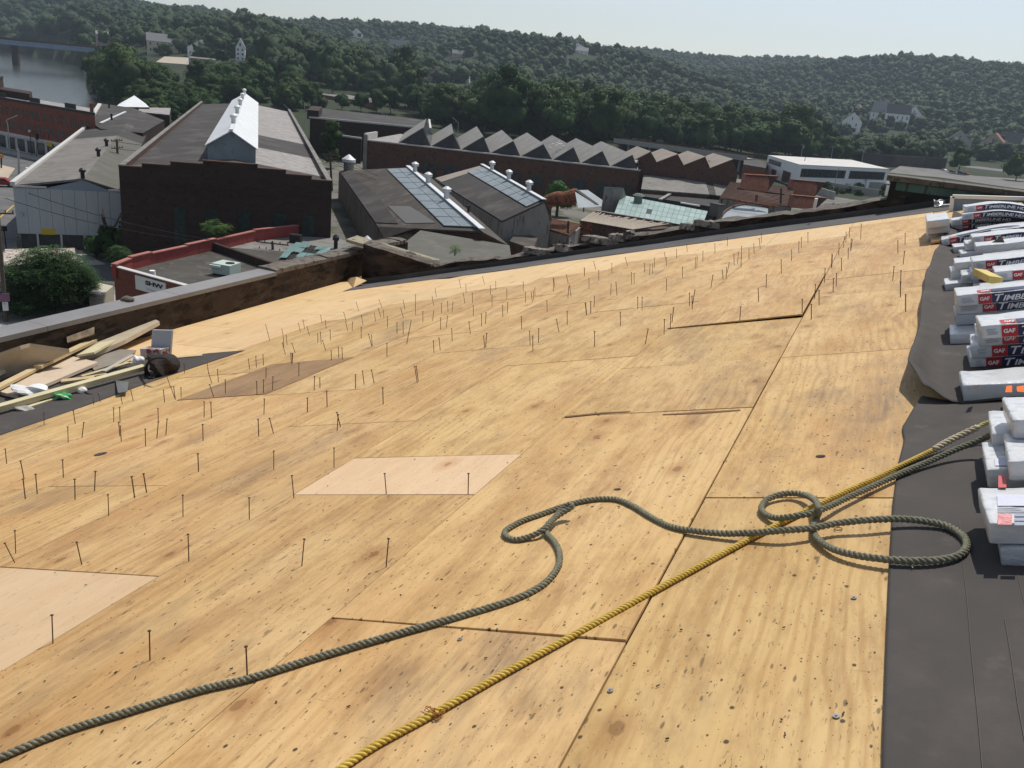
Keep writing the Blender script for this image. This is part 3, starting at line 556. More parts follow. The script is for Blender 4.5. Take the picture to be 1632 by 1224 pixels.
def bundle(px, py, h, label, bend=(.45, .5), logo=True, yaw=0., tilt=0., hh=BH, ln=BL, top_print=False, wrap=None, red0=.2, group='shingle bundles stacked on the ridge', depth=BD, dead=False):
    """px,py: lower front left corner as the picture shows it; h: its height off the felt"""
    global bcount; bcount += 1; red0 *= .66; r = random.Random(bcount*13)
    u, v = UV(px, py, h); O = P(u, v, h); ex0, ey0, ez0 = Vector((CT, 0, ST)), Vector((0, 1, 0)), Vector((-ST, 0, CT))
    ex = ex0*math.cos(yaw)+ey0*math.sin(yaw); ey = ey0*math.cos(yaw)-ex0*math.sin(yaw); ez = ez0
    if yaw == 0.: a_ = r.uniform(-.035, .035); ex, ey = ex*math.cos(a_)+ey*math.sin(a_), ey*math.cos(a_)-ex*math.sin(a_)
    if tilt: ex, ez = ex*math.cos(tilt)+ez*math.sin(tilt), ez*math.cos(tilt)-ex*math.sin(tilt)
    x0, kk = bend
    def pt(x, y, z):
        b = max(0., x-x0); return O+ex*(x-.12*b*b*0)+ey*y+ez*(z-kk*b*b)
    t = thing('shingle_bundle', O, label, 'shingle bundle', group)
    # body: rounded section swept along the bent length, slightly crumpled
    rd = .007; sec = []
    for cy, cz, a0 in ((depth-rd, hh-rd, 0), (rd, hh-rd, 90), (rd, rd, 180), (depth-rd, rd, 270)):
        for q in (0, 45, 90): aa = math.radians(a0+q); sec.append((cy+math.cos(aa)*rd, cz+math.sin(aa)*rd))
    sec2 = []
    for i in range(12):                                        # extra points along the wide faces
        a_, b_ = sec[i], sec[(i+1) % 12]; sec2.append(a_)
        if i in (2, 8): sec2 += [(a_[0]+(b_[0]-a_[0])*q, a_[1]+(b_[1]-a_[1])*q) for q in (.25, .5, .75)]
        if i in (5, 11): sec2.append(((a_[0]+b_[0])/2, (a_[1]+b_[1])/2))
    xs = [0, .006, .02, .06, .12, .2, .28, .36, .44, .52, .6, .68, .76, .84, .92, .975, .992, 1.]; m_ = len(sec2); V = []
    for i, x in enumerate(xs):
        e_ = .9 if i in (0, len(xs)-1) else (.985 if i in (1, len(xs)-2) else 1)
        for (y, z) in sec2:
            yy = depth/2+(y-depth/2)*(e_*.25+.75); zz = hh/2+(z-hh/2)*e_; front = y < .02
            j = 0 if front and logo and .05 < x < .98 else .0026
            V.append(pt(x*ln+r.uniform(-j, j), yy+r.uniform(-j, j)*(.5 if front else 1), zz+r.uniform(-j, j)*.8+(.003*math.sin(x*17+y*9) if z > hh*.8 else 0)))
    n = len(xs); mb2 = MB(); mb2.idx(V, [(i*m_+k_, i*m_+(k_+1) % m_, (i+1)*m_+(k_+1) % m_, (i+1)*m_+k_) for i in range(n-1) for k_ in range(m_)]+[tuple(range(m_))[::-1], tuple(range((n-1)*m_, n*m_))])
    mb2.build('wrapper', wrap or WRAP, t, smooth=True)
    # folded end flaps
    ef = MB(); 
    for s in (-1, 1): ef.face([pt(-.004, depth*.12, hh*(.5+.3*s)), pt(-.004, depth*.88, hh*(.5+.28*s)), pt(-.003, depth*.5, hh*.5)])
    if dead or not logo: return t
    def strip(xa, xb, za, zb_, y, name, mat, par):
        s = MB(); N = 10; q = [xa+(xb-xa)*i/N for i in range(N+1)]
        for a_, b_ in zip(q, q[1:]): s.face([pt(a_, y, za), pt(b_, y, za), pt(b_, y, zb_), pt(a_, y, zb_)])
        return s.build(name, mat, par)
    def letters(tm, xa, za, size, y, name, par, mat=LET):
        V_, F_ = tm; s = MB(); s.idx([pt(xa+a_*size, y, za+b_*size) for a_, b_ in V_], F_); return s.build(name, mat, par)
    yf = -.0035
    rp = strip(red0*ln, (red0+.082)*ln, hh*.07, hh*.93, yf, 'red_label', RED, t); letters(GAF, (red0+.009)*ln, hh*.36, hh*.42, yf-.0015, 'lettering', rp)
    s = MB(); np_ = strip((red0+.083)*ln, .985*ln, hh*.07, hh*.93, yf, 'navy_label', NAVY, t); w_ = TIM[0][:, 0].max(); kx = .47*ln/w_; kz = hh*.62/TIM[0][:, 1].max()
    V_, F_ = TIM; s.idx([pt((red0+.10)*ln+a_*kx, yf-.0015, hh*.19+b_*kz) for a_, b_ in V_], F_); s.build('lettering', LET, np_)
    pb = MB()
    for i in range(4):
        z = hh*(.3+.13*i); x1 = (.025+r.uniform(0, .01))*ln; x2 = (red0-.015-r.uniform(0, .03))*ln
        pb.face([pt(x1, yf, z), pt(x2, yf, z), pt(x2, yf, z+hh*.05), pt(x1, yf, z+hh*.05)])
    pb.build('small_print', PRN, t)
    if top_print:
        ty = hh+.0045; s = MB()
        for xa, xb, mt_, nm in ((red0, red0+.08, RED, 'red_label'), (red0+.082, .97, NAVY, 'navy_label')):
            s = MB(); q = [xa+(xb-xa)*i/8 for i in range(9)]
            for a_, b_ in zip(q, q[1:]): s.face([pt(a_*ln, .012, ty), pt(b_*ln, .012, ty), pt(b_*ln, depth*.34, ty), pt(a_*ln, depth*.34, ty)])
            so_ = s.build(nm, mt_, t); tm = GAF if nm == 'red_label' else TIM; zz = depth*.2
            s = MB(); s.idx([pt((xa+.02)*ln+a_*zz*.45, .03+b_*zz, ty+.0015) for a_, b_ in tm[0] ], tm[1])
            if nm == 'red_label': s.build('lettering', LET, so_)
    return t
B_ = BH+.002
# far stack before the white board
bundle(1517, 369, 0, 'white shingle bundle at the bottom of the farthest stack under the dark shaded one', (.3, .35))
bundle(1516.7, 360.5, B_, 'shaded shingle bundle third from the top of the farthest stack', (.3, .35))
bundle(1534.4, 351, 2*B_, 'shingle bundle second from the top of the farthest stack', (.25, .45))
bundle(1538.5, 339, 3*B_, 'topmost shingle bundle of the farthest stack beside the white board', (.25, .5))
for i, (px, py, h) in enumerate(((1513, 380, 0), (1514, 370, B_*1.2), (1514, 360, 2.4*B_))):
    bundle(px, py, h, ['plain white bundle end lowest in the leftmost far pile at the felt corner', 'plain white bundle end in the middle of the leftmost far pile', 'plain white bundle end on top of the leftmost far pile, lit by the sun'][i], (2, 0), False, depth=.25, ln=.9, yaw=math.pi/2, hh=.09)
# second pile
bundle(1521, 405, 0, 'grey shaded bundle end under the second pile near the curled felt', (.4, .3), False)
bundle(1502, 392.5, .03, 'long sagging shingle bundle tilted across the front of the second pile', (.5, .4), tilt=.10, top_print=True, red0=.13)
bundle(1550, 390, 2*B_, 'shingle bundle with a dark torn flap on top of the second pile', (.35, .5), red0=.17)
bundle(1532, 416, 0, 'white bundle end lowest of the second pile', (.4, .35), False)
bundle(1539, 400, B_, 'white bundle end in the middle of the second pile', (.4, .35), False)
bundle(1556, 405.5, 2*B_, 'plain white unlabelled bundle just below the bundle with the torn flap', (.4, .4), False)
# third pile
bundle(1507, 467, 0, 'small white bundle end lowest and leftmost of the third pile', (.5, .3), False)
bundle(1516, 446, B_*.9, 'white bundle end leftmost in the middle of the third pile', (.5, .3), False)
bundle(1522, 433, B_*1.8, 'white bundle end leftmost and topmost of the third pile', (.5, .3), False)
bundle(1533, 453, B_, 'shingle bundle low in the third pile with its red label half hidden', (.5, .4), red0=.2)
bundle(1548, 447, B_*1.4, 'shingle bundle under the yellow wood block in the third pile', (.5, .4), red0=.19)
bundle(1551, 431.5, 2*B_+.03, 'shingle bundle on top of the third pile with a clear red label', (.4, .45), red0=.15, top_print=False)
bundle(1586, 449, 2*B_, 'short looking white bundle pushed right on top of the third pile', (.4, .4), red0=.19)
# fourth pile
bundle(1515, 551, 0, 'white bundle end lying lowest and left of the fourth pile', (.6, .3), False)
bundle(1524, 519, B_*1.0, 'grey wrapped bundle end in the fourth pile below the big labelled one', (.5, .3), False, wrap=WRAPG)
bundle(1524.5, 502, B_*2, 'shingle bundle second in the fourth pile under the big white one', (.4, .4), red0=.25)
bundle(1525.5, 489, B_*3, 'big shingle bundle with print on its top at the rear of the fourth pile', (.45, .4), red0=.2, top_print=True)
bundle(1547, 590, 0, 'lowest shingle bundle at the front of the fourth pile', (.5, .3), red0=.13)
bundle(1549, 571.5, B_, 'shingle bundle second from the bottom at the front of the fourth pile', (.5, .3), red0=.165)
bundle(1562, 553, B_*2, 'shaded shingle bundle third from the bottom at the front of the fourth pile', (.45, .35), red0=.18)
bundle(1564, 541, B_*3, 'shingle bundle with print on its top at the front top of the fourth pile', (.45, .35), red0=.16, top_print=True)
for i, (px, py, h) in enumerate(((1552, 470, 0), (1566, 478, B_), (1600, 520, B_*.5), (1585, 500, B_), (1570, 421, 0), (1590, 428, B_), (1580, 378, B_), (1562, 376, 0), (1600, 556, B_))):
    bundle(px, py, h, ['bundle lowest between the third and fourth piles', 'bundle second between the third and fourth piles', 'bundle lying half hidden behind the front of the fourth pile', 'bundle in the middle behind the front of the fourth pile', 'bundle lowest between the second and third piles', 'bundle second between the second and third piles', 'upper bundle between the farthest and second piles', 'lower bundle between the farthest and second piles', 'bundle at the right edge inside the front of the fourth pile'][i], (.4, .4), True, red0=.2)
# single bundle on the felt
sb = bundle(1536, 642, .002, 'single white bundle with orange marks and a torn hole lying alone on the felt', (.8, .1), False, hh=.095, depth=.30)
def topquad(px4, h, name, mat, par):
    c = MB(); c.face([R(x, y, h) for x, y in px4]); return c.build(name, mat, par)
for q in ([(1604, 615), (1613, 614), (1613, 625), (1602, 625)], [(1620, 616), (1632, 614), (1634, 625), (1621, 624)]): topquad(q, .105, 'orange_mark', M('orange_print', (.75, .16, .03)), sb)
topquad([(1552, 616), (1560, 614), (1557, 622), (1548, 624)], .104, 'hole', FELT, sb)
# near pile, cut by the picture's edge
bundle(1597, 905, .0, 'grey strapped bundle lowest in the nearest pile at the right edge', (.7, .2), False, wrap=WRAPG, hh=.07)
n2 = bundle(1578, 868, B_*1.0, 'white bundle with a printed notice on top in the nearest pile at the right', (.7, .2), False, red0=.2)
n3 = bundle(1575, 778, B_*1.0, 'white bundle with red print behind the notice bundle in the nearest pile', (.7, .2), False)
n4 = bundle(1609, 767, B_*2, 'upper white bundle on the nearest pile under the rope end', (.7, .2), False)
n5 = bundle(1582, 720, B_*1.6, 'white bundle at the rear of the nearest pile below the green rope', (.7, .2), False)
n6 = bundle(1616, 700, B_*3, 'topmost white bundle at the rear of the nearest pile touching the rope', (.7, .2), False)
def on_top(t, px4, h, name, mat): return topquad(px4, h, name, mat, t)
hN = B_+BH+.006
on_top(n2, [(1589, 788), (1640, 788), (1642, 806), (1590, 806)], hN, 'printed_notice', M('notice_lilac', (.55, .56, .68), (.66, .67, .75), 60, (1, 6, 1)))
on_top(n2, [(1591, 818), (1613, 818), (1613, 836), (1590, 836)], hN, 'red_print', M('notice_pink', (.72, .42, .42), (.5, .1, .1), 70, (1, 5, 1), lo=.5, hi=.55))
for i in range(3): on_top(n2, [(1617, 818+i*7), (1640, 818+i*7), (1640, 823+i*7), (1617, 823+i*7)], hN, 'print_line', PRN)
for i in range(3): on_top(n2, [(1590, 808.5+i*3), (1640, 808.5+i*3), (1640, 810+i*3), (1590, 810+i*3)], hN, 'print_line', PRN)
on_top(n3, [(1585, 730), (1604, 730), (1605, 742), (1586, 742)], hN, 'printed_notice', M('notice_lilac2', (.6, .61, .72)))
on_top(n3, [(1591, 758), (1604, 758), (1604, 777), (1591, 777)], hN, 'red_print', DRED)
# flap, block, board and glinting metal among the bundles
c = MB(); a_ = R(1584, 386, .3); c.face([R(1581, 386, 2*B_+.10), R(1597, 376, 2*B_+.17), R(1601, 386, 2*B_+.09)]); o = c.build('torn_flap', FELTL, org=a_); tag(o, 'dark torn wrapper flap standing up on a bundle of the second pile', 'flap'); o.modifiers.new('t', 'SOLIDIFY').thickness = .004
c = MB(); a_ = R(1561, 434, .32); b2 = R(1587, 447, .32); c.beam(a_, b2, .09, .05); tag(c.build('wood_block', M('block_yellow', (.55, .42, .12), (.62, .5, .2), 12), org=a_, bevel=.004), 'short yellowish wood block lying on the bundles of the third pile', 'wood block')
bdt = thing('white_board', R(1511, 372), 'large pale board with white edges standing behind the farthest bundles', 'board')
Yb = 15.45; a1, a2, a3, a4 = [onplane(x, y, (0, Yb), (1, Yb)) for x, y in ((1512, 372), (1650, 380), (1650, 317), (1518, 313))]
c = MB(); c.hexa([a1, a2, a3, a4], [p+Vector((0, .03, 0)) for p in (a1, a2, a3, a4)]); c.build('panel', M('board_grey', (.22, .29, .40), (.26, .33, .45), 4, rough=.6), bdt)
for p, q in ((a4, a3), (a1, a4)):
    c = MB(); c.beam(p+Vector((0, -.004, 0)), q+Vector((0, -.004, 0)), .055, .09, (0, 1, 0)); c.build('edge_strip', M('edge_white', (.8, .8, .8)), bdt)
c = MB(); Yk = 16.3; g = [[onplane(1488+i*3.6+random.uniform(-1.5, 1.5), 329-j*3.2+random.uniform(-1.5, 1.5), (0, Yk), (1, Yk))+Vector((0, random.uniform(-.07, .07)+j*.05, 0)) for i in range(6)] for j in range(4)]
for j in range(3):
    for i in range(5): c.face([g[j][i], g[j][i+1], g[j+1][i+1]]); c.face([g[j][i], g[j+1][i+1], g[j+1][i]])
o = c.build('crumpled_metal', M('bright_metal', (.8, .8, .8), rough=.28, metal=1., c2=(.5, .5, .5), s=30), org=onplane(1497, 326, (0, Yk), (1, Yk))); tag(o, 'crumpled bright metal flashing glinting in the shade of the parapet block', 'metal sheet')
c = MB(); p = onplane(1500, 330, (0, Yk-.15), (1, Yk-.15)); c.box(p+Vector((0, 0, -.05)), (.14, 0, .03), (0, .12, 0), (0, 0, .09)); tag(c.build('metal_box', ZINC, org=p, bevel=.01), 'small pale metal vent box under the glinting flashing', 'vent')
c = MB(); p = R(1484, 388, .02); c.box(p, (.12*CT, 0, .12*ST), (0, .3, 0), (0, 0, .03)); tag(c.build('wood_offcut', PLYF, org=p), 'small wood offcut at the felt corner before the leftmost far pile', 'wood offcut')

# chalk lines snapped on the near felt
nf = bpy.data.objects['roofing_felt']; CHK = M('chalk', (.10, .092, .087))
for u_, v0_, v1_ in ((.505, .9, 3.3), (.60, .9, 2.6), (.66, .9, 2.9)):
    c = MB(); pts = [(u_+random.uniform(-.002, .002)+.012*(v_-v0_), v_) for v_ in np.linspace(v0_, v1_, 9)]
    for (a, b), (a2_, b2_) in zip(pts, pts[1:]): c.face([P(a, b, .0125), P(a+.0016, b, .0125), P(a2_+.0016, b2_, .0125), P(a2_, b2_, .0125)])
    c.build('chalk_line', CHK, nf)
# ------------------------------------------------------------------ pile of lumber and litter by the eaves
INS = M('insulation_tan', (.42, .35, .25), (.48, .41, .31), 4, rough=.9, bump=.3, bs=60)
INSP = M('insulation_pinkish', (.52, .41, .30), (.58, .47, .35), 4, rough=.9)
LUM = M('lumber', (.48, .37, .20), (.56, .44, .26), 5, (1, 1, 1), rough=.75, c3=(.42, .3, .14), s3=20, t3=.6)
LUMG = M('lumber_greenish', (.52, .47, .29), (.58, .53, .34), 5, rough=.75)
lg = 'lumber and board offcuts by the eaves'
def plank(p, q, w_, t_, h, name, mat, lab, cat='plank', h2=None):
    a_, b_ = R(*p, h), R(*q, h if h2 is None else h2); c = MB(); c.beam(a_, b_, w_, t_); return tag(c.build(name, mat, org=(a_+b_)/2, bevel=.003), lab, cat, lg)
pxpatch([(-40, 592), (0, 562), (32, 551), (47, 547), (110, 556), (60, 580), (0, 600), (-40, 612)], .07, .05, 'insulation_board', INS, None, 'wide tan insulation board lying farthest left under the strips', 'insulation board', lg, hs_=[.2, .42, .48, .48, .32, .12, .08, .08])
pxpatch([(115, 566), (175, 533), (235, 503), (254, 512), (200, 541), (140, 568)], .12, .06, 'insulation_board', INS, None, 'long tan insulation board pointing up towards the parapet', 'insulation board', lg, hs_=[.08, .16, .24, .24, .16, .08])
pxpatch([(0, 621), (60, 590), (112, 567), (156, 577), (90, 605), (28, 631), (0, 624)], .085, .04, 'insulation_board', INSP, None, 'pinkish tan board in the middle of the lumber pile', 'insulation board', lg)
pxpatch([(138, 573), (180, 556), (217, 558), (205, 568), (175, 582), (150, 590)], .04, .02, 'insulation_board', M('board_grey_tan', (.22, .19, .16), (.26, .23, .19), 4), None, 'grey brown board half covered at the right of the pile', 'insulation board', lg)
pxpatch([(122, 566), (160, 545), (186, 541), (150, 561)], .165, .03, 'insulation_board', LUMG, None, 'short pale board lying across the long insulation board', 'insulation board', lg)
plank((-30, 607), (83, 557), .07, .05, .15, 'plank', M('strip_white', (.66, .6, .45), (.72, .66, .5), 5), 'whitish strip lying on the wide tan board')
plank((-10, 621), (106, 562), .09, .04, .13, 'plank', LUM, 'brown edged plank in the lower half of the pile, double with another')
plank((60, 585), (150, 542), .10, .045, .16, 'plank', LUM, 'plank at the pile pointing to the peeling flashing')
plank((-60, 666), (230, 585), .09, .06, .11, 'plank', LUMG, 'long pale greenish timber lying across the front of the pile', 'timber')
plank((45, 650), (100, 632), .05, .04, .035, 'plank', LUMG, 'short greenish plank under the long timber')
plank((98, 608), (150, 602), .10, .03, .05, 'plank', LUM, 'short broken plank touching the back of the long timber')
plank((130, 600), (206, 578), .05, .02, .06, 'plank', LUM, 'thin slat beside the black bag')
plank((128, 603), (170, 596), .035, .02, .05, 'plank', LUM, 'splintered slat beside the white bag')
plank((165, 592), (212, 566), .06, .02, .07, 'plank', M('slat_grey', (.4, .37, .3)), 'grey slat under the white carton')
plank((255, 572), (322, 566), .07, .015, .02, 'plank', LUM, 'thin slat behind the black bag')
def blob(px, py, h, sx, sy, sz, name, mat, lab, cat, seed, rough_=.25, yaw=0., sub=3, parts=None):
    r = random.Random(seed); p = R(px, py, h); bmx = bmesh.new(); bmesh.ops.create_icosphere(bmx, subdivisions=sub, radius=1)
    ph = [(r.uniform(1.5, 4), r.uniform(1.5, 4), r.uniform(1.5, 4), r.uniform(0, 6)) for _ in range(5)]
    for v in bmx.verts:
        k = 1+rough_*sum(math.sin(v.co.x*a+v.co.y*b+v.co.z*c_+d) for a, b, c_, d in ph)/3
        x, y = v.co.x*sx*k, v.co.y*sy*k; v.co = Vector((x*math.cos(yaw)-y*math.sin(yaw), x*math.sin(yaw)+y*math.cos(yaw), max(-.3, v.co.z)*sz*k))
    c = MB(); c.idx([p+v.co for v in bmx.verts], [[v.index for v in f.verts] for f in bmx.faces]); bmx.free()
    return tag(c.build(name, mat, org=p, smooth=False), lab, cat)
PB = M('plastic_white', (.7, .7, .68), (.78, .78, .77), 20, rough=.35)
blob(53, 621, .12, .22, .10, .06, 'plastic_bag', PB, 'crumpled white plastic bag lying on the long timber', 'plastic bag', 1, .5, .35)
blob(94, 631, .06, .17, .08, .05, 'plastic_bag', M('plastic_green', (.03, .33, .09), (.4, .6, .4), 12, rough=.3, lo=.55, hi=.62), 'green and white plastic bag on the felt below the long timber', 'plastic bag', 2, .4, .35)
blob(219, 574, .10, .08, .07, .055, 'paper_cup', PB, 'crumpled white carton beside the black bag', 'carton', 5, .4)
blob(131, 623, .05, .06, .05, .05, 'paper_cup', PB, 'small white cup on the felt below the long timber', 'cup', 6, .1)
blob(36, 652, .04, .13, .06, .035, 'rag', M('rag', (.3, .28, .25), (.45, .43, .4), 15), 'crumpled grey rag at the lower left of the felt strip', 'rag', 8, .5, .3)
blob(152, 628, .02, .17, .07, .02, 'shingle_scrap', FELT, 'black flat scrap on the felt below the pile', 'scrap', 9, .4, .3)
pxpatch([(184, 606), (205, 608), (203, 624), (188, 626)], .05, .004, 'plastic_sheet', M('plastic_grey', (.13, .13, .125), rough=.4), None, 'small grey plastic sheet on the felt beside the long timber', 'plastic sheet')
bagt = thing('tool_bag', R(256, 590, 0), 'black slumped tool bag with straps standing in front of the small carton', 'bag')
def sub_blob(px, py, h, sx, sy, sz, nm, mat, seed, ro):
    o = blob(px, py, h, sx, sy, sz, nm, mat, None, None, seed, ro); o.location = o.location-bagt.location; o.parent = bagt
BAG = M('bag_black', (.018, .014, .013), (.032, .025, .023), 9, rough=.75, bump=.5, bs=40)
sub_blob(259, 583, .12, .20, .20, .17, 'bag_body', BAG, 11, .3)
c = MB()
for k_ in range(3): c.tube(spline([R(238-k_*3, 600, .02), R(234-k_, 585, .16), R(242, 573, .26), R(262, 571, .3), R(276, 582, .18)], 5), .012, 6)
c.build('strap', BAG, bagt)
c = MB(); c.tube(spline([R(232, 590, .06), R(240, 603, .03), R(258, 597, .02), R(262, 596, .03)], 5), .016, 6); c.build('handle', BAG, bagt)
ct = thing('small_carton', R(256, 562, 0), 'small upright carton with a pale grey back and red rim behind the black bag', 'carton')
a_, b2 = R(240, 566, .02), R(271, 567, .02); up_ = Vector((0, .05, .36)); c = MB(); c.hexa([a_, b2, b2+Vector((0, .03, 0)), a_+Vector((0, .03, 0))], [p+up_ for p in (a_, b2, b2+Vector((0, .03, 0)), a_+Vector((0, .03, 0)))]); c.build('back_panel', M('carton_grey', (.45, .47, .5)), ct)
c = MB(); c.hexa([a_+Vector((-.02, -.16, 0)), b2+Vector((0, -.16, 0)), b2+Vector((0, -.01, 0)), a_+Vector((-.02, -.01, 0))], [p+Vector((0, 0, .13)) for p in (a_+Vector((-.02, -.16, 0)), b2+Vector((0, -.16, 0)), b2+Vector((0, -.01, 0)), a_+Vector((-.02, -.01, 0)))]); c.build('carton_body', M('carton_red', (.22, .06, .05), (.45, .43, .43), 9, lo=.42, hi=.47), ct)
# peeled flashing at the foot of the eaves parapet
c = MB(); q = [(106, 545), (128, 534), (150, 524), (152, 536), (160, 540), (132, 546), (118, 550)]
c.face([onplane(106, 537, (XE+.03, 0), (XE+.03, 1)), onplane(150, 521, (XE+.03, 0), (XE+.03, 1)), onplane(150, 532, (XE+.05, 0), (XE+.05, 1)), onplane(107, 546, (XE+.05, 0), (XE+.05, 1))])
c.face([onplane(107, 546, (XE+.05, 0), (XE+.05, 1)), onplane(150, 532, (XE+.05, 0), (XE+.05, 1)), R(158, 540, .05), R(120, 552, .03)])
o = c.build('peeled_flashing', M('peeled_metal', (.42, .36, .27), (.2, .15, .1), 6, rough=.6), org=R(130, 540)); tag(o, 'strip of peeling pale flashing at the foot of the eaves parapet', 'flashing'); o.modifiers.new('t', 'SOLIDIFY').thickness = .004
# ------------------------------------------------------------------ terrain, river, far ground
def az_of(px, py=None):
    py = 47+(px/1632.)*168 if py is None else py
    d = ray(px, py); return math.atan2(d[0], d[1])
CX = [-500, 0, 150, 250, 400, 500, 600, 690, 760, 900, 1010, 1100, 1230, 1400, 1632, 2000]
RR = [330, 400, 520, 700, 1000, 1400, 2000, 2800]
ELT = np.array([[-4.5, -3.9, -3.2, -2.4, -1.7, -1.0, 1.6, 2.2], [-4.5, -3.9, -3.2, -2.4, -1.7, -1.0, 1.6, 2.2], [-4.4, -3.6, -2.6, -1.5, -.3, 1.5, 2.0, 1.9],
 [-4.4, -3.3, -2.3, -1.0, .5, 1.7, 1.8, 1.8], [-4.4, -3.3, -2.1, -.4, 1.4, 1.7, 1.8, 1.9], [-4.4, -3.3, -2.1, -.4, 1.0, 1.0, 2.15, 2.0],
 [-4.4, -3.3, -2.3, -.9, .3, .7, 2.3, 2.1], [-4.4, -3.3, -2.4, -1.2, .0, 1.5, 2.45, 2.1], [-4.4, -3.4, -2.4, -1.3, .1, 2.85, 2.5, 2.1],
 [-4.4, -3.4, -2.6, -1.5, .0, 2.6, 2.2, 2.0], [-4.4, -3.5, -2.7, -1.6, -.3, 1.8, 1.9, 2.5], [-4.4, -3.6, -2.8, -1.8, -.6, .9, 1.5, 2.7],
 [-4.4, -3.7, -2.9, -2.1, -1.1, .3, 2.3, 2.7], [-4.4, -3.7, -2.9, -2.1, -1.2, .6, 3.1, 2.8], [-4.4, -3.7, -2.9, -2.1, -1.1, .9, 3.5, 3.0], [-4.4, -3.7, -2.9, -2.1, -1.1, .9, 3.4, 3.0]])
CA = np.array([az_of(x) for x in CX]); LR = np.log(np.array(RR, float))
RIV = [(-420, 40), (-100, 72), (0, 83), (50, 88), (100, 97), (130, 103), (140, 117), (136, 135), (150, 146), (170, 157), (196, 172), (190, 196), (60, 200), (-200, 170), (-500, 120)]
RP = np.array([tuple(G(x, y, -3))[:2] for x, y in RIV])
def inpoly(x, y, Pn):
    c = np.zeros(np.shape(x), bool); n = len(Pn)
    for i in range(n):
        x1, y1 = Pn[i]; x2, y2 = Pn[(i+1) % n]
        with np.errstate(divide='ignore', invalid='ignore'):
            h = ((y1 > y) != (y2 > y)) & (x < (x2-x1)*(y-y1)/(y2-y1)+x1)
        c ^= h
    return c
def terr(a, r):
    a, r = np.broadcast_arrays(np.asarray(a, float), np.asarray(r, float)); sh = a.shape; a = a.ravel(); r = r.ravel()
    lr = np.log(np.clip(r, 330, 2800)); cols = np.stack([np.interp(a, CA, ELT[:, k]) for k in range(len(RR))], 1)
    k = np.clip(np.searchsorted(LR, lr)-1, 0, len(RR)-2); f = (lr-LR[k])/(LR[k+1]-LR[k]); f = f*f*(3-2*f)
    el = cols[np.arange(len(a)), k]*(1-f)+cols[np.arange(len(a)), k+1]*f
    z = H+np.clip(r, 330, 2800)*np.tan(np.radians(el)); z0 = np.where(r < 330, 0., z); z0 = np.where((r >= 300) & (r < 360), z*np.clip((r-300)/60, 0, 1), z0)
    z0 = z0+np.where(r > 1300, 6*np.sin(r*np.sin(a)*.011+r*np.cos(a)*.004)+5*np.sin(r*np.cos(a)*.009-r*np.sin(a)*.006+1.3), 0)
    x, y = r*np.sin(a), r*np.cos(a)
    z0 = np.where(inpoly(x, y, RP), -6., z0)
    return z0.reshape(sh)
def T(px, py, r0=300., r1=2700.):     # where a ray meets the terrain
    d = ray(px, py); h = math.hypot(d[0], d[1]); a = math.atan2(d[0], d[1]); rs = np.linspace(r0, r1, 1200); zr = H+rs*d[2]/h; zt_ = terr(np.full(1200, a), rs)
    k = np.argmax(zt_ >= zr); r = rs[k] if zt_[k] >= zr[k] else r1
    return Vector((r*math.sin(a), r*math.cos(a), H+r*d[2]/h))
GRD = M('ground_dirt', (.13, .125, .115), (.19, .18, .165), .05, c3=(.08, .09, .05), s3=.12, t3=.5, rough=.95)
GRN = M('ground_green', (.018, .028, .010), (.03, .042, .016), .03, c3=(.04, .05, .02), s3=.02, t3=.58, rough=.95)
azs = np.radians(np.concatenate([np.arange(-180, -72, 6), np.arange(-72, 14, .5), np.arange(14, 180.1, 6)])); rs = np.concatenate([[0.5, 20, 60, 110, 160, 220, 270, 300, 330], np.geomspace(345, 3200, 84)])
A_, R_ = np.meshgrid(azs, rs, indexing='ij'); Z_ = terr(A_, R_); V = np.stack([R_*np.sin(A_), R_*np.cos(A_), Z_], -1).reshape(-1, 3); na, nr = A_.shape
me = bpy.data.meshes.new('ground'); F = [(i*nr+k, i*nr+k+1, (i+1)*nr+k+1, (i+1)*nr+k) for i in range(na-1) for k in range(nr-1)]
me.from_pydata([tuple(v) for v in V], [], F); me.materials.append(GRD); me.materials.append(GRN)
me.polygons.foreach_set('material_index', [0 if rs[k] < 290 else 1 for i in range(na-1) for k in range(nr-1)]); me.polygons.foreach_set('use_smooth', [True]*len(F)); me.update()
go = bpy.data.objects.new('ground', me); C.objects.link(go); tag(go, kind='structure')
WAT = bpy.data.materials.new('river_water'); WAT.use_nodes = True; nt_ = WAT.node_tree; b_ = nt_.nodes['Principled BSDF']
b_.inputs['Base Color'].default_value = (.05, .055, .05, 1); b_.inputs['Roughness'].default_value = .12; b_.inputs['Specular IOR Level'].default_value = .6
tx = nt_.nodes.new('ShaderNodeTexNoise'); tx.inputs['Scale'].default_value = .35; tx.inputs['Detail'].default_value = 5; tcx = nt_.nodes.new('ShaderNodeTexCoord'); bpx = nt_.nodes.new('ShaderNodeBump'); bpx.inputs['Strength'].default_value = .5; bpx.inputs['Distance'].default_value = .5
nt_.links.new(tcx.outputs['Object'], tx.inputs[0]); nt_.links.new(tx.outputs[0], bpx.inputs['Height']); nt_.links.new(bpx.outputs[0], b_.inputs['Normal'])
c = MB(); c.face([Vector((x*1.0, y*1.0, -3)) for x, y in RP]); tag(c.build('river', WAT), kind='structure')

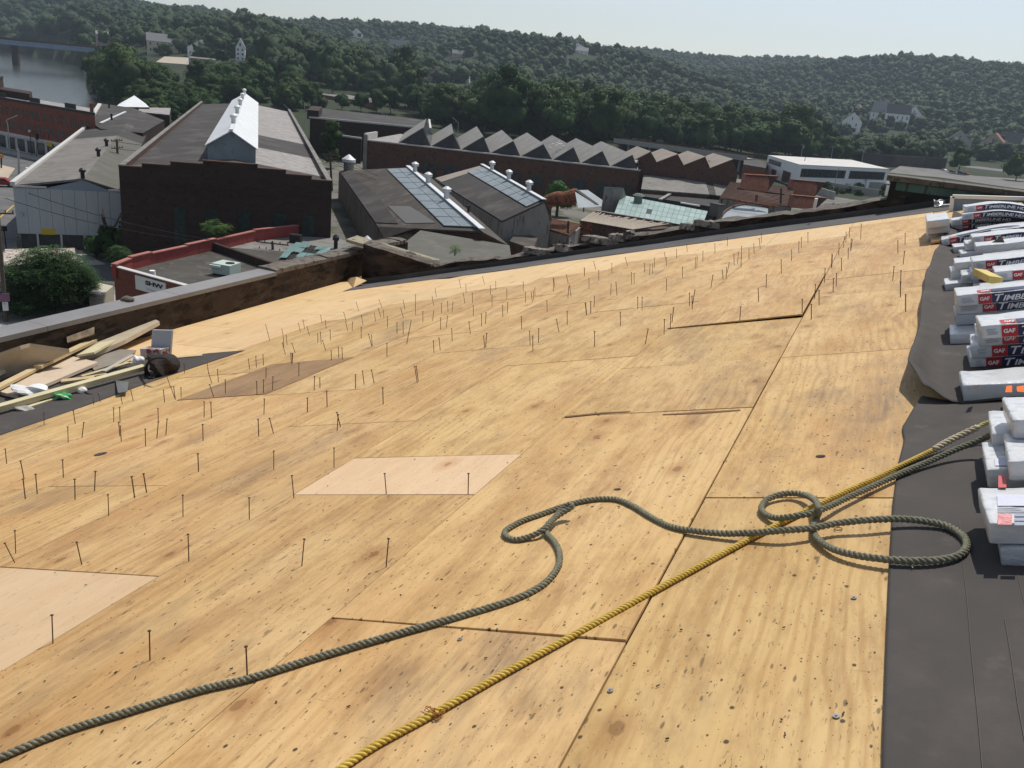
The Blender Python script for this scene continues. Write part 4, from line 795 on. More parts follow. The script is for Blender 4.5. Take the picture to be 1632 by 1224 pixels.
# ------------------------------------------------------------------ trees
def leafmat(name, c1, c2, hue=.02, val=.25, s=.35):
    m = bpy.data.materials.new(name); m.use_nodes = True; n = m.node_tree.nodes; l = m.node_tree.links; b = n['Principled BSDF']
    b.inputs['Roughness'].default_value = .75; b.inputs['Specular IOR Level'].default_value = .2
    tc = n.new('ShaderNodeTexCoord'); t = n.new('ShaderNodeTexNoise'); t.inputs['Scale'].default_value = s; t.inputs['Detail'].default_value = 3; l.new(tc.outputs['Object'], t.inputs[0])
    mr = n.new('ShaderNodeMapRange'); mr.inputs[1].default_value = .35; mr.inputs[2].default_value = .65; l.new(t.outputs[0], mr.inputs[0])
    x = n.new('ShaderNodeMix'); x.data_type = 'RGBA'; l.new(mr.outputs[0], x.inputs[0]); x.inputs[6].default_value = (*c1, 1); x.inputs[7].default_value = (*c2, 1)
    oi = n.new('ShaderNodeObjectInfo'); hv = n.new('ShaderNodeHueSaturation'); l.new(x.outputs[2], hv.inputs['Color'])
    r = n.new('ShaderNodeMapRange'); r.inputs[3].default_value = 1-val; r.inputs[4].default_value = 1+val; l.new(oi.outputs['Random'], r.inputs[0]); l.new(r.outputs[0], hv.inputs['Value'])
    f = n.new('ShaderNodeMath'); f.operation = 'MULTIPLY'; f.inputs[1].default_value = 7.7; l.new(oi.outputs['Random'], f.inputs[0]); g = n.new('ShaderNodeMath'); g.operation = 'FRACT'; l.new(f.outputs[0], g.inputs[0])
    r2 = n.new('ShaderNodeMapRange'); r2.inputs[3].default_value = .5-hue; r2.inputs[4].default_value = .5+hue; l.new(g.outputs[0], r2.inputs[0]); l.new(r2.outputs[0], hv.inputs['Hue']); l.new(hv.outputs[0], b.inputs['Base Color'])
    tr = n.new('ShaderNodeBsdfTranslucent'); l.new(hv.outputs[0], tr.inputs[0]); ms = n.new('ShaderNodeMixShader'); ms.inputs[0].default_value = .18
    l.new(b.outputs[0], ms.inputs[1]); l.new(tr.outputs[0], ms.inputs[2]); l.new(ms.outputs[0], n['Material Output'].inputs[0])
    return m
LEAF = leafmat('leaves_dark', (.022, .05, .012), (.05, .095, .022))
LEAFB = leafmat('leaves_bright', (.06, .13, .025), (.09, .18, .035), .01, .1)
LEAFF = leafmat('leaves_forest', (.016, .037, .013), (.038, .070, .022), .0, .0, .03)
BARK = M('bark', (.07, .055, .04), (.11, .09, .07), 4)
ICO = {}
for sub in (1, 2):
    bmx = bmesh.new(); bmesh.ops.create_icosphere(bmx, subdivisions=sub, radius=1); ICO[sub] = (np.array([tuple(v.co) for v in bmx.verts]), np.array([[v.index for v in f.verts] for f in bmx.faces])); bmx.free()
def crown(rg, w, h, nl, nq, qs, sub=1, z0=0., tall=1., core=.80):
    """lobed crown: quads for leaf clumps round several lobes, coarse cores inside. unit: metres; returns verts, tris, quads"""
    V, Tq, Q, N = [], [], [], []; nv = 0; L = []
    for i in range(nl):
        t = rg.uniform(0, 1); a = rg.uniform(0, 6.283); zz = t**.8; rad = (w/2)*(.75*math.sin(math.pi*(.18+.72*zz)))*rg.uniform(.35, 1.)
        s = w*rg.uniform(.17, .30)*(1.15-.35*zz); L.append((np.array([math.cos(a)*rad, math.sin(a)*rad, z0+s*.6+zz*(h-1.6*s)]), s*np.array([1, 1, rg.uniform(.7, .95)*tall])))
    L.append((np.array([0, 0, z0+h*.5]), np.array([w*.3, w*.3, h*.4])))
    bv, bf = ICO[sub]
    for c_, s in L:
        k = core*(1+.16*rg.normal(size=(len(bv), 1))); V.append(c_+bv*s*k); N.append(bv); Tq.append(bf+nv); nv += len(bv)
    per = max(3, nq//len(L))
    for c_, s in L:
        d = rg.normal(size=(per, 3)); d[:, 2] += .3; d /= np.linalg.norm(d, axis=1)[:, None]; p = c_+d*s*rg.uniform(.78, 1.16, size=(per, 1))
        nn = d+rg.normal(size=(per, 3))*.33; nn /= np.linalg.norm(nn, axis=1)[:, None]; a = np.cross(nn, rg.normal(size=(per, 3))); a /= np.linalg.norm(a, axis=1)[:, None]; b = np.cross(nn, a)
        sz = qs*rg.uniform(.5, 1.25, size=(per, 1)); a, b = a*sz, b*sz*rg.uniform(.5, 1, size=(per, 1)); q = np.stack([p-a, p-b*.8+nn*sz*.2, p+a, p+b], 1).reshape(-1, 3)
        V.append(q); dn = d*.75+nn*.35; N.append(np.repeat(dn/np.linalg.norm(dn, axis=1)[:, None], 4, 0)); Q.append(np.arange(per*4).reshape(-1, 4)+nv); nv += per*4
    return np.concatenate(V), np.concatenate(Tq), np.concatenate(Q), np.concatenate(N)
def fastmesh(name, V, Tq, Q, N, mat):
    me = bpy.data.meshes.new(name); me.vertices.add(len(V)); me.vertices.foreach_set('co', np.ascontiguousarray(V, np.float32).ravel())
    nl = Tq.size+Q.size; me.loops.add(nl); me.loops.foreach_set('vertex_index', np.concatenate([Tq.ravel(), Q.ravel()]).astype(np.int32))
    np_ = len(Tq)+len(Q); me.polygons.add(np_); st = np.concatenate([np.arange(len(Tq))*3, Tq.size+np.arange(len(Q))*4]); me.polygons.foreach_set('loop_start', st.astype(np.int32))
    me.polygons.foreach_set('use_smooth', np.concatenate([np.ones(len(Tq), bool), np.zeros(len(Q), bool)]))
    me.materials.append(mat); me.update(calc_edges=True)
    if N is not None: me.normals_split_custom_set_from_vertices(N)   # crowns shade as soft masses
    return me
def trunkmesh(h, r, rg):
    c = MB(); c.tube([(0, 0, -1), (rg.normal()*.1, rg.normal()*.1, h*.5), (rg.normal()*.3, rg.normal()*.3, h)], lambda i: r*(1-.22*i), 6)
    for k in range(3): a = rg.uniform(0, 6.28); c.tube([(0, 0, h*.55), (math.cos(a)*h*.2, math.sin(a)*h*.2, h*.85), (math.cos(a)*h*.35, math.sin(a)*h*.35, h*1.15)], lambda i: r*.5*(1-.3*i), 5)
    o = c.build('trunk', BARK); me = o.data; bpy.data.objects.remove(o); return me
TV = []
for i in range(7):
    rg = np.random.default_rng(100+i); tall = [1, 1.1, .95, 1.2, 1, 1.05, 1.3][i]
    TV.append((fastmesh('crown', *crown(rg, 16*(1 if i < 6 else .62), 14*tall, 13+i % 4, 1500, .55, 2, 2.5, 1), LEAF), trunkmesh(5, .35, rg)))
def tree(p, s, label, group=None, var=None, cm=None, sz=None, cat='tree', name='tree'):
    i = random.randrange(6) if var is None else var; t = thing(name, p, label, cat, group); a = random.uniform(0, 6.28)
    for nm, me in (('crown', cm or TV[i][0]), ('trunk', TV[i][1])):
        o = bpy.data.objects.new(nm, me); C.objects.link(o); o.parent = t
    t.rotation_euler = (0, 0, a); t.scale = (s, s, s*random.uniform(.85, 1.1)) if sz is None else sz
    return t
TLX = [0, 60, 140, 165, 200, 300, 330, 480, 500, 600, 620, 700, 780, 980, 1000, 1200, 1225, 1430, 1500, 1632, 1800]
TLY = [80, 84, 94, 146, 166, 172, 160, 134, 140, 150, 158, 206, 216, 244, 232, 250, 256, 264, 258, 268, 280]
HOUSES = [(228, 90, 300, 58), (300, 96, 340, 66), (372, 100, 394, 68), (196, 76, 228, 56), (150, 74, 186, 52), (236, 108, 340, 92), (280, 128, 372, 112), (618, 92, 654, 66), (550, 64, 582, 48), (680, 134, 716, 110), (716, 134, 750, 118), (718, 94, 758, 82), (904, 90, 948, 72),
 (1378, 212, 1472, 168), (1334, 216, 1372, 186), (1354, 184, 1376, 170), (1500, 242, 1546, 212), (1552, 258, 1616, 214)]
spots = []
for r in np.concatenate([np.arange(285, 780, 16.)]):
    for a in np.arange(math.radians(-60), math.radians(11), 16.5/r):
        aa, rr = a+random.uniform(-.35, .35)*16/r, r+random.uniform(-8, 8); z = float(terr(aa, rr)); 
        if z < -4: continue
        p = Vector((rr*math.sin(aa), rr*math.cos(aa), z)); px, py = proj(p)
        if not (-60 < px < 1700) or py > np.interp(px, TLX, TLY): continue
        s = random.uniform(1.1, 1.85)*(.75 if px < 400 else 1); bad = False
        for x0_, y0_, x1_, y1_ in HOUSES:
            w_ = 8*s*FPX/rr; hp = 19*s*FPX/rr
            if px+w_*.8 > x0_ and px-w_*.8 < x1_ and py > y1_+6 and py-hp < y0_-3: s = (py-y0_+3)*rr/FPX/19
            elif px+w_*.8 > x0_ and px-w_*.8 < x1_ and y1_ < py <= y0_+3 and not (y1_ > py): bad = True
        bad = bad or s < .4
        if px < 175 and py > 78 and py < 130 and px < 135: bad = True
        if not bad: spots.append((rr, aa, z, s, px, py))
spots.sort(key=lambda q: q[0]); near, rest = spots[:150], spots[150:]
for rr, aa, z, s, px, py in near:
    zone = 'on the river bank at the left' if px < 330 else ('behind the brick factory at the left of the saw-tooth roofs' if px < 640 else ('in the dense wood behind the saw-tooth roofs' if px < 1000 else ('in the wood behind the viaduct and the white low building' if px < 1330 else 'in front of the wooded hill at the right')))
    tree((rr*math.sin(aa), rr*math.cos(aa), z-1), s, 'broad leafy tree '+zone, 'trees of the wood beyond the factory')
FV = []
for i in range(6): FV.append(crown(np.random.default_rng(300+i), 15, 13, 9, 420, .8, 2, 1, 1, .86))
FV2 = [crown(np.random.default_rng(330+i), 16, 12, 7, 110, 1.1, 1, 0, 1, .93) for i in range(6)]
def forest(name, items, variants, label):
    Vs, Ts, Qs, Ns = [], [], [], []; nv = 0
    for (x, y, z, s) in items:
        v, t, q, nn = variants[random.randrange(len(variants))]; a = random.uniform(0, 6.28); ca, sa = math.cos(a), math.sin(a); vv = v*np.array([s, s, s*random.uniform(.8, 1.25)])
        Vs.append(np.stack([vv[:, 0]*ca-vv[:, 1]*sa+x, vv[:, 0]*sa+vv[:, 1]*ca+y, vv[:, 2]+z], 1)); Ns.append(np.stack([nn[:, 0]*ca-nn[:, 1]*sa, nn[:, 0]*sa+nn[:, 1]*ca, nn[:, 2]], 1)); Ts.append(t+nv); Qs.append(q+nv); nv += len(v)
    o = bpy.data.objects.new(name, fastmesh(name, np.concatenate(Vs), np.concatenate(Ts), np.concatenate(Qs), np.concatenate(Ns), LEAFF)); C.objects.link(o); return tag(o, label, kind='stuff')
forest('wood', [(rr*math.sin(aa), rr*math.cos(aa), z-1, s) for rr, aa, z, s, px, py in rest], FV, 'dense wood rising behind the first rows of trees')
it = []; r = 770.
while r < 2750:
    for a in np.arange(math.radians(-62), math.radians(12), (12.5+.0025*r)/r):
        aa, rr = a+random.uniform(-.4, .4)*13/r, r+random.uniform(-10, 10); z = float(terr(aa, rr))
        if z < -4: continue
        p = (rr*math.sin(aa), rr*math.cos(aa), z); px, py = proj(p); s = random.uniform(.7, 1.2); bad = False
        if py > np.interp(px, TLX, TLY): continue
        s *= 1.3 if px > 140 else 1.9; hp = 13*s*FPX/rr; w_ = 7*s*FPX/rr
        for x0_, y0_, x1_, y1_ in HOUSES:
            if px+w_*.8 > x0_ and px-w_*.8 < x1_ and py > y0_-1 and py-hp < y0_-3: bad = True
        if not bad: it.append((p[0], p[1], z-1.5, s))
    r += 15+(r-770)*.018
forest('hill_forest', [q for q in it if math.hypot(q[0], q[1]) < 1250], FV2, 'wooded slopes beyond the town')
forest('hill_forest', [q for q in it if math.hypot(q[0], q[1]) >= 1250], [crown(np.random.default_rng(360+i), 17, 12, 6, 50, 1.3, 1, 0, 1, .95) for i in range(6)], 'far wooded hills along the skyline')
print('trees', len(near), len(rest), len(it))
# ------------------------------------------------------------------ buildings below the mill
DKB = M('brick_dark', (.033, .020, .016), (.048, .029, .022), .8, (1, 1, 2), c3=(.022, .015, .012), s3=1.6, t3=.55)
RDB = M('brick_red', (.17, .055, .035), (.21, .075, .048), .7, (1, 1, 2), c3=(.15, .06, .045), s3=1.3, t3=.55)
BRB = M('brick_brown', (.085, .042, .030), (.115, .058, .042), .6, c3=(.055, .032, .025), s3=1.2, t3=.55)
TARD = M('tar_dark', (.042, .038, .035), (.056, .051, .047), .12, (1, 1, 1), c3=(.048, .043, .04), s3=.5, t3=.52, stain=(.11, .10, .095), ss=.18)
TARG = M('tar_grey', (.16, .155, .145), (.21, .20, .185), .15, c3=(.125, .12, .11), s3=.7, t3=.55, stain=(.25, .235, .22), ss=.25)
TARB = M('tar_brown', (.058, .048, .042), (.078, .066, .057), .25, c3=(.062, .052, .046), s3=.8, t3=.5, stain=(.14, .12, .105), ss=.3)
PALE = M('roof_pale', (.27, .255, .245), (.33, .31, .30), .3, c3=(.22, .21, .2), s3=1., t3=.5)
OLIVE = M('roof_olive', (.095, .093, .078), (.115, .112, .095), .3, stain=(.14, .135, .115), ss=.5)
METW = M('metal_white', (.60, .62, .63), (.68, .70, .71), .3, (1, 1, 3), rough=.45, spec=.5, c3=(.5, .5, .5), s3=.9, t3=.6)
METB = M('metal_bluegrey', (.19, .225, .245), (.24, .275, .295), .5, rough=.5, spec=.4, c3=(.15, .18, .195), s3=1.4, t3=.58)
WALLP = M('wall_panel_pale', (.36, .385, .40), (.41, .43, .445), .6, (1, 1, .15), rough=.7, c3=(.4, .42, .43), s3=.8, t3=.6)
WHT = M('paint_white', (.80, .80, .79), (.84, .84, .83), 2, c3=(.62, .61, .58), s3=3, t3=.6)
CRM = M('paint_cream', (.55, .50, .38), (.6, .55, .42), 2); PNK = M('paint_pink', (.42, .30, .26), (.46, .34, .3), 2); TANW = M('paint_tan', (.45, .36, .28), (.5, .41, .32), 2); YELW = M('paint_yellow', (.6, .42, .16), (.64, .46, .2), 2)
RGY = M('shingle_grey', (.22, .22, .225), (.28, .28, .28), 2); RDK = M('shingle_dark', (.10, .09, .09), (.14, .13, .125), 2); RRD = M('shingle_red', (.25, .12, .09), (.3, .15, .11), 2)
GLS = M('window_glass', (.02, .025, .03), (.05, .055, .06), 3, rough=.2, spec=.5); TEAL = M('glass_teal', (.14, .24, .235), (.20, .31, .30), 1.2, rough=.3, spec=.5)
PANEG = M('glass_greenish', (.24, .34, .30), (.31, .41, .365), .8, rough=.35, spec=.5, rnd=.12); FRMG = M('frame_dark', (.06, .065, .06)); TRIM = M('trim_pale', (.48, .47, .45), (.54, .53, .51), 1.5)
RUST = M('rust', (.19, .07, .035), (.27, .105, .055), .8, rough=.9, c3=(.10, .04, .025), s3=2, t3=.5, bump=.4, bs=8); RUSTD = M('rust_dark', (.07, .035, .025), (.12, .055, .035), 1.2, c3=(.04, .03, .025), s3=2.5, t3=.5)
RUSTP = M('rust_pink', (.30, .12, .08), (.36, .16, .11), .9, c3=(.24, .09, .06), s3=1.5, t3=.55); CORR = M('wall_weathered', (.20, .19, .175), (.27, .255, .235), .8, (1, 1, .25), c3=(.14, .10, .08), s3=1.4, t3=.56)
ASPH = M('asphalt', (.10, .10, .105), (.14, .14, .14), .3, stain=(.17, .165, .16), ss=.15); CONC = M('pavement_beige', (.40, .34, .26), (.46, .39, .3), .4); CONG = M('concrete_grey', (.30, .29, .27), (.36, .35, .32), .5); LOTP = M('lot_pale', (.38, .33, .26), (.44, .39, .31), .05); LOTG = M('lot_grey', (.13, .125, .12), (.18, .17, .16), .06, c3=(.08, .09, .06), s3=.1, t3=.58)
POLE = M('pole_wood', (.10, .075, .055), (.14, .105, .08), 3); POLG = M('pole_grey', (.36, .36, .35), rough=.5); BLK = M('black_iron', (.02, .02, .02), rough=.5); REDP = M('paint_red', (.35, .03, .03), rough=.5); YELP = M('paint_yellow_sign', (.5, .36, .03)); REDC = M('coping_red', (.24, .045, .04), (.3, .065, .055), 1.5)
IVY = LEAF

def slab(pts, t, name, mat, par, up=.0):
    c = MB(); c.hexa([p+Vector((0, 0, up-t)) for p in pts], [p+Vector((0, 0, up)) for p in pts]); return c.build(name, mat, par)
def bil(A1, A2, B1, B2, s, t): return along(along(A1, A2, s), along(B1, B2, s), t)
def bslab(A1, A2, B1, B2, nx, ny, t, name, mat, par, up=0.):   # gently twisted roof sheet built as a grid
    c = MB(); g = [[bil(A1, A2, B1, B2, i/nx, j/ny)+Vector((0, 0, up)) for i in range(nx+1)] for j in range(ny+1)]; V = [p for r in g for p in r]
    c.idx(V, [(j*(nx+1)+i, j*(nx+1)+i+1, (j+1)*(nx+1)+i+1, (j+1)*(nx+1)+i) for j in range(ny) for i in range(nx)]); o = c.build(name, mat, par); md = o.modifiers.new('t', 'SOLIDIFY'); md.thickness = t; md.offset = -1; return o
def walls(pts, z0, name, mat, par, drop=.06, closed=True):   # walls falling from a loop of roof points to z0
    c = MB(); n = len(pts); top = [p-Vector((0, 0, drop)) for p in pts]; bot = [Vector((p.x, p.y, z0)) for p in pts]
    c.hexa(bot, top); return c.build(name, mat, par)
def bars(segs, w_, t_, name, mat, par):
    for p, q in segs:
        c = MB(); c.beam(p, q, w_, t_); c.build(name, mat, par)
def wins(par, A, B, rects, frame=TRIM, pane=GLS, nm='window', sill=True, out=.05, detail=True):
    """windows on the wall from A to B (ground points); rects: (s0, s1, z0, z1) in metres; the outside is the camera's side"""
    A, B = Vector((A[0], A[1], 0)), Vector((B[0], B[1], 0)); d = (B-A).normalized(); n = Vector((d.y, -d.x, 0))
    if n.dot(-A) < 0: n = -n
    for s0, s1, z0, z1 in rects:
        def q(s, z, o): return A+d*s+n*o+Vector((0, 0, z))
        w_ = min(.14, (s1-s0)*.14); f = MB()
        for a, b, c_, e_ in ((s0-w_, s1+w_, z0-w_, z0), (s0-w_, s1+w_, z1, z1+w_), (s0-w_, s0, z0, z1), (s1, s1+w_, z0, z1)):
            f.hexa([q(a, c_, -.05), q(b, c_, -.05), q(b, e_, -.05), q(a, e_, -.05)], [q(a, c_, out), q(b, c_, out), q(b, e_, out), q(a, e_, out)])
        fo = f.build(nm, frame, par); c = MB(); c.hexa([q(s0, z0, -.05), q(s1, z0, -.05), q(s1, z1, -.05), q(s0, z1, -.05)], [q(s0, z0, .02), q(s1, z0, .02), q(s1, z1, .02), q(s0, z1, .02)]); c.build('pane', pane, fo)
def vent(par, p, r=.35, h=1.2, mat=METW, cap=True):
    c = MB(); c.cyl(p, p+Vector((0, 0, h*.65)), r*.75, n=10)
    if cap: c.cyl(p+Vector((0, 0, h*.6)), p+Vector((0, 0, h*.82)), r*1.25, r*1.15, n=10); c.cyl(p+Vector((0, 0, h*.82)), p+Vector((0, 0, h)), r*1.3, r*.4, n=10)
    return c.build('roof_vent', mat, par)
def along(A, B, t): return A+(B-A)*t
def rectframe(pl, pr, z, L):
    A, B = G(*pl, z), G(*pr, z); d = (B-A); w_ = d.length; d.normalize(); n = Vector((-d.y, d.x, 0))
    if n.dot(A) < 0: n = -n
    return A, d, n, w_
def q3(A, d, n, s, t, z): return Vector((A.x+d.x*s+n.x*t, A.y+d.y*s+n.y*t, z))

# --- pale panelled shed at the left
z = 7.7; A, d, n, w_ = rectframe((20, 295), (192, 303), z, 0); sh = thing('pale_shed', A-Vector((0, 0, z)), 'pale panelled shed with grey ribbed roof and three pipe vents, left of the brick factory', 'building')
Lr = 92.; rx = G(131, 286, 8.9); rs_ = (rx-A).dot(d)
fl_, fr_, bl_, br_ = q3(A, d, n, 0, 0, z), q3(A, d, n, w_, 0, z), q3(A, d, n, 0, Lr, z), q3(A, d, n, w_, Lr, z); rf, rb_ = q3(A, d, n, rs_, 0, 8.9), q3(A, d, n, rs_, Lr, 8.9)
Lg = 58.
m1, m2, m3 = q3(A, d, n, 0, Lg, z), q3(A, d, n, rs_, Lg, 8.9), q3(A, d, n, w_, Lg, z)
slab([fl_, rf, m2, m1], .25, 'roof_slope', M('shed_roof_grey', (.17, .158, .145), (.21, .195, .18), .2, (1, 1, 1), c3=(.13, .12, .11), s3=.6, t3=.5, stain=(.2, .19, .18), ss=.3), sh); slab([rf, fr_, m3, m2], .25, 'roof_slope', OLIVE, sh)
slab([m1, m2, rb_, bl_], .26, 'roof_slope', TARD, sh); slab([m2, m3, br_, rb_], .26, 'roof_slope', TARD, sh)
c = MB(); zl = 1.9; c.hexa([q3(A, d, n, .3, .3, 0), q3(A, d, n, w_-.1, .3, 0), q3(A, d, n, w_-.1, Lr, 0), q3(A, d, n, .3, Lr, 0)], [q3(A, d, n, .3, .3, z-.3), q3(A, d, n, w_-.1, .3, z-.3), q3(A, d, n, w_-.1, Lr, z-.3), q3(A, d, n, .3, Lr, z-.3)]); c.build('base_wall', M('base_dark', (.045, .045, .045), (.07, .07, .07), 1), sh)
np_ = 9
for i in range(np_):
    a, b = i*w_/np_+.015, (i+1)*w_/np_-.015; o_ = random.uniform(-.012, .012)
    c = MB(); c.hexa([q3(A, d, n, a, o_, zl), q3(A, d, n, b, o_, zl), q3(A, d, n, b, .25, zl), q3(A, d, n, a, .25, zl)], [q3(A, d, n, a, o_, z-.28), q3(A, d, n, b, o_, z-.28), q3(A, d, n, b, .25, z-.28), q3(A, d, n, a, .25, z-.28)]); c.build('wall_panel', WALLP, sh)
c = MB(); c.hexa([q3(A, d, n, 3.2, .02, z-.27), q3(A, d, n, w_-.8, .02, z-.27), q3(A, d, n, w_-.8, .2, z-.27), q3(A, d, n, 3.2, .2, z-.27)], [rf+d*-.15-Vector((0, 0, .27))+n*.02, rf+d*.15-Vector((0, 0, .27))+n*.02, rf+d*.15-Vector((0, 0, .27))+n*.2, rf-d*.15-Vector((0, 0, .27))+n*.2]); c.build('gable_panel', M('gable_bluegrey', (.24, .28, .33)), sh)
c = MB(); c.beam(fl_+Vector((0, 0, .15)), bl_+Vector((0, 0, .15)), .55, .5); c.build('parapet_trim', TRIM, sh); c = MB(); c.beam(fl_+Vector((0, 0, -.08)), q3(A, d, n, 3.6, 0, z-.08), .3, .22); c.build('parapet_trim', TRIM, sh); c = MB(); c.beam(q3(A, d, n, w_-1.4, 0, z-.08), fr_+Vector((0, 0, -.08)), .3, .22); c.build('parapet_trim', TRIM, sh)
for t in (2., 4.6, 7.2): c = MB(); c.box(q3(A, d, n, t, .18, 0), d*.22, n*.1, (0, 0, zl)); c.build('post', TRIM, sh)
for px, py in ((132, 284), (157, 249), (170, 233)): p = G(px, py, 8.9); vent(sh, p, .32, 1.25, BLK)
c = MB(); p = q3(A, d, n, 1.2, -.03, 2.2)-Vector((0, 0, .35)); c.box(p+d*1.4, d*1.5, n*.02, (0, 0, .75)); c.build('yellow_sign', YELP, sh)
c = MB(); p = q3(A, d, n, .55, -.12, z-3.6); c.box(p, d*.3, -n*.25, (0, 0, .35)); c.build('wall_lamp', POLG, sh)
# roof cluster beyond it
bk = thing('dark_roof_shed', G(200, 190, 0), 'low dark roofed shed beyond the pale shed with a light edge strip', 'building'); pp = [G(x, y, 8.5) for x, y in ((141, 192), (163, 165), (212, 172), (262, 192), (228, 212), (160, 205))]; walls(pp, 0, 'wall', DKB, bk); slab(pp, .3, 'roof', TARD, bk)
c = MB(); c.beam(G(143, 191, 8.9), G(159, 166, 8.9), .9, .4); c.build('parapet_trim', TRIM, bk); c = MB(); c.beam(G(160, 196, 8.6), G(200, 178, 8.6), .5, .15); c.build('edge_strip', METW, bk)
for q in ((174, 172), (178, 191)): vent(bk, G(*q, 8.5), .3, 2., BLK, False)
wr = thing('white_roof_shed', G(215, 170, 0), 'small shed with a pale pointed metal roof by the river', 'building'); ap = G(214, 152, 10.5); pp = [G(x, y, 8) for x, y in ((184, 170), (238, 171), (232, 165), (192, 164))]
walls(pp, 0, 'wall', DKB, wr); c = MB(); [c.face([pp[i], pp[(i+1) % 4], ap]) for i in range(4)]; c.face(pp[::-1]); c.build('roof', METW, wr)
w2 = thing('white_roof_shed', G(245, 180, 0), 'flat pale metal roof strip right of the small pointed roof', 'building'); pp = [G(x, y, 7.5) for x, y in ((220, 178), (270, 183), (272, 172), (222, 171))]; walls(pp, 0, 'wall', DKB, w2); slab(pp, .3, 'roof', PALE, w2)

# --- big brick factory with stepped gable and metal lantern
z = 12.; A, d, n, w_ = rectframe((189, 265), (529, 290), z, 0); n = Vector((-.645, .764, 0)); L = 148.; fb = thing('brick_factory', A-Vector((0, 0, z)), 'big dark brick factory with stepped gable and long white roof lantern', 'building')
q = lambda s, t, zz: q3(A, d, n, s, t, zz)
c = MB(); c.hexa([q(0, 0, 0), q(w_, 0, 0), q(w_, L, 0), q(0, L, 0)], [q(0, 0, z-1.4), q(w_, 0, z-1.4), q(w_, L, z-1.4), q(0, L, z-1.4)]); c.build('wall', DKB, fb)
st = [0, .105, .235, .385, .64, .775, .90, 1]; lv = [0, .42, .85, 1.25, .85, .42, 0]
for i in range(7):
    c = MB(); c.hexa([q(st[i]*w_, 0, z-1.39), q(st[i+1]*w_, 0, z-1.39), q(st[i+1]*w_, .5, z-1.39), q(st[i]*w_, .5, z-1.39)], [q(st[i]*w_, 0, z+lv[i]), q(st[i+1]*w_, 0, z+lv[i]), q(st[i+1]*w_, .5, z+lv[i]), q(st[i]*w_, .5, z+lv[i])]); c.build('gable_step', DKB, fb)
    c = MB(); c.hexa([q(st[i]*w_-.06, -.06, z+lv[i]+.003), q(st[i+1]*w_+.06, -.06, z+lv[i]+.003), q(st[i+1]*w_+.06, .56, z+lv[i]+.003), q(st[i]*w_-.06, .56, z+lv[i]+.003)], [q(st[i]*w_-.06, -.06, z+lv[i]+.13+i*.003), q(st[i+1]*w_+.06, -.06, z+lv[i]+.13+i*.003), q(st[i+1]*w_+.06, .56, z+lv[i]+.13+i*.003), q(st[i]*w_-.06, .56, z+lv[i]+.13+i*.003)]); c.build('coping', BRB, fb)
zr, ze = z+.75, z-.55; mid = .52*w_
slab([q(.5, .5, ze), q(mid, .5, zr), q(mid, L, zr), q(.5, L, ze)], .2, 'roof_slope', TARD, fb)
cuts = [.5, 9, 30, 52, 86, L]
for i, mt in enumerate((TARD, PALE, TARD, PALE, TARD)): slab([q(mid+.01, cuts[i], zr), q(w_-.5, cuts[i], ze), q(w_-.5, cuts[i+1], ze), q(mid+.01, cuts[i+1], zr)], .2, 'roof_slope', mt if i != 4 else PALE, fb)
for s in (0, w_-.5):
    c = MB(); c.hexa([q(s, .55, z-1.39), q(s+.5, .55, z-1.39), q(s+.5, L, z-1.39), q(s, L, z-1.39)], [q(s, .55, z+.02), q(s+.5, .55, z+.02), q(s+.5, L, z+.02), q(s, L, z+.02)]); c.build('side_parapet', BRB, fb)
    c = MB(); c.box(q(s-.05, .57, z+.023), d*.6, n*(L-.6), (0, 0, .13)); c.build('coping', COPE if False else TARG, fb)
m_a, m_b, mr = G(328, 246, 13.1), G(410, 252, 13.1), G(367, 220, 16.2); det = d.x*n.y-d.y*n.x; st_ = lambda p: (((p.x-A.x)*n.y-(p.y-A.y)*n.x)/det, (d.x*(p.y-A.y)-d.y*(p.x-A.x))/det); ma_, mb2_ = st_(m_a), st_(m_b); t0 = (ma_[1]+mb2_[1])/2; sa, sb_ = ma_[0], mb2_[0]; sr = (sa+sb_)/2; far_ = G(388, 148, 16.2); t1 = st_(far_)[1]
c = MB(); c.hexa([q(sa+.2, t0, 12), q(sb_-.2, t0, 12), q(sb_-.2, t1, 12), q(sa+.2, t1, 12)], [q(sa+.2, t0, 14.3), q(sb_-.2, t0, 14.3), q(sb_-.2, t1, 14.3), q(sa+.2, t1, 14.3)]); c.build('lantern_wall', METB, fb)
c = MB(); c.hexa([q(sa+.2, t0, 14.29), q(sb_-.2, t0, 14.29), q(sb_-.2, t0+.2, 14.29), q(sa+.2, t0+.2, 14.29)], [q(sr-.1, t0, 16.1), q(sr+.1, t0, 16.1), q(sr+.1, t0+.2, 16.1), q(sr-.1, t0+.2, 16.1)]); c.build('lantern_gable', METB, fb)
nb = 14
for i in range(nb):                                             # lantern roof in standing seam sheets
    a, b = t0-.3+(t1-t0+.3)*i/nb+.02, t0-.3+(t1-t0+.3)*(i+1)/nb-.02
    slab([q(sa-.1, a, 14.2), q(sr, a, 16.2), q(sr, b, 16.2), q(sa-.1, b, 14.2)], .12, 'roof_sheet', METW, fb); slab([q(sr+.003, a, 16.2), q(sb_+.1, a, 14.2), q(sb_+.1, b, 14.2), q(sr+.003, b, 16.2)], .12, 'roof_sheet', METW, fb)
c = MB(); c.beam(q(sr, t0-.3, 16.28), q(sr, t1, 16.28), .45, .12); c.build('ridge_cap', METW, fb)
for px, py in ((373, 197), (378, 181), (381, 168), (384, 158), (386, 150)): p = G(px, py, 16.3); vent(fb, q(sr, st_(p)[1], 16.3), .38, 1.3)
ws = [.055, .265, .42, .575, .77, .90]
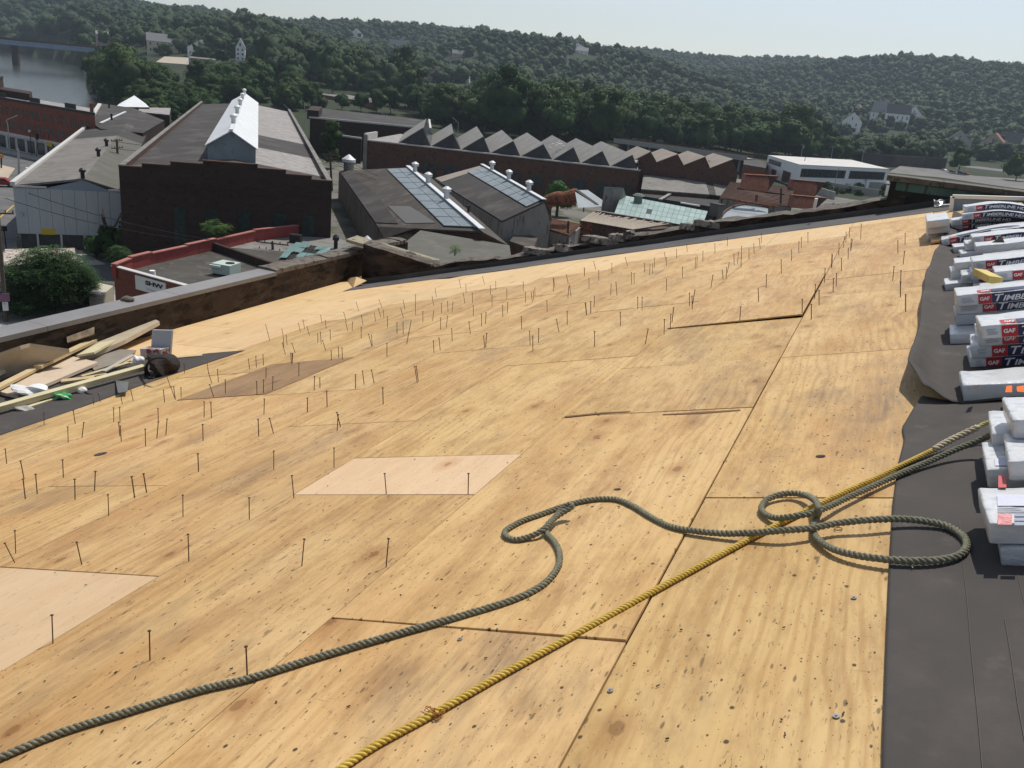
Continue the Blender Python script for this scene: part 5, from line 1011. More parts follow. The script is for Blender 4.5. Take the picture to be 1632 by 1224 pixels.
wins(fb, A, q(w_, 0, 0), [(a*w_, a*w_+1.35, 3.6, 7.9) for a in (.24, .39, .545, .72, .86)], frame=DKB, pane=M('factory_glass', (.012, .022, .02), (.03, .045, .04), 2, rough=.3))
for i in range(26): 
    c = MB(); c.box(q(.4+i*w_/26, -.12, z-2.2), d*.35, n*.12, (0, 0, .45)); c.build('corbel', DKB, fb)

# --- brick row by the river street
rw = thing('brick_row', G(80, 248, 0), 'three storey red brick row with shopfronts beside the river', 'building'); A, d, n, w_ = rectframe((-60, 222), (152, 268), 0, 0); z = 10.6
q = lambda s, t, zz: q3(A, d, n, s, t, zz)
A2 = onplane(150, 168, A, A+d*10)
w_ = (A2-A).dot(d)
n = Vector((A2.x, A2.y, 0)).normalized()
c = MB(); c.hexa([q(0, 0, 0), q(w_, 0, 0), q(w_, 17, 0), q(0, 17, 0)], [q(0, 0, z), q(w_, 0, z), q(w_, 17, z), q(0, 17, z)]); c.build('wall', RDB, rw)
c = MB(); c.box(q(-.2, -.35, z+.003), d*(w_+.4), n*.8, (0, 0, .5)); c.build('cornice', BLK, rw); c = MB(); c.box(q(0, .5, z+.003), d*w_, n*16.5, (0, 0, .12)); c.build('roof', PALE, rw)
rz = []
for fl0 in (4.6, 7.5):
    s = 1.2
    while s < w_-1.6: rz.append((s, s+.85, fl0, fl0+1.75)); s += 1.75 if random.random() < .75 else 2.6
wins(rw, A, q(w_, 0, 0), rz, frame=RDB)
c = MB(); c.box(q(0, -.08, .02), d*w_, n*.07, (0, 0, 3.2)); c.build('shopfront', M('shop_pale', (.38, .38, .38), (.48, .48, .47), .6), rw)
c = MB(); c.box(q(0, -.5, 3.24), d*w_, n*.5, (0, 0, .5)); c.build('shop_band', TRIM, rw)
wins(rw, q(0, -.08, 0), q(w_, -.08, 0), [(s, s+2.4, .4, 2.7) for s in np.arange(.8, w_-3, 3.7)], frame=BLK, nm='shop_window')
for s, mt, nm in ((w_*.66, YELP, 'yellow_sign'), (w_*.86, YELP, 'shop_sign')): c = MB(); c.box(q(s, -.6, 2.6), d*1.9, n*.1, (0, 0, .9)); c.build(nm, mt, rw)
for s, t in ((w_*.3, 3), (w_*.55, 5), (w_*.8, 6)): c = MB(); c.box(q(s, t, z+.125), d*4, n*.5, (0, 0, 1.)); c.build('roof_wall', BLK, rw)
c = MB(); c.box(q(w_*.97, 4, z+.125), d*1.2, n*1.2, (0, 0, 1.9)); c.build('chimney', RDB, rw)
r2 = thing('brick_block', q(-5, 6, 0), 'taller dark red brick block at the left edge above the brick row', 'building'); z2 = 14.2; p = onplane(24, 141, q(0, 8, 0), q(10, 8, 0)); s2 = (p-A).dot(d)
c = MB(); c.box(q(s2-30, 8, 0), d*30, n*14, (0, 0, z2)); c.build('wall', DKB, r2); c = MB(); c.box(q(s2-30.2, 7.8, z2+.003), d*30.4, n*14.4, (0, 0, .35)); c.build('cornice', BLK, r2); c = MB(); c.box(q(s2-1.5, 9, z2+.36), d*1.3, n*1.3, (0, 0, 2.2)); c.build('chimney', RDB, r2)
c = MB(); c.box(q(s2+.02, 8.5, 0), d*12, n*10, (0, 0, z2-2)); c.build('lower_wing', DKB, r2)

# --- streets at the left
def sheet_px(poly, z, name, mat, t=.0):
    pp = [G(x, y, z) for x, y in poly]; c = MB()
    if t: c.hexa([p-Vector((0, 0, t)) for p in pp], pp)
    else: c.face(pp)
    return tag(c.build(name, mat), kind='structure')
sheet_px([(-700, 300), (-300, 210), (0, 228), (160, 262), (150, 300), (24, 300), (28, 420), (-10, 620), (-800, 900)], .03, 'road', ASPH)
sheet_px([(-400, 224), (0, 236), (158, 270), (156, 275), (0, 242), (-400, 231)], .16, 'pavement', CONG, .15)
sheet_px([(-60, 262), (0, 262), (24, 268), (14, 282), (-6, 296), (-120, 312)], .17, 'pavement', CONC, .16)
sheet_px([(6, 398), (120, 396), (185, 430), (190, 480), (120, 505), (60, 520), (4, 535), (-60, 560), (-60, 500)], .17, 'pavement', CONG, .16)
c = MB(); c.beam(G(-6, 352, .045), G(22, 327, .045), .22, .012); tag(c.build('road_marking', M('yellow_line', (.55, .36, .06))), kind='structure')

# --- saw-tooth factory
A0, B0 = G(582, 223, 8.6), G(1020, 271.5, 8.6); d = (B0-A0).normalized(); d.z = 0; w_ = (B0-A0).length; n = Vector((-d.y, d.x, 0)); n = -n if n.dot(A0) < 0 else n; A = A0
q = lambda s, t, zz: q3(A, d, n, s, t, zz)
swt = thing('sawtooth_factory', q(w_/2, 0, 0), 'long brick factory with a row of grey saw-tooth roofs', 'building')
def onw(px, py, off=1.2): p = onplane(px, py, q(0, off, 0), q(10, off, 0)); return (p-A).dot(d), p.z
c = MB(); c.hexa([q(0, 0, 0), q(w_, 0, 0), q(w_, 34, 0), q(0, 34, 0)], [q(0, 0, 8.45), q(w_, 0, 8.45), q(w_, 34, 8.45), q(0, 34, 8.45)]); c.build('wall', BRB, swt)
c = MB(); c.box(q(-.1, -.12, 8.455), d*(w_+.2), n*.6, (0, 0, .3)); c.build('coping', TRIM, swt); c = MB(); c.box(q(0, .5, 8.455), d*w_, n*33, (0, 0, .12)); c.build('flat_roof', PALE, swt)
vs_ = [(634, 224), (686, 229), (734, 235), (781, 240), (829, 246), (880, 251), (925, 256), (972, 262), (1016, 268)]; ps_ = [(674, 203), (722, 212), (770, 217), (818, 224), (866, 229), (914, 234), (960, 240), (1008, 246)]
SKD = (G(729, 216, 8.6)-G(734, 234, 8.6)); SKL = SKD.length; SKD.normalize(); print('skew', SKL, SKD)
def tooth(par, s0, zv0, sp, zp, s1, t0, L, roofm, endm, glm):
    def q(s, t, zz): return q3(A, d, n, s, min(t, t0+.35), zz)+SKD*max(0, t-t0-.35)
    c = MB(); c.prism([q(s0+.05, t0, zv0), q(s1-.02, t0, zv0), q(sp, t0, zp-.12)], n*.3); c.build('gable_end', endm, par)
    slab([q(s0, t0-.15, zv0), q(sp+.08, t0-.15, zp), q(sp+.08, t0+L, zp), q(s0, t0+L, zv0)], .14, 'saw_roof', roofm, par)
    c = MB(); c.hexa([q(sp, t0+.31, zp-.2), q(s1, t0+.31, zv0), q(s1, t0+L, zv0), q(sp, t0+L, zp-.2)], [q(sp+.1, t0+.31, zp-.2), q(s1+.1, t0+.31, zv0), q(s1+.1, t0+L, zv0), q(sp+.1, t0+L, zp-.2)]); c.build('saw_glazing', glm, par)
SAWG = M('saw_grey', (.20, .195, .185), (.25, .24, .23), .3, stain=(.29, .28, .26), ss=.4); SAWB = M('saw_tan', (.25, .215, .185), (.30, .26, .225), .3); SAWD = M('saw_dark', (.05, .052, .055), (.075, .075, .078), .6)
for i in range(8):
    s0, z0_ = onw(*vs_[i]); sp, zp = onw(*ps_[i]); s1, _ = onw(*vs_[i+1]); tooth(swt, s0, 8.62, sp, zp, s1, 1.2, SKL, SAWG, SAWD, GLS)
c = MB()
for i in range(9):                                               # peeled white flashing on the sixth tooth
    s0, z0_ = onw(876+random.uniform(-4, 22), 236+random.uniform(-14, 2), 6); c.box(q(s0, 6+random.uniform(-3, 5), z0_), d*random.uniform(.3, 1.1), n*.5, (0, 0, .06))
s0, z0_ = onw(880, 250); sp, zp = onw(871, 237)
c.build('peeled_flashing', WHT, swt)
nw = int(w_/5.2); wins(swt, A, q(w_, 0, 0), [(4+i*5.2, 4+i*5.2+3.4, 2.2, 4.9) for i in range(2, nw)], frame=BRB, pane=M('saw_window', (.03, .035, .035), (.07, .075, .07), 1.5))
c = MB(); c.box(q(-.3, -.4, 0), d*.9, n*.9, (0, 0, 9.8)); c.build('corner_pier', CORR, swt); c = MB(); c.box(q(-.45, .52, 8.6), d*.5, n*10, (0, 0, 1.5)); c.build('side_parapet', TRIM, swt)
c = MB(); c.box(q(w_-.5, -.3, 8.76), d*.5, n*.4, (0, 0, .9)); c.build('chimney', BLK, swt)
# tan continuation
sw2 = thing('sawtooth_factory', q(w_+12, 3, 0), 'four tan saw-tooth roofs at the right end of the brick factory', 'building')
v2 = [(1012, 250), (1046, 258.5), (1089, 264), (1131, 269), (1174, 274)]; p2 = [(1037, 241), (1080, 245), (1124, 249), (1168, 253)]
def onw2(px, py): return onw(px, py, 9)
s_0, s_1 = onw2(1010, 255)[0], onw2(1176, 275)[0]; zv = min(onw2(*v_)[1] for v_ in v2); zvs = [onw2(*v_)[1] for v_ in v2]
c = MB(); c.box(q(max(s_0, w_+.05), 9, 0), d*(s_1-max(s_0, w_+.05)), n*22, (0, 0, sum(zvs)/5)); c.build('wall', BRB, sw2); zm = sum(zvs)/5+.01
for i in range(4): tooth(sw2, onw2(*v2[i])[0], zm, onw2(*p2[i])[0], onw2(*p2[i])[1], onw2(*v2[i+1])[0], 9, 16, SAWB, BRB, GLS)

# --- brick buildings behind
def block(name, label, px, z, wallm, roofm, cop=None, z0=0, t=.3, cat='building', extra=None):
    pp = [G(x, y, z) for x, y in px]; o = thing(name, Vector((pp[0].x, pp[0].y, z0)), label, cat); walls(pp, z0, 'wall', wallm, o, t+.01); slab(pp, t, 'roof', roofm, o)
    if cop:
        for i in cop[1]: c = MB(); a, b = pp[i], pp[(i+1) % len(pp)]; c.beam(a+Vector((0, 0, .2)), b+Vector((0, 0, .2)), .6, .45); c.build('coping', cop[0], o)
    return o, pp
o, pp = block('brick_mill', 'flat roofed dark brick mill with raised ends behind the saw-tooth factory', [(494, 188), (686, 206), (684, 192), (508, 172)], 10.2, DKB, TARD, (TRIM, [0, 1, 3]))
wins(o, pp[0], pp[1], [(s, s+1.5, 4.2, 7.2) for s in np.arange(4, (pp[1]-pp[0]).length-3, 4.5)], frame=DKB)
c = MB(); c.box(pp[0]+Vector((-1, 0, -.3)), (pp[1]-pp[0]).normalized()*3.2, (pp[3]-pp[0]).normalized()*26, (0, 0, 2.4)); c.build('end_wall', DKB, o)
block('low_link', 'low dark roof link with pale edges between the mill and the saw-tooth factory', [(536, 216), (576, 222), (578, 213), (540, 208)], 6.5, DKB, TARD, (TRIM, [0]))
o, pp = block('brick_shed', 'long low brick building with small windows and flat grey roof half hidden by trees', [(522, 152), (602, 165), (606, 158), (452, 138), (448, 141)], 7.5, RDB, TARG, None)
wins(o, pp[0], pp[1], [(s, s+1.3, 3., 4.8) for s in np.arange(2, (pp[1]-pp[0]).length-2, 3.6)], frame=RDB)
o, pp = block('yellow_shed', 'long brown roofed shed with a yellow end wall left of the brick building', [(432, 138), (447, 141), (466, 136), (408, 122), (398, 124)], 7.5, YELW, M('roof_rustbrown', (.20, .14, .11), (.24, .17, .14), .3), None)
o, pp = block('brick_shed', 'low brick building with pale roof behind the trees above the saw-tooth roofs', [(697, 178), (774, 193), (775, 185), (700, 168)], 6.5, BRB, TARG, None)
# --- viaduct with parked cars
vd = thing('viaduct', G(1080, 245, 0), 'long pale concrete viaduct wall with dark openings in front of the wood', 'viaduct'); a, b = G(978, 224, 5.5), G(1190, 253, 5.5); d2 = (b-a).normalized(); n2_ = Vector((-d2.y, d2.x, 0)); n2_ = -n2_ if n2_.dot(a) < 0 else n2_; Lv = (b-a).length
c = MB(); c.box(a-Vector((0, 0, .9)), d2*Lv, n2_*9, (0, 0, .9)); c.build('deck', CONG, vd)
for k_ in range(2): c = MB(); c.box(a+n2_*(k_*8.6), d2*Lv, n2_*.3, (0, 0, 1.)); c.build('railing', CONG if k_ == 0 else BRB, vd)
for i in range(12): c = MB(); c.box(a-Vector((0, 0, 5.4))+d2*(Lv*(i+.3)/12)+n2_*1, d2*1., n2_*6, (0, 0, 4.48)); c.build('pier', CORR, vd)
c = MB(); c.box(a+d2*1-Vector((0, 0, 5.4))+n2_*8, d2*(Lv-2), n2_*.4, (0, 0, 4.45)); c.build('back_wall', BLK, vd)
def carmesh():
    c = MB(); P_ = [(-2.1, .35), (2.1, .35), (2.1, .85), (1.3, .95), (.7, 1.45), (-1.1, 1.45), (-1.8, .95), (-2.1, .9)]; c.prism([(x, -.85, z) for x, z in P_], (0, 1.7, 0)); o = c.build('car_body', WHT); m1_ = o.data; bpy.data.objects.remove(o)
    c = MB(); [c.cyl((x, -.88, .33), (x, .88, .33), .33, n=10) for x in (-1.35, 1.35)]; o = c.build('wheels', BLK); m2_ = o.data; bpy.data.objects.remove(o)
    c = MB(); c.prism([(x, -.87, z) for x, z in ((1.15, .97), (.68, 1.4), (-1.05, 1.4), (-1.6, .97))], (0, 1.74, 0)); o = c.build('car_glass', GLS); m3_ = o.data; bpy.data.objects.remove(o); return m1_, m2_, m3_
CM = carmesh(); CMS = [WHT, M('car_silver', (.5, .5, .52), rough=.35, metal=.5), M('car_red', (.3, .03, .03), rough=.35), M('car_dark', (.03, .035, .045), rough=.3)]
def car(p, rz, col, label):
    t = thing('parked_car', p, label, 'car', 'cars parked in the distance'); t.rotation_euler = (0, 0, rz)
    for nm, me in zip(('car_body', 'wheel_set', 'car_glass'), CM):
        if nm == 'car_body': me = me.copy(); me.materials[0] = CMS[col]
        o = bpy.data.objects.new(nm, me); C.objects.link(o); o.parent = t
va = math.atan2(d2.y, d2.x)
for i, (px, col) in enumerate(((1003, 0), (1031, 0), (1046, 1), (1110, 0), (1128, 2), (1160, 3))): car(G(px, 233+(px-1003)*.12, .1), va+.3, col, ['white car leftmost before the viaduct behind the tan roofs', 'white car second from the left before the viaduct', 'silver car third from the left before the viaduct', 'white car before the right half of the viaduct', 'red car before the right half of the viaduct', 'dark car rightmost before the viaduct'][i])
for i, (px, py, col) in enumerate(((1504, 273, 0), (1517, 275, 3), (1531, 277, 3), (1540, 279, 2), (1462, 259, 1), (1476, 262, 3))): car(T(px, py, 300), 2.2, col, ['white car on the lot beyond the parapet block, leftmost of its row', 'dark car second in the row beyond the parapet block', 'dark car third in the row beyond the parapet block', 'red car rightmost in the row beyond the parapet block', 'silver car at the rear of the lot beyond the parapet block', 'dark car at the rear of the lot near the round tree'][i])
c = MB(); pp = [T(x, y, 300) for x, y in ((1415, 276), (1500, 284), (1640, 304), (1640, 276), (1560, 266), (1440, 262))]; c.face([p+Vector((0, 0, .3)) for p in pp]); tag(c.build('parking_lot', LOTG), kind='structure')
c = MB(); pp = [T(x, y, 300) for x, y in ((248, 100), (300, 104), (306, 93), (262, 91))]; c.hexa([p+Vector((0, 0, -.3)) for p in pp], [p+Vector((0, 0, .5)) for p in pp]); tag(c.build('gravel_lot', LOTP), kind='structure')
c = MB(); pp = [T(x, y, 300) for x, y in ((300, 124), (362, 128), (366, 121), (312, 117))]; c.hexa([p+Vector((0, 0, -.3)) for p in pp], [p+Vector((0, 0, .5)) for p in pp]); tag(c.build('sand_field', M('sand', (.5, .38, .2))), kind='structure')

# --- low sheds in the middle distance
sa_ = thing('gable_shed', G(640, 360, 0), 'dark patched gable shed with a blue grey ridge skylight, left of two', 'building'); Z1, Z2 = 9.2, 5.4
rA, rB = G(650, 267, Z1), G(768, 369, Z1); lA, lB = G(540, 272, Z2), G(602, 361, Z2); rc, rd_ = G(687, 283, 6.4), G(812, 392, 6.4)
bslab(lA, lB, rA, rB, 9, 9, .25, 'roof_slope', TARB, sa_); bslab(rA, rB, rc, rd_, 9, 9, .25, 'roof_slope', TARB, sa_)
walls([lA, lB, rd_, rc], 0, 'wall', CORR, sa_, .3); c = MB(); c.prism([lB-Vector((0, 0, .3)), rd_-Vector((0, 0, .3)), rB-Vector((0, 0, .3))], Vector((.2, .25, 0))); c.build('gable_wall', BRB, sa_)
low = [G(x, y, Z2-1.2) for x, y in ((560, 300), (598, 357), (614, 381), (658, 376), (640, 352))]; slab([lB, G(612, 380, 4.6), G(658, 373, 4.6), along(lB, rB, .4)], .2, 'lower_roof', TARG if False else TARB, sa_)
patch = lambda P_, nm, mt, par, up=.12: slab(P_, .08, nm, mt, par, up)
patch([along(lA, lB, .08), along(lA, lB, .96), along(along(lA, lB, .96), along(rA, rB, .96), .25), along(along(lA, lB, .5), along(rA, rB, .5), .28), along(along(lA, lB, .12), along(rA, rB, .12), .12)], 'felt_patch', TARD, sa_)
def skylight(par, A1, A2, B1, B2, s0, s1, t0_, nx, nt_, mat=METB):
    P4 = [bil(A1, A2, B1, B2, s, t) for s, t in ((s0, t0_), (s1, t0_), (s1, 1.), (s0, 1.))]; fo = bslab(P4[0], P4[1], P4[3], P4[2], nx, nt_*2, .1, 'skylight', FRMG, par, .14)
    for i in range(nx):
        for j in range(nt_):
            s_, s2_ = s0+(s1-s0)*(i+.03)/nx, s0+(s1-s0)*(i+.97)/nx; t_, t2_ = t0_+(1-t0_)*(j+.02)/nt_, t0_+(1-t0_)*(j+.98)/nt_
            slab([bil(A1, A2, B1, B2, s, t) for s, t in ((s_, t_), (s2_, t_), (s2_, t2_), (s_, t2_))], .04, 'pane', mat, fo, .19)
    return fo
skylight(sa_, lA, lB, rA, rB, .03, .97, .70, 9, 2)
c = MB(); c.beam(rA+Vector((0, 0, .3)), rB+Vector((0, 0, .3)), .7, .12); c.build('ridge_cap', METW, sa_)
for t in (.14, .37, .63): vent(sa_, along(rA, rB, t)+Vector((0, 0, .2)), .5, 1.7)
patch([bil(lA, lB, rA, rB, s, t) for s, t in ((.72, .3), (.72, .55), (.93, .66), (.95, .34))], 'felt_patch', M('patch_grey', (.13, .13, .125)), sa_, .08)
sb2 = thing('gable_shed', G(820, 340, 0), 'grey gable shed with a blue grey ridge skylight and vents, right of two', 'building')
rA2, rB2 = G(768, 264, 9.2), G(867, 321, 9.2); lA2, lB2 = G(692, 285, 6.2), G(800, 352, 6.2)
kA, kB = rA2+(rA2-lA2)*.22, rB2+(rB2-lB2)*.22; kA.z = kB.z = 6.4
bslab(lA2, lB2, rA2, rB2, 9, 9, .25, 'roof_slope', TARD, sb2); bslab(rA2, rB2, kA, kB, 9, 5, .25, 'roof_slope', TARB, sb2); walls([lA2, lB2, kB, kA], 0, 'wall', CORR, sb2, .3)
c = MB(); c.prism([lB2-Vector((0, 0, .3)), kB-Vector((0, 0, .3)), rB2-Vector((0, 0, .3))], Vector((.15, .2, 0))); c.build('gable_wall', CORR, sb2)
slab([bil(lA2, lB2, rA2, rB2, s, t) for s, t in ((0, .02), (.12, .02), (.08, 1), (0, 1))], .06, 'pale_edge', SAWB, sb2, .1)
skylight(sb2, lA2, lB2, rA2, rB2, .06, .98, .62, 8, 2); c = MB(); c.beam(rA2+Vector((0, 0, .3)), rB2+Vector((0, 0, .3)), .7, .12); c.build('ridge_cap', METW, sb2)
for t in (.2, .5, .8): vent(sb2, along(rA2, rB2, t)+Vector((0, 0, .2)), .5, 1.7)
o, pp = block('flat_shed', 'flat olive grey roof just beyond the parapet corner', [(670, 367), (812, 391), (815, 412), (700, 428), (630, 398)], 8.2, CORR, OLIVE)
stv = thing('vent_stack', G(556, 300, 0), 'pale metal ventilator stack with a conical cap left of the gable sheds', 'vent'); p = G(556, 278, 5); p0 = onplane(556, 278, (p.x, p.y), (p.x+10, p.y+7)); c = MB(); p1 = onplane(556, 258, (p0.x, p0.y), (p0.x+10, p0.y+7)); c.cyl((p0.x, p0.y, 0), p1, 1.0, n=14); c.build('stack', CORR, stv); c = MB(); c.cyl(p1, p1+Vector((0, 0, .5)), 1.35, 1.3, n=14); c.cyl(p1+Vector((0, 0, .5)), p1+Vector((0, 0, 1.4)), 1.35, .15, n=14); c.build('cap', METW, stv)
st2 = thing('vent_dome', G(585, 385, 3), 'small pale ventilator with pointed cap above the parapet corner', 'vent'); p1 = G(585, 386, 4.6); c = MB(); c.cyl((p1.x, p1.y, 0), p1, .75, n=12); c.build('stack', METW, st2); c = MB(); c.cyl(p1, p1+Vector((0, 0, .8)), .95, .1, n=12); c.build('cap', METW, st2)
for q_, lab in (((744, 368), 'tall thin dark stove pipe by the left gable shed'), ((733, 355), 'short dark stove pipe beside the tall thin one')):
    p1 = G(*q_, 4.5); c = MB(); c.cyl((p1.x, p1.y, 0), p1, .22, n=8); hh_ = 3.6 if q_[0] == 744 else 1.6; c.cyl(p1, p1+Vector((0, 0, hh_)), .2, n=8); tag(c.build('stove_pipe', RUSTD, org=p1), lab, 'stove pipe')
# --- low brick building with sign
z = 6.; sp_ = thing('sign_building', G(190, 440, 0), 'low red brick building with a white SHW sign and red parapet', 'building')
cA, cB, cC, cD = G(181, 428, z), G(345, 473, z), G(500, 398, z), G(342, 385, z)
walls([cA, cB, cC, cD], 0, 'wall', RDB, sp_, .7); slab([cA, cB, cC, cD], .2, 'roof', M('tar_wet', (.055, .05, .045), (.08, .075, .065), .5, c3=(.10, .095, .08), s3=.9, t3=.56), sp_, -.5)
c = MB(); c.beam(cA+Vector((0, 0, -.2)), cB+Vector((0, 0, -.2)), .35, .9); c.build('front_parapet', RDB, sp_); c = MB(); c.beam(cA+Vector((0, 0, .28)), cB+Vector((0, 0, .28)), .5, .08); c.build('coping', TRIM, sp_)
pts_ = [(181, 424), (207, 414), (240, 406), (297, 394), (343, 384), (405, 370), (486, 361)]; PT = [G(x, y, z+.4) for x, y in pts_]
for i in range(6):
    a, b = PT[i], PT[i+1]; dz = Vector((0, 0, .12*(i % 2))); c = MB(); c.beam(a+dz-Vector((0, 0, .5)), b+dz-Vector((0, 0, .5)), .35, 1.2); c.build('red_parapet', REDC, sp_); c = MB(); c.beam(a+dz+Vector((0, 0, .15)), b+dz+Vector((0, 0, .15)), .5, .1); c.build('coping_tile', M('coping_pinkish', (.32, .12, .10), (.38, .16, .13), 2), sp_)
c = MB(); c.beam(G(342, 393, z-.1), G(440, 427, z-.1), .35, .8); c.build('cross_parapet', DKB, sp_)
fd = (cB-cA).normalized(); fn = Vector((fd.y, -fd.x, 0)); fn = fn if fn.dot(cA) < 0 else -fn
SPa, SPb = cA+fn*.3, cB+fn*.3; tl, tr_, bl2 = onplane(215, 439, SPa, SPb), onplane(263, 451, SPa, SPb), onplane(216, 461, SPa, SPb)
sd_ = (tr_-tl); sd_.z = 0; sw_ = sd_.length; sd_.normalize(); zt_, zb_ = (tl.z+tr_.z)/2, (tl.z+tr_.z)/2-abs(tl.z-bl2.z)
c = MB(); p0 = Vector((tl.x, tl.y, zb_)); c.box(p0, sd_*sw_, -fn*.12, (0, 0, zt_-zb_)); sg = c.build('sign', M('sign_white', (.68, .67, .62), (.74, .73, .68), 2), sp_)
V_, F_ = text_mesh([('SHW', 1.)], .0, .05); kx = sw_*.60/V_[:, 0].max(); kz = (zt_-zb_)*.40; s = MB(); s.idx([p0+sd_*(sw_*.34+a*kx)+fn*.02+Vector((0, 0, (zt_-zb_)*.52+b*kz)) for a, b in V_], F_); s.build('lettering', BLK, sg)
s = MB(); s.box(p0+sd_*sw_*.40+fn*.01+Vector((0, 0, (zt_-zb_)*.18)), sd_*sw_*.45, fn*.01, (0, 0, (zt_-zb_)*.1)); s.build('faint_line', M('faint_print', (.5, .48, .5)), sg)
ac = thing('air_conditioner', G(360, 440, z), 'pale green grey rooftop air conditioner with a round fan on the sign building', 'air conditioner'); a, b, e_ = G(337, 437, z-.48), G(366, 442, z-.48), G(384, 436, z-.48); c = MB(); dx, dy = b-a, e_-b; c.box(a+Vector((0, 0, .12)), dx, dy, (0, 0, .95)); c.build('cabinet', M('ac_green', (.42, .50, .45)), ac, bevel=.03); c = MB(); pc = a+dx*.72+dy*.5+Vector((0, 0, 1.075)); c.cyl(pc, pc+Vector((0, 0, .05)), .42, n=14); c.build('fan_grille', BLK, ac); c = MB(); c.box(a-dx*.05+dy*.0+Vector((0, 0, .75)), dx*.6, -dy*.12, (0, 0, .2)); c.build('hood', M('ac_hood', (.5, .58, .53)), ac); c = MB(); c.box(a+dx*.1, dx*.8, dy*.9, (0, 0, .115)); c.build('skid', BLK, ac)
vt = thing('roof_vent_cap', G(243, 436, z), 'small white vent cap on the front of the sign building roof', 'vent'); p = G(243, 438, z-.49); c = MB(); c.cyl(p, p+Vector((0, 0, .4)), .28, .25, n=12); c.build('vent_body', WHT, vt)
# roof with broken teal skylights
gr2 = thing('skylight_building', G(470, 420, 0), 'grey flat roof with broken teal skylights behind the parapet', 'building'); z3 = 5.4
pp = [G(x, y, z3) for x, y in ((352, 392), (487, 366), (560, 386), (590, 402), (520, 425), (440, 440))]; walls(pp, 0, 'wall', CORR, gr2); slab(pp, .2, 'roof', TARG, gr2)
sA, sB, sC, sD = [G(x, y, z3+.2) for x, y in ((444, 413), (508, 414), (530, 397), (472, 387))]
for i in range(5):
    for j in range(3):
        P4 = [bil(sA, sB, sD, sC, s, t) for s, t in (((i+.04)/5, (j+.04)/3), ((i+.96)/5, (j+.04)/3), ((i+.96)/5, (j+.96)/3), ((i+.04)/5, (j+.96)/3))]
        if (i, j) in ((2, 1), (2, 2), (3, 1), (1, 0)): slab(P4, .04, 'broken_opening', BLK, gr2, .05)
        else: slab([p+Vector((0, 0, random.uniform(0, .18))) for p in P4], .05, 'pane', TEAL, gr2, .12)
c = MB(); p = G(461, 386, z3+.02); c.box(p, (1.2, .4, 0), (-.3, .8, 0), (0, 0, .9)); c.build('roof_box', BLK, gr2); p = G(535, 396, z3); vent(gr2, p, .3, 1.6, BLK)
# small flaking roof shed at the left
o, pp = block('flaking_shed', 'small shed with flaking white roof behind the leafy tree at the left', [(5, 423), (122, 420), (119, 395), (8, 397)], 3.6, CONG, M('flaking_white', (.30, .24, .20), (.52, .47, .42), 1.1, lo=.46, hi=.54, c3=(.2, .14, .11), s3=1.8, t3=.56))
c = MB(); a = along(pp[0], pp[1], .18); b = along(pp[0], pp[1], .34); c.beam(Vector((a.x, a.y-.05, 1.4)), Vector((b.x, b.y-.05, 1.4)), .1, 2.6); c.build('doorway', BLK, o)
wl = thing('yard_wall', G(150, 480, 0), 'short pale wall stub beside the sign building', 'wall'); a, b = G(141, 465, 2.), G(164, 470, 2.); c = MB(); c.hexa([Vector((p.x, p.y, 0)) for p in (a, b, b+Vector((-2, 3, 0)), a+Vector((-2, 3, 0)))], [a, b, b+Vector((-2, 3, 0)), a+Vector((-2, 3, 0))]); c.build('wall_body', M('stucco_cream', (.48, .45, .36)), wl); c = MB(); c.beam(a+Vector((0, 0, .1)), b+Vector((0, 0, .1)), .5, .2); c.build('wall_cap', WHT, wl)
sheet_px([(110, 425), (185, 420), (182, 470), (135, 445)], .19, 'yard', M('yard_dark', (.075, .075, .075), (.1, .1, .1), .6))
# --- long greenish glass roof shed, ribbed roof, rusty ducts
gs_ = thing('glass_roof_shed', G(1050, 350, 0), 'shed with a long greenish glazed roof and a dark roof vent behind the ragged parapet', 'building')
gA, gB, gC, gD = G(979, 340, 5.2), G(1118, 364, 5.2), G(1128, 337, 6.7), G(990, 311, 6.7)
walls([gA, gB, gC+Vector((-.3, .3, -3)), gD+Vector((-.3, .3, -3))], 0, 'wall', CORR, gs_, .3); bslab(gA, gB, gD, gC, 17, 4, .1, 'roof_frame', FRMG, gs_)
for i in range(17):
    for j in range(4):
        P4 = [bil(gA, gB, gD, gC, s, t) for s, t in (((i+.03)/17, (j+.02)/4), ((i+.97)/17, (j+.02)/4), ((i+.97)/17, (j+.98)/4), ((i+.03)/17, (j+.98)/4))]
        if (i, j) == (6, 1): continue
        slab(P4, .05, 'pane', PANEG, gs_, .06)
slab([gD, gC, gC+Vector((-2, 6, -2.6)), gD+Vector((-2, 6, -2.6))], .2, 'back_slope', TARB, gs_)
p = G(1017, 318, 6.9); c = MB(); c.cyl(p-Vector((0, 0, .6)), p+Vector((0, 0, .7)), .8, .75, n=12); c.cyl(p+Vector((0, 0, .7)), p+Vector((0, 0, 1.1)), 1.15, .6, n=12); c.build('roof_vent', M('vent_green', (.13, .17, .15)), gs_)
g2 = thing('green_roof_hut', G(980, 310, 0), 'small hut with a pale green seamed roof beyond the glazed shed', 'building'); hA, hB, hC, hD = G(965, 308, 7), G(997, 311, 7), G(994, 300, 8.4), G(963, 298, 8.4)
walls([hA, hB, hC, hD], 0, 'wall', CORR, g2, .2)
for i in range(8): slab([bil(hA, hB, hD, hC, s, t) for s, t in (((i+.05)/8, 0), ((i+.95)/8, 0), ((i+.95)/8, 1), ((i+.05)/8, 1))], .1, 'roof_sheet', PANEG, g2, .05)
rb_s = thing('ribbed_shed', G(980, 380, 0), 'shed with a broken ribbed roof of pale battens just beyond the ragged parapet', 'building'); z5 = 5.
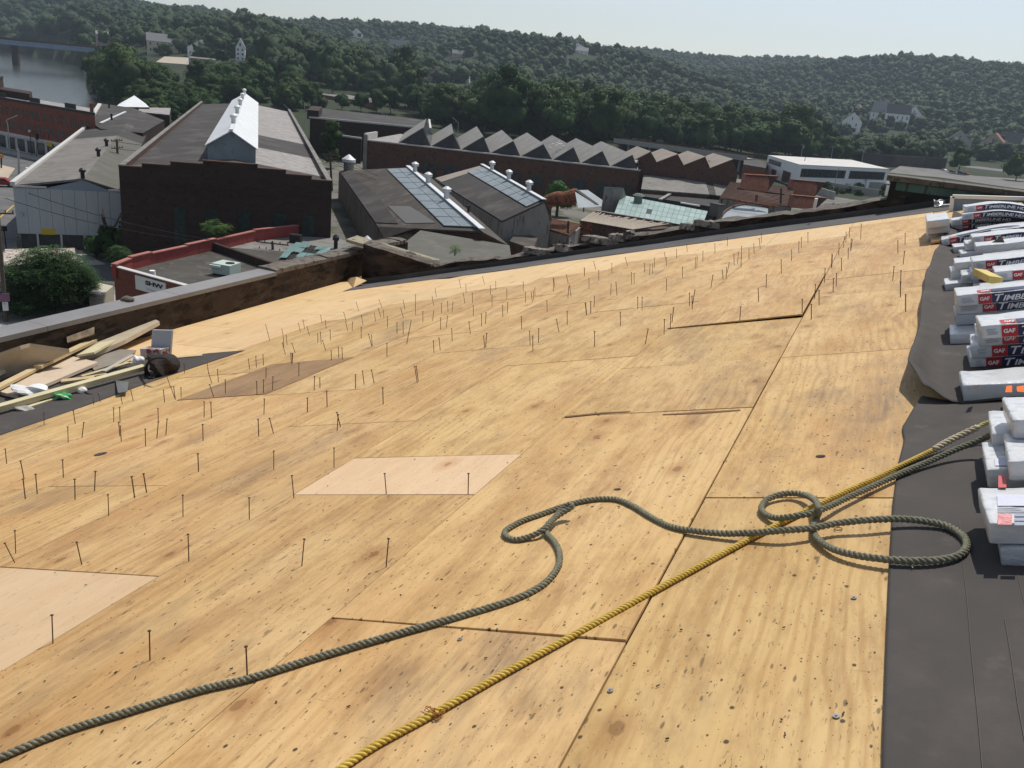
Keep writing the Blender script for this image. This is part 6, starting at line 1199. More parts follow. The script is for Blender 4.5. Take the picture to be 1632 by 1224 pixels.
bA, bB, bC, bD = G(924, 353, z5), G(1006, 367, z5), G(1072, 357, z5+1.1), G(948, 337, z5+1.1)
walls([bA, bB, G(1072, 361, z5), G(948, 342, z5)], 0, 'wall', RUSTD, rb_s, .2); slab([bA, bB, bC, bD], .1, 'roof_boards', RUSTD, rb_s)
for i in range(36):
    s = (i+.5)/36; a, b = bil(bA, bB, bD, bC, s, .04), bil(bA, bB, bD, bC, s, .86+random.uniform(-.15, .08)); c = MB(); c.beam(a+Vector((0, 0, .08)), b+Vector((0, 0, .08+random.uniform(0, .05))), .14, .10); c.build('batten', M('batten_pale', (.55, .47, .37), (.66, .58, .47), 3) if i == 0 else bpy.data.materials['batten_pale'], rb_s)
c = MB(); c.beam(along(bD, bC, .02)+Vector((0, 0, .15)), along(bD, bC, .98)+Vector((0, 0, .15)), .6, .15); c.build('ridge_board', PALE, rb_s); c = MB(); c.beam(bA+Vector((0, 0, .1)), bB+Vector((0, 0, .1)), .25, .2); c.build('eaves_board', RUSTD, rb_s)
fA, fB = bA, bB; a1, a2, a3, a4 = onplane(925, 354, bA, bB), onplane(945, 357, bA, bB), onplane(942, 386, bA, bB), onplane(922, 386, bA, bB); k_ = (Vector((bB.y-bA.y, -(bB.x-bA.x), 0))).normalized(); k_ = k_ if k_.dot(bA) < 0 else -k_
c = MB(); c.hexa([p+k_*.02 for p in (a1, a2, a3, a4)], [p+k_*.14 for p in (a1, a2, a3, a4)]); c.build('rusty_door', RUST, rb_s)
c = MB(); w1, w2_, w3 = onplane(925, 353, bA, bB), onplane(921, 386, bA, bB), onplane(909, 390, bA, bB); c.hexa([p+k_*.03 for p in (w1, w2_, w3)], [p+k_*.2 for p in (w1, w2_, w3)]); c.build('brace_panel', TRIM, rb_s)
# rusty elbow duct and its shed
rs2 = thing('rusty_shed', G(890, 380, 0), 'low shed with rusty slatted roof and streaked grey wall under the rusty elbow duct', 'building'); z6 = 4.6
aA, aB, aC, aD = G(862, 362, z6), G(908, 376, z6), G(926, 357, z6+.8), G(850, 344, z6+.8)
walls([aA, aB, G(926, 360, z6-.2), G(850, 347, z6-.2)], 0, 'wall', CORR, rs2, .2); slab([aA, aB, aC, aD], .1, 'roof_boards', RUSTD, rs2)
for i in range(12): s = (i+.5)/12; a, b = bil(aA, aD, aB, aC, s, .02), bil(aA, aD, aB, aC, s, .98); c = MB(); c.beam(a+Vector((0, 0, .07)), b+Vector((0, 0, .07)), .16, .1); c.build('batten', M('batten_rust', (.27, .13, .075), (.36, .20, .125), 2) if i == 0 else bpy.data.materials['batten_rust'], rs2)
dk = thing('rusty_duct', G(868, 366, 0), 'big rusty elbow duct with a flared mouth rising above the sheds', 'duct'); b0 = G(869, 362, 4.4); ref = (b0, b0+Vector((10, 4, 0))); pv_ = lambda x, y: onplane(x, y, *ref)
path = [Vector((b0.x, b0.y, 1.)), pv_(869, 352), pv_(868, 335), pv_(874, 322), pv_(886, 316), pv_(899, 316)]; c = MB(); path = spline(path, 5); c.tube(path, 1.0, 14); c.build('elbow_pipe', RUST, dk, smooth=True)
c = MB(); e1, e2 = pv_(897, 316), pv_(917, 314); c.cyl(e1, e2, .95, 1.35, n=14); c.build('flared_mouth', RUST, dk); c = MB(); c.cyl(pv_(867, 362), pv_(868, 323), 1.08, n=14); c.build('dark_stack', RUSTD, dk)
gt = thing('grey_gable_shed', G(935, 335, 0), 'small pale gable shed with a dark roof edge between the duct and the glazed shed', 'building'); h1, h2, h3 = G(916, 303, 6.5), G(951, 328, 4.6), G(921, 331, 4.6)
c = MB(); c.prism([h1, h2, h3], (1.5, 3.5, 0)); c.build('gable_body', METB, gt); c = MB(); c.beam(h1+Vector((0, 0, .15)), h2+Vector((0, 0, .15)), .9, .3); c.build('roof_edge', TARD, gt); c = MB(); c.beam(G(931, 322, 5), G(930, 337, 3.8), .25, .3); c.build('post', METB, gt)
# right hand rusty roofs and hoods
rr2 = thing('rusty_mill_shed', G(1200, 320, 0), 'rusty ribbed shed roof with a curved tank rim, right of the glazed shed', 'building'); z7 = 6.
qA, qB, qC, qD = G(1147, 315, z7), G(1262, 329, z7), G(1266, 298, z7+2.), G(1164, 290, z7+2.)
walls([qA, qB, G(1262, 305, z7-.3), G(1164, 296, z7-.3)], 0, 'wall', CORR, rr2, .2); slab([qA, qB, qC, qD], .1, 'roof_boards', RUSTD, rr2)
for i in range(15): s = (i+.5)/15; a, b = bil(qA, qD, qB, qC, s, .0), bil(qA, qD, qB, qC, s, 1.); c = MB(); c.beam(a+Vector((0, 0, .08)), b+Vector((0, 0, .08)), .22, .1); c.build('batten', M('batten_dull', (.15, .085, .06), (.20, .12, .09), 2) if i == 0 else bpy.data.materials['batten_dull'], rr2)
c = MB(); tk = [(1146, 352), (1151, 342), (1160, 334), (1174, 328), (1190, 326), (1208, 328), (1224, 331)]; c.tube(spline([G(x, y, 5.2) for x, y in tk], 5), .3, 8); c.build('tank_rim', RUSTD, rr2); c = MB(); T0 = [G(x, y, 5.1) for x, y in tk]; c.face([*T0, G(1224, 350, 5.1), G(1150, 362, 5.1)]); c.build('tank_lid', METB, rr2)
def hood(px, py, wpx, hpx, tip, z, mat, label):
    """half barrel hood: curved top and a pointed side flap"""
    a, b = G(px, py+hpx, z), G(px+wpx, py+hpx+3, z); dd = b-a; L_ = dd.length; dd.normalize(); nn = Vector((-dd.y, dd.x, 0)); nn = -nn if nn.dot(a) < 0 else nn
    top = onplane(px, py, a, b); hh_ = top.z-z; t = thing('rusty_hood', a, label, 'hood', 'rusty hoods beyond the parapet'); c = MB(); pr = [(.0, 0), (-.15, hh_*.35), (0., hh_*.7), (.5, hh_*.93), (1.3, hh_), (2.4, hh_*.95), (2.6, 0)]
    for (y1, z1), (y2, z2) in zip(pr, pr[1:]): c.face([a+nn*y1+Vector((0, 0, z1)), b+nn*y1+Vector((0, 0, z1)), b+nn*y2+Vector((0, 0, z2)), a+nn*y2+Vector((0, 0, z2))])
    c.face([a+nn*y+Vector((0, 0, zz)) for y, zz in pr]); c.build('barrel', mat, t)
    tp = onplane(*tip, a, b); c = MB(); f = [b+Vector((0, 0, 0)), b+Vector((0, 0, hh_)), tp]; c.hexa(f, [p+nn*1.6 for p in f]); c.build('flap', RUSTD, t); c = MB(); c.beam(top+nn*.5, tp+nn*.5, 1.4, .12); c.build('rim', RUST, t)
hood(1187, 278, 36, 24, (1241, 281), 9., RUSTP, 'biggest rusty hood with flaking pink front above the ribbed roof')
hood(1261, 286, 38, 24, (1316, 291), 6.5, RUSTP, 'upper pinkish rusty hood right of the ribbed roof'); hood(1263, 311, 36, 20, (1319, 316), 6., RUSTP, 'lower pinkish rusty hood just above the ragged parapet')
ob = thing('olive_box', G(1137, 335, 4.6), 'small olive box shaped cupola at the right end of the glazed roof', 'roof box'); a, b = G(1129, 343, 5.6), G(1143, 346, 5.6); tp = onplane(1130, 324, a, b); dd = b-a; c = MB(); c.box(a, dd, Vector((-dd.y, dd.x, 0))*.8, (0, 0, tp.z-5.6)); c.build('box_body', OLIVE, ob); c = MB(); c.box(a-dd*.1+Vector((0, 0, tp.z-5.6+.003)), dd*1.2, Vector((-dd.y, dd.x, 0))*.9, (0, 0, .15)); c.build('box_lid', FRMG, ob)
# grey roof shed and brown chimney by the tan saw-tooth
gz = thing('grey_roof_shed', G(1080, 300, 0), 'grey lean-to roof and brick wall below the tan saw-tooth roofs', 'building'); e1, e2, e3, e4 = G(1022, 301, 5.2), G(1131, 310, 5.2), G(1122, 281, 7.6), G(1027, 271, 7.6)
walls([e1, e2, G(1124, 285, 5.), G(1026, 275, 5.)], 0, 'wall', BRB, gz, .3); slab([e1, e2, e3, e4], .25, 'roof', TARG, gz); f1, f2, f3, f4 = G(1141, 311, 5.2), G(1152, 312, 5.2), G(1186, 286, 7.6), G(1134, 282, 7.6); slab([f1, f2, f3, f4], .25, 'roof', TARG, gz)
slab([G(1131.5, 310, 5.2), G(1140.5, 311, 5.2), G(1133.5, 282, 7.6), G(1122.6, 281, 7.6)], .24, 'chimney_reflection', TARD, gz)  # chimney's dark reflection, painted as a tar strip between the roofs
ch = thing('brick_chimney', G(1130, 285, 7), 'square brown chimney standing between the grey lean-to roofs', 'chimney'); a = G(1127, 284, 7.2); tp = onplane(1134, 257, a, a+Vector((10, 5, 0))); c = MB(); c.box(a-Vector((0, 0, 1)), (1.05, .5, 0), (-.5, 1.05, 0), (0, 0, tp.z-a.z+1)); c.build('shaft', BRB, ch); c = MB(); c.box(a+Vector((-.12, -.05, tp.z-a.z-.9)), (1.25, .6, 0), (-.6, 1.25, 0), (0, 0, .95)); c.build('crown', RUST, ch)
hp_ = thing('small_gable_vent', G(1160, 283, 7.5), 'tiny pointed roof vent on the lean-to right of the brown chimney', 'vent'); p = G(1160, 284, 7.6); c = MB(); c.box(p+Vector((-.8, -.5, 0)), (1.6, 0, 0), (0, 1.6, 0), (0, 0, .7)); c.build('vent_body', BRB, hp_); c = MB(); c.hexa([p+Vector(v) for v in ((-1.1, -.8, .7), (1.1, -.8, .7), (1.1, 1.3, .7), (-1.1, 1.3, .7))], [p+Vector(v) for v in ((-.05, .2, 1.5), (.05, .2, 1.5), (.05, .3, 1.5), (-.05, .3, 1.5))]); c.build('vent_roof', PALE, hp_)
block('red_shed', 'low red brick shed at the left end of the white low building', [(1185, 262), (1221, 268), (1222, 258), (1186, 250)], 5., RDB, TARD)
cl_ = thing('lean_to', G(1070, 312, 0), 'dark open yard roof with a pale diagonal beam in front of the grey lean-to', 'building'); pp = [G(x, y, 4.2) for x, y in ((1020, 312), (1140, 330), (1150, 316), (1024, 303))]; walls(pp, 0, 'wall', BLK, cl_); slab(pp, .2, 'roof', M('yard_black', (.035, .035, .035), (.055, .055, .05), .5), cl_); c = MB(); c.beam(G(1052, 318, 4.6), G(1073, 306, 4.6), .7, .2); c.build('diagonal_beam', PALE, cl_); c = MB(); c.beam(G(1085, 323, 4.7), G(1115, 328, 4.7), .5, .25); c.build('pale_pipe', WHT, cl_)
# white low building
z = 7.6; cn = G(1274, 263, z); lf = G(1224, 248, z); rt2 = G(1418, 270, z); dl, dr = (lf-cn), (rt2-cn); wb = thing('white_low_building', Vector((cn.x, cn.y, 0)), 'low white modern building with dark ribbon windows beyond the rusty hoods', 'building')
bk_ = lf+dr; loop = [cn, rt2, bk_, lf]; walls(loop, 0, 'wall', WHT, wb, .02); slab([p+Vector((0, 0, .2)) for p in loop], .2, 'roof', M('roof_membrane', (.5, .49, .46), (.6, .59, .56), .3, c3=(.38, .37, .35), s3=.5), wb)
wL = dr.length; wins(wb, cn, rt2, [(wL*.03, wL*.50, 3.6, 6.4), (wL*.545, wL*.955, 3.6, 6.4)], frame=TRIM, pane=M('ribbon_glass', (.018, .022, .024), (.06, .065, .065), 1), nm='ribbon_window')
for k_ in range(1, 12):
    for s0, s1 in ((.03, .50), (.545, .955)): s = wL*(s0+(s1-s0)*k_/12); d_ = dr.normalized(); nn = Vector((d_.y, -d_.x, 0)); nn = nn if nn.dot(cn) < 0 else -nn; c = MB(); c.box(Vector((cn.x, cn.y, 3.6))+d_*s+nn*.04, d_*.12, nn*.05, (0, 0, 2.8)); c.build('mullion', BLK, wb)
lL = dl.length; wins(wb, cn, lf, [(lL*.18, lL*.42, .3, 4.2), (lL*.62, lL*.78, 1.2, 3.3), (lL*.52, lL*.93, 5., 6.6)], frame=TRIM, nm='window')
c = MB(); dd = dl.normalized(); nn = Vector((dd.y, -dd.x, 0)); nn = nn if nn.dot(cn) < 0 else -nn; p = Vector((cn.x, cn.y, 3.2))+dl*.93+nn*.1; c.cyl(p, p+nn*.12, .8, n=14); c.build('round_emblem', BLK, wb)
lo = thing('grey_annex', G(1340, 290, 0), 'low grey annex with a flat roof in front of the white low building', 'building'); pp = [G(x, y, 2.6) for x, y in ((1283, 281), (1418, 293), (1416, 281), (1280, 272))]; walls(pp, 0, 'wall', CONG, lo); slab(pp, .25, 'roof', TARG, lo)
cn2 = thing('canopy', G(1370, 285, 0), 'small pale tilted canopy before the white low building', 'canopy'); pp = [G(1356, 283, 3.4), G(1381, 287, 3.4), G(1394, 281, 4.2), G(1360, 277, 4.2)]; slab(pp, .15, 'canopy_roof', METB, cn2)
for p in pp: c = MB(); c.cyl((p.x, p.y, 0), p, .1, n=6); c.build('post', BLK, cn2)
for i, (x0_, y0_, x1_, y1_) in enumerate(((1322, 296, 1400, 308), (1290, 300, 1330, 312))):
    a, b = G(x0_, y0_, 1.2), G(x1_, y1_, 1.2); c = MB(); c.beam(a, b, .5, 2.4); tag(c.build('yard_wall', CONG, org=a), ['pale low wall in the weedy yard before the white low building', 'nearer low wall in the weedy yard above the rusty hoods'][i], 'wall')

# --- houses on the slopes
def house(px0, px1, yb, he, hr, wall_, roof_, label, ridge='side', depth=9., nw=3, ns=2, cat='house', name='house', r_=None, chim=False, porch=False):
    pb = T((px0+px1)/2, yb) if r_ is None else Vector(G((px0+px1)/2, yb, 0)); dh = math.hypot(pb.x, pb.y); k = dh/FPX*1.03; vd_ = Vector((pb.x, pb.y, 0)).normalized(); d = Vector((vd_.y, -vd_.x, 0)); a_ = random.uniform(-.35, .1); d = Vector((d.x*math.cos(a_)-d.y*math.sin(a_), d.x*math.sin(a_)+d.y*math.cos(a_), 0)); n = Vector((-d.y, d.x, 0)); n = n if n.dot(vd_) > 0 else -n
    w_ = (px1-px0)*k; e_, rh = he*k, hr*k; O = pb-d*w_/2; o = thing(name, pb, label, cat, None); q = lambda s, t, z: O+d*s+n*t+Vector((0, 0, z))
    dp = min(depth, max(5, w_*.9))
    c = MB(); c.hexa([q(0, 0, -4), q(w_, 0, -4), q(w_, dp, -4), q(0, dp, -4)], [q(0, 0, e_), q(w_, 0, e_), q(w_, dp, e_), q(0, dp, e_)])
    if ridge == 'front': c.prism([q(0, 0, e_), q(w_, 0, e_), q(w_/2, 0, e_+rh-.15)], n*dp)
    else: c.prism([q(0, 0, e_), q(0, dp, e_), q(0, dp/2, e_+rh-.15)], d*w_)
    c.build('wall', wall_, o); ov = .35
    if ridge == 'front':
        slab([q(-ov, -ov, e_-.2), q(w_/2, -ov, e_+rh), q(w_/2, dp+ov, e_+rh), q(-ov, dp+ov, e_-.2)], .2, 'roof', roof_, o, .1); slab([q(w_/2+.004, -ov, e_+rh), q(w_+ov, -ov, e_-.2), q(w_+ov, dp+ov, e_-.2), q(w_/2+.004, dp+ov, e_+rh)], .2, 'roof', roof_, o, .1)
    else:
        slab([q(-ov, -ov, e_-.2), q(w_+ov, -ov, e_-.2), q(w_+ov, dp/2, e_+rh), q(-ov, dp/2, e_+rh)], .2, 'roof', roof_, o, .1); slab([q(-ov, dp/2+.004, e_+rh), q(w_+ov, dp/2+.004, e_+rh), q(w_+ov, dp+ov, e_-.2), q(-ov, dp+ov, e_-.2)], .2, 'roof', roof_, o, .1)
    rects = []
    for j in range(ns):
        zz = e_*(j+.32)/ns
        for i in range(nw): s = w_*(i+.5)/nw; rects.append((s-min(.6, w_*.1), s+min(.6, w_*.1), zz, zz+e_*.42/ns))
    if ridge == 'front' and rh > 2: rects.append((w_/2-.5, w_/2+.5, e_+rh*.15, e_+rh*.5))
    wins(o, q(0, 0, 0), q(w_, 0, 0), [(a, b, c1+pb.z, c2+pb.z) for a, b, c1, c2 in rects], frame=wall_, nm='window')
    if chim: c = MB(); c.box(q(w_*.6, dp*.45, e_+rh-.8), d*.9, n*.9, (0, 0, 2.)); c.build('chimney', RDB, o)
    if porch: c = MB(); c.box(q(w_*.05, -2.2, e_*.42), d*w_*.9, n*2.15, (0, 0, .25)); [c.box(q(w_*(.07+.2*i), -2.1, 0), d*.2, n*.2, (0, 0, e_*.42)) for i in range(5)]; c.build('porch', wall_, o)
    return o
house(241, 285, 86, 15, 10, CRM, RGY, 'long cream house with grey roof among the trees above the gravel lot', 'side', 10, 5, 2, r_=None)
house(303, 336, 90, 11, 10, WHT, RGY, 'white gabled house right of the cream house above the gravel lot', 'front', 12, 2, 2)
house(377, 389, 97, 17, 12, WHT, RGY, 'narrow tall white gabled house against the dark trees', 'front', 8, 2, 3)
house(206, 238, 74, 8, 7, M('paint_greybrown', (.25, .23, .21)), RGY, 'grey house half hidden left of the cream house', 'side', 9, 3, 1)
house(158, 180, 71, 12, 4, PNK, RGY, 'pinkish flat looking house by the far end of the bridge', 'side', 9, 3, 2)
house(304, 338, 101, 6, 1.5, CONG, TARG, 'long low shed in front of the white gabled house', 'side', 8, 4, 1, 'shed', 'shed')
house(622, 650, 84, 8, 9, WHT, RGY, 'white house with grey roof high in the wooded slope', 'side', 9, 3, 2)
house(642, 652, 92, 9, 7, CRM, RGY, 'small cream house end just below the white house on the slope', 'front', 7, 1, 2)
house(559, 576, 60, 5, 7, WHT, RGY, 'small white house highest on the wooded slope', 'front', 8, 2, 1)
house(683, 714, 131, 10, 12, PNK, RRD, 'pinkish house with reddish roof above the brick mill', 'front', 10, 2, 2, chim=True)
house(720, 746, 131, 8, 10, WHT, RGY, 'white house with grey roof right of the pinkish house', 'front', 10, 2, 1)
house(722, 752, 91, 4, 5, PNK, RGY, 'pinkish roofed house in the middle of the wooded slope', 'side', 8, 3, 1)
for i, (a, b, yb) in enumerate(((909, 930, 80), (928, 943, 80), (918, 936, 87))): house(a, b, yb, 5, 5, WHT, RGY, ['pale big house high on the hill, left wing of the cluster', 'pale house high on the hill, right one of the cluster', 'low white house in front of the cluster on the hill'][i], ['front', 'front', 'side'][i], 12, 3, 1)
house(1386, 1412, 199, 16, 14, WHT, RGY, 'left grey roofed wing of the big white house in the right wood', 'side', 11, 3, 2)
house(1411, 1441, 206, 20, 12, WHT, RDK, 'main white part of the big house with dark roof and a row of porch windows', 'side', 11, 5, 2, chim=True)
house(1440, 1463, 201, 14, 12, WHT, RDK, 'right gabled wing of the big white house', 'front', 11, 2, 2)
house(1410, 1419, 200, 16, 11, WHT, RGY, 'narrow white gable before the big white house', 'front', 6, 1, 2)
house(1341, 1366, 213, 16, 12, WHT, RGY, 'white house with grey roof left below the big white house', 'front', 11, 2, 2)
house(1358, 1372, 181, 6, 6, CRM, RRD, 'tiny cream gabled house above the white house in the right wood', 'front', 8, 2, 1)
house(1509, 1540, 240, 12, 14, M('paint_greygreen', (.36, .38, .35)), RDK, 'grey green gabled house behind the round tree', 'front', 11, 2, 2)
house(1560, 1590, 252, 18, 14, TANW, RRD, 'tan house with reddish gable and white porch at the right', 'front', 11, 3, 2, porch=True)
house(1588, 1616, 246, 14, 14, CRM, RDK, 'cream house with dark roof right behind the tan house', 'side', 11, 3, 2)
for i, (px, py) in enumerate(((1040, 182), (1090, 196), (1148, 202), (1185, 216))): house(px, px+9, py+8, 5, 4, WHT, RGY, ['white house speck among the trees above the tan roofs, leftmost', 'white house speck among the trees above the tan roofs, second', 'white house speck among the trees above the viaduct, third', 'white house speck among the trees above the viaduct, rightmost'][i], 'front', 8, 2, 1)

# --- bridge over the river
br = thing('road_bridge', G(60, 90, 0), 'long blue grey girder bridge on piers crossing the river', 'bridge'); r_b = 640.
def atr(px, py, r): d_ = ray(px, py); h = math.hypot(d_[0], d_[1]); return Vector((d_[0]/h*r, d_[1]/h*r, H+d_[2]/h*r))
b0, b1 = atr(-260, 38, 960), atr(168, 78, 880); dd = (b1-b0); L_ = dd.length; dd.normalize(); nn = Vector((-dd.y, dd.x, 0)).normalized()
c = MB(); c.box(b0, dd*L_, nn*11, (0, 0, .9)); c.build('deck', BRB, br); c = MB(); c.box(b0-Vector((0, 0, 4.))+nn*.3, dd*L_, nn*.5, (0, 0, 3.99)); c.box(b0-Vector((0, 0, 4.))+nn*10, dd*L_, nn*.5, (0, 0, 3.99)); c.build('girder', M('girder_blue', (.20, .27, .36), (.25, .32, .42), .3), br)
for s in (0, 10.7): c = MB(); c.box(b0+nn*s+Vector((0, 0, .91)), dd*L_, nn*.2, (0, 0, 1.)); c.build('railing', BRB, br)
pp_ = onplane(20, 80, b0, b1); s_ = (pp_-b0).dot(dd)
for s in (s_-110, s_):
    p = b0+dd*s+nn*2; c = MB(); c.hexa([Vector((p.x, p.y, -6))+a*2+b*6-nn*0 for a, b in ((-dd, nn*-.1), (dd, nn*-.1), (dd, nn*1.2), (-dd, nn*1.2))], [Vector((p.x, p.y, p.z-4.01))+a*1.4+b*6 for a, b in ((-dd, nn*-.1), (dd, nn*-.1), (dd, nn*1.2), (-dd, nn*1.2))]); c.build('pier', DKB, br)

# --- poles, lamps, signals, wires
def lamp(bx, by, tx, ty, hx, hy, label, z=0., group='street lamps'):
    b = G(bx, by, z); t = on_from(b, tx, ty); hd = on_from(b, hx, hy); o = thing('street_lamp', b, label, 'street lamp', group); c = MB(); c.tube(spline([b, Vector((b.x, b.y, b.z+(t.z-b.z)*.6)), Vector((b.x, b.y, t.z-.6)), t, hd], 4), lambda i: max(.05, .12-.004*i), 8); c.build('pole', POLG, o)
    c = MB(); dd = (hd-t).normalized(); c.beam(hd-dd*.2, hd+dd*.7, .3, .16); c.build('lamp_head', POLG, o); return o
lamp(17, 247, 10, 192, 23, 186, 'tall grey street lamp at the street corner before the brick row')
for i, a in enumerate(((485, 205, 486, 168, 492, 163), (461, 196, 458, 172, 454, 168), (611, 216, 611, 182, 605, 177), (615, 216, 617, 181, 623, 176), (728, 232, 729, 194, 723, 189))):
    b = a; lamp(*b, ['street lamp at the right corner of the brick factory roof', 'street lamp left of it behind the brick factory roof', 'left arm street lamp of the pair behind the brick mill', 'right arm street lamp of the pair behind the brick mill', 'street lamp behind the second saw-tooth roof'][i], 0.)
def pole(bx, by, tx, ty, label, z=0., arms=((.04, 2.4),), r=.16, mat=POLE, yaw=0., name='utility_pole', tr=False, cat='utility pole', group='utility poles'):
    b = G(bx, by, z) if z is not None else T(bx, by); t = on_from(b, tx, ty); o = thing(name, b, label, cat, group); c = MB(); c.cyl(b-Vector((0, 0, .5)), t, r, r*.65, n=8); c.build('pole', mat, o); v = Vector((b.x, b.y, 0)).normalized(); d = Vector((v.y, -v.x, 0)); d = Vector((d.x*math.cos(yaw)-d.y*math.sin(yaw), d.x*math.sin(yaw)+d.y*math.cos(yaw), 0)); ends = []
    for f, L_ in arms:
        p = along(t, b, f)+v*-.15; c = MB(); c.beam(p-d*L_/2, p+d*L_/2, .12, .14); c.build('crossarm', mat, o); ends += [p-d*L_/2, p+d*L_/2]
        for k_ in range(5): c = MB(); a = p+d*L_*(k_/4-.5)*.94+Vector((0, 0, .07)); c.cyl(a, a+Vector((0, 0, .2)), .05, n=6); c.build('insulator', BLK, o)
    if tr: c = MB(); a = along(t, b, .16)+d*.5; c.cyl(a-Vector((0, 0, .6)), a+Vector((0, 0, .6)), .35, n=10); c.build('transformer', POLG, o)
    return o, ends
o1, e1_ = pole(190, 290, 186, 222, 'utility pole with crossarms between the pale shed and the brick factory', 4, ((.03, 2.6), (.2, 2.6), (.38, 2.2)), .25, yaw=.9)
o2, e2_ = pole(529, 300, 526, 243, 'dark utility pole at the right corner of the brick factory', 3, ((.06, 3.2), (.16, 2.6)), .25, yaw=.4)
o3, e3_ = pole(437, 425, 434, 385, 'utility pole with wide crossarms behind the parapet by the teal skylights', 3.5, ((.06, 3.6), (.34, 3.2)), .2, yaw=-.35)
o4, e4_ = pole(9, 515, -4, 330, 'leaning utility pole with small signs at the left edge', 0, ((.05, 2.4),), .22)
v = None
for (px, py, w_, h_, mt, nm) in ((6, 473, .9, .75, M('sign_purple', (.25, .13, .2)), 'purple_sign'), (8.5, 487, .45, .8, WHT, 'white_notice')):
    b = G(9, 515); p = on_from(b, px, py); vv = Vector((b.x, b.y, 0)).normalized(); dd = Vector((vv.y, -vv.x, 0)); c = MB(); c.box(p-dd*w_/2-vv*.3-Vector((0, 0, h_/2)), dd*w_, vv*.05, (0, 0, h_)); c.build(nm, mt, o4)
for i, (bx, by, tx, ty) in enumerate(((1236, 250, 1242, 215), (1275, 262, 1280, 229), (1322, 268, 1328, 232), (1372, 270, 1378, 230), (590, 160, 592, 124), (1276, 290, 1284, 248))):
    pole(bx, by, tx, ty, ['utility pole with one arm behind the left end of the white low building', 'utility pole with transformer second behind the white low building', 'utility pole third behind the white low building', 'utility pole with transformer rightmost behind the white low building', 'lone utility pole before the dark wood above the brick shed', 'thin dark pole at the corner of the white low building'][i], 0, ((.06, 2.6),) if i != 5 else (), .17, POLG if i != 5 else BLK, tr=i in (1, 3))
pole(1325, 312, 1337, 267, 'thin pale light pole in the weedy yard before the white low building', 0, (), .1, POLG); pole(820, 222, 823, 200, 'short pole with a crossarm above the fourth saw-tooth roof', 0, ((.03, 4.),), .14, BRB)
pole(30, 279, 29, 237, 'grey square post at the street corner by the pale shed', 0, (), .22, POLG, name='post', cat='post', group=None)
pole(51, 247, 47, 210, 'black lamp post with a round globe before the shopfronts', 0, (), .1, BLK, name='lamp_post', cat='lamp post', group=None)
c = MB(); p = on_from(G(51, 247), 47, 209); bmx = bmesh.new(); bmesh.ops.create_icosphere(bmx, subdivisions=2, radius=.28); c.idx([p+v_.co for v_ in bmx.verts], [[x.index for x in f.verts] for f in bmx.faces]); bmx.free(); g_ = c.build('globe', WHT, bpy.data.objects['lamp_post'])
for px, py, mt, lab in ((59, 218, BLK, 'black traffic signal hanging before the shopfronts'), (77, 220, REDP, 'red traffic signal right of the black one')):
    b = G(px-1, py+32); p = on_from(b, px, py); t = thing('traffic_signal', b, lab, 'traffic signal', 'traffic signals'); c = MB(); c.cyl(b, p, .07, n=6); c.build('pole', BLK, t); c = MB(); c.box(p+Vector((-.25, -.25, -.6)), (.5, 0, 0), (0, .45, 0), (0, 0, 1.3)); c.build('signal_head', mt, t)
hy = thing('signal_box', G(2, 269), 'orange topped signal post on the beige pavement at the left edge', 'post'); b = G(2, 269); p = on_from(b, 2, 247); c = MB(); c.cyl(b, p, .14, n=8); c.build('post', BLK, hy); c = MB(); c.box(p+Vector((-.3, -.3, -.5)), (.6, 0, 0), (0, .5, 0), (0, 0, .55)); c.build('orange_head', M('orange_paint', (.5, .2, .04)), hy)
ls = thing('street_post', G(10, 393), 'thin dark post with a black box on top before the pale shed', 'post'); b = G(10, 395); p = on_from(b, 6, 364); c = MB(); c.cyl(b, p, .07, n=6); c.build('post', BLK, ls); c = MB(); c.box(p+Vector((-.3, -.3, -.3)), (.6, 0, 0), (0, .5, 0), (0, 0, .6)); c.build('box_head', BLK, ls)
car(G(2, 297, .02)+Vector((0, 0, .02)), .8, 2, 'dark red car at the left edge of the street'); car(G(62, 276, .02), .7, 0, 'white car on the street behind the pale shed edge')
def wire(p, q, sag, label): c = MB(); c.tube([p+(q-p)*t-Vector((0, 0, sag*4*t*(1-t))) for t in np.linspace(0, 1, 14)], .04, 4); tag(c.build('wire', BLK, org=p), label, 'wire', 'overhead wires')
for i in range(3): wire(e1_[i*2], e2_[i % 4], .8, ['upper wire crossing before the brick factory roof', 'middle wire crossing before the brick factory roof', 'lower wire crossing before the brick factory roof'][i])
for i in range(3): wire(e2_[i], G(746+i*3, 330, 6.5), 1., ['upper wire running over the gable sheds', 'middle wire running over the gable sheds', 'lower wire running over the gable sheds'][i])
wire(G(24, 300, 7.), G(345, 384, 6.9), .6, 'upper wire across the pale shed wall'); wire(G(8, 316, 7.), G(330, 386, 6.7), .6, 'lower wire across the pale shed wall')

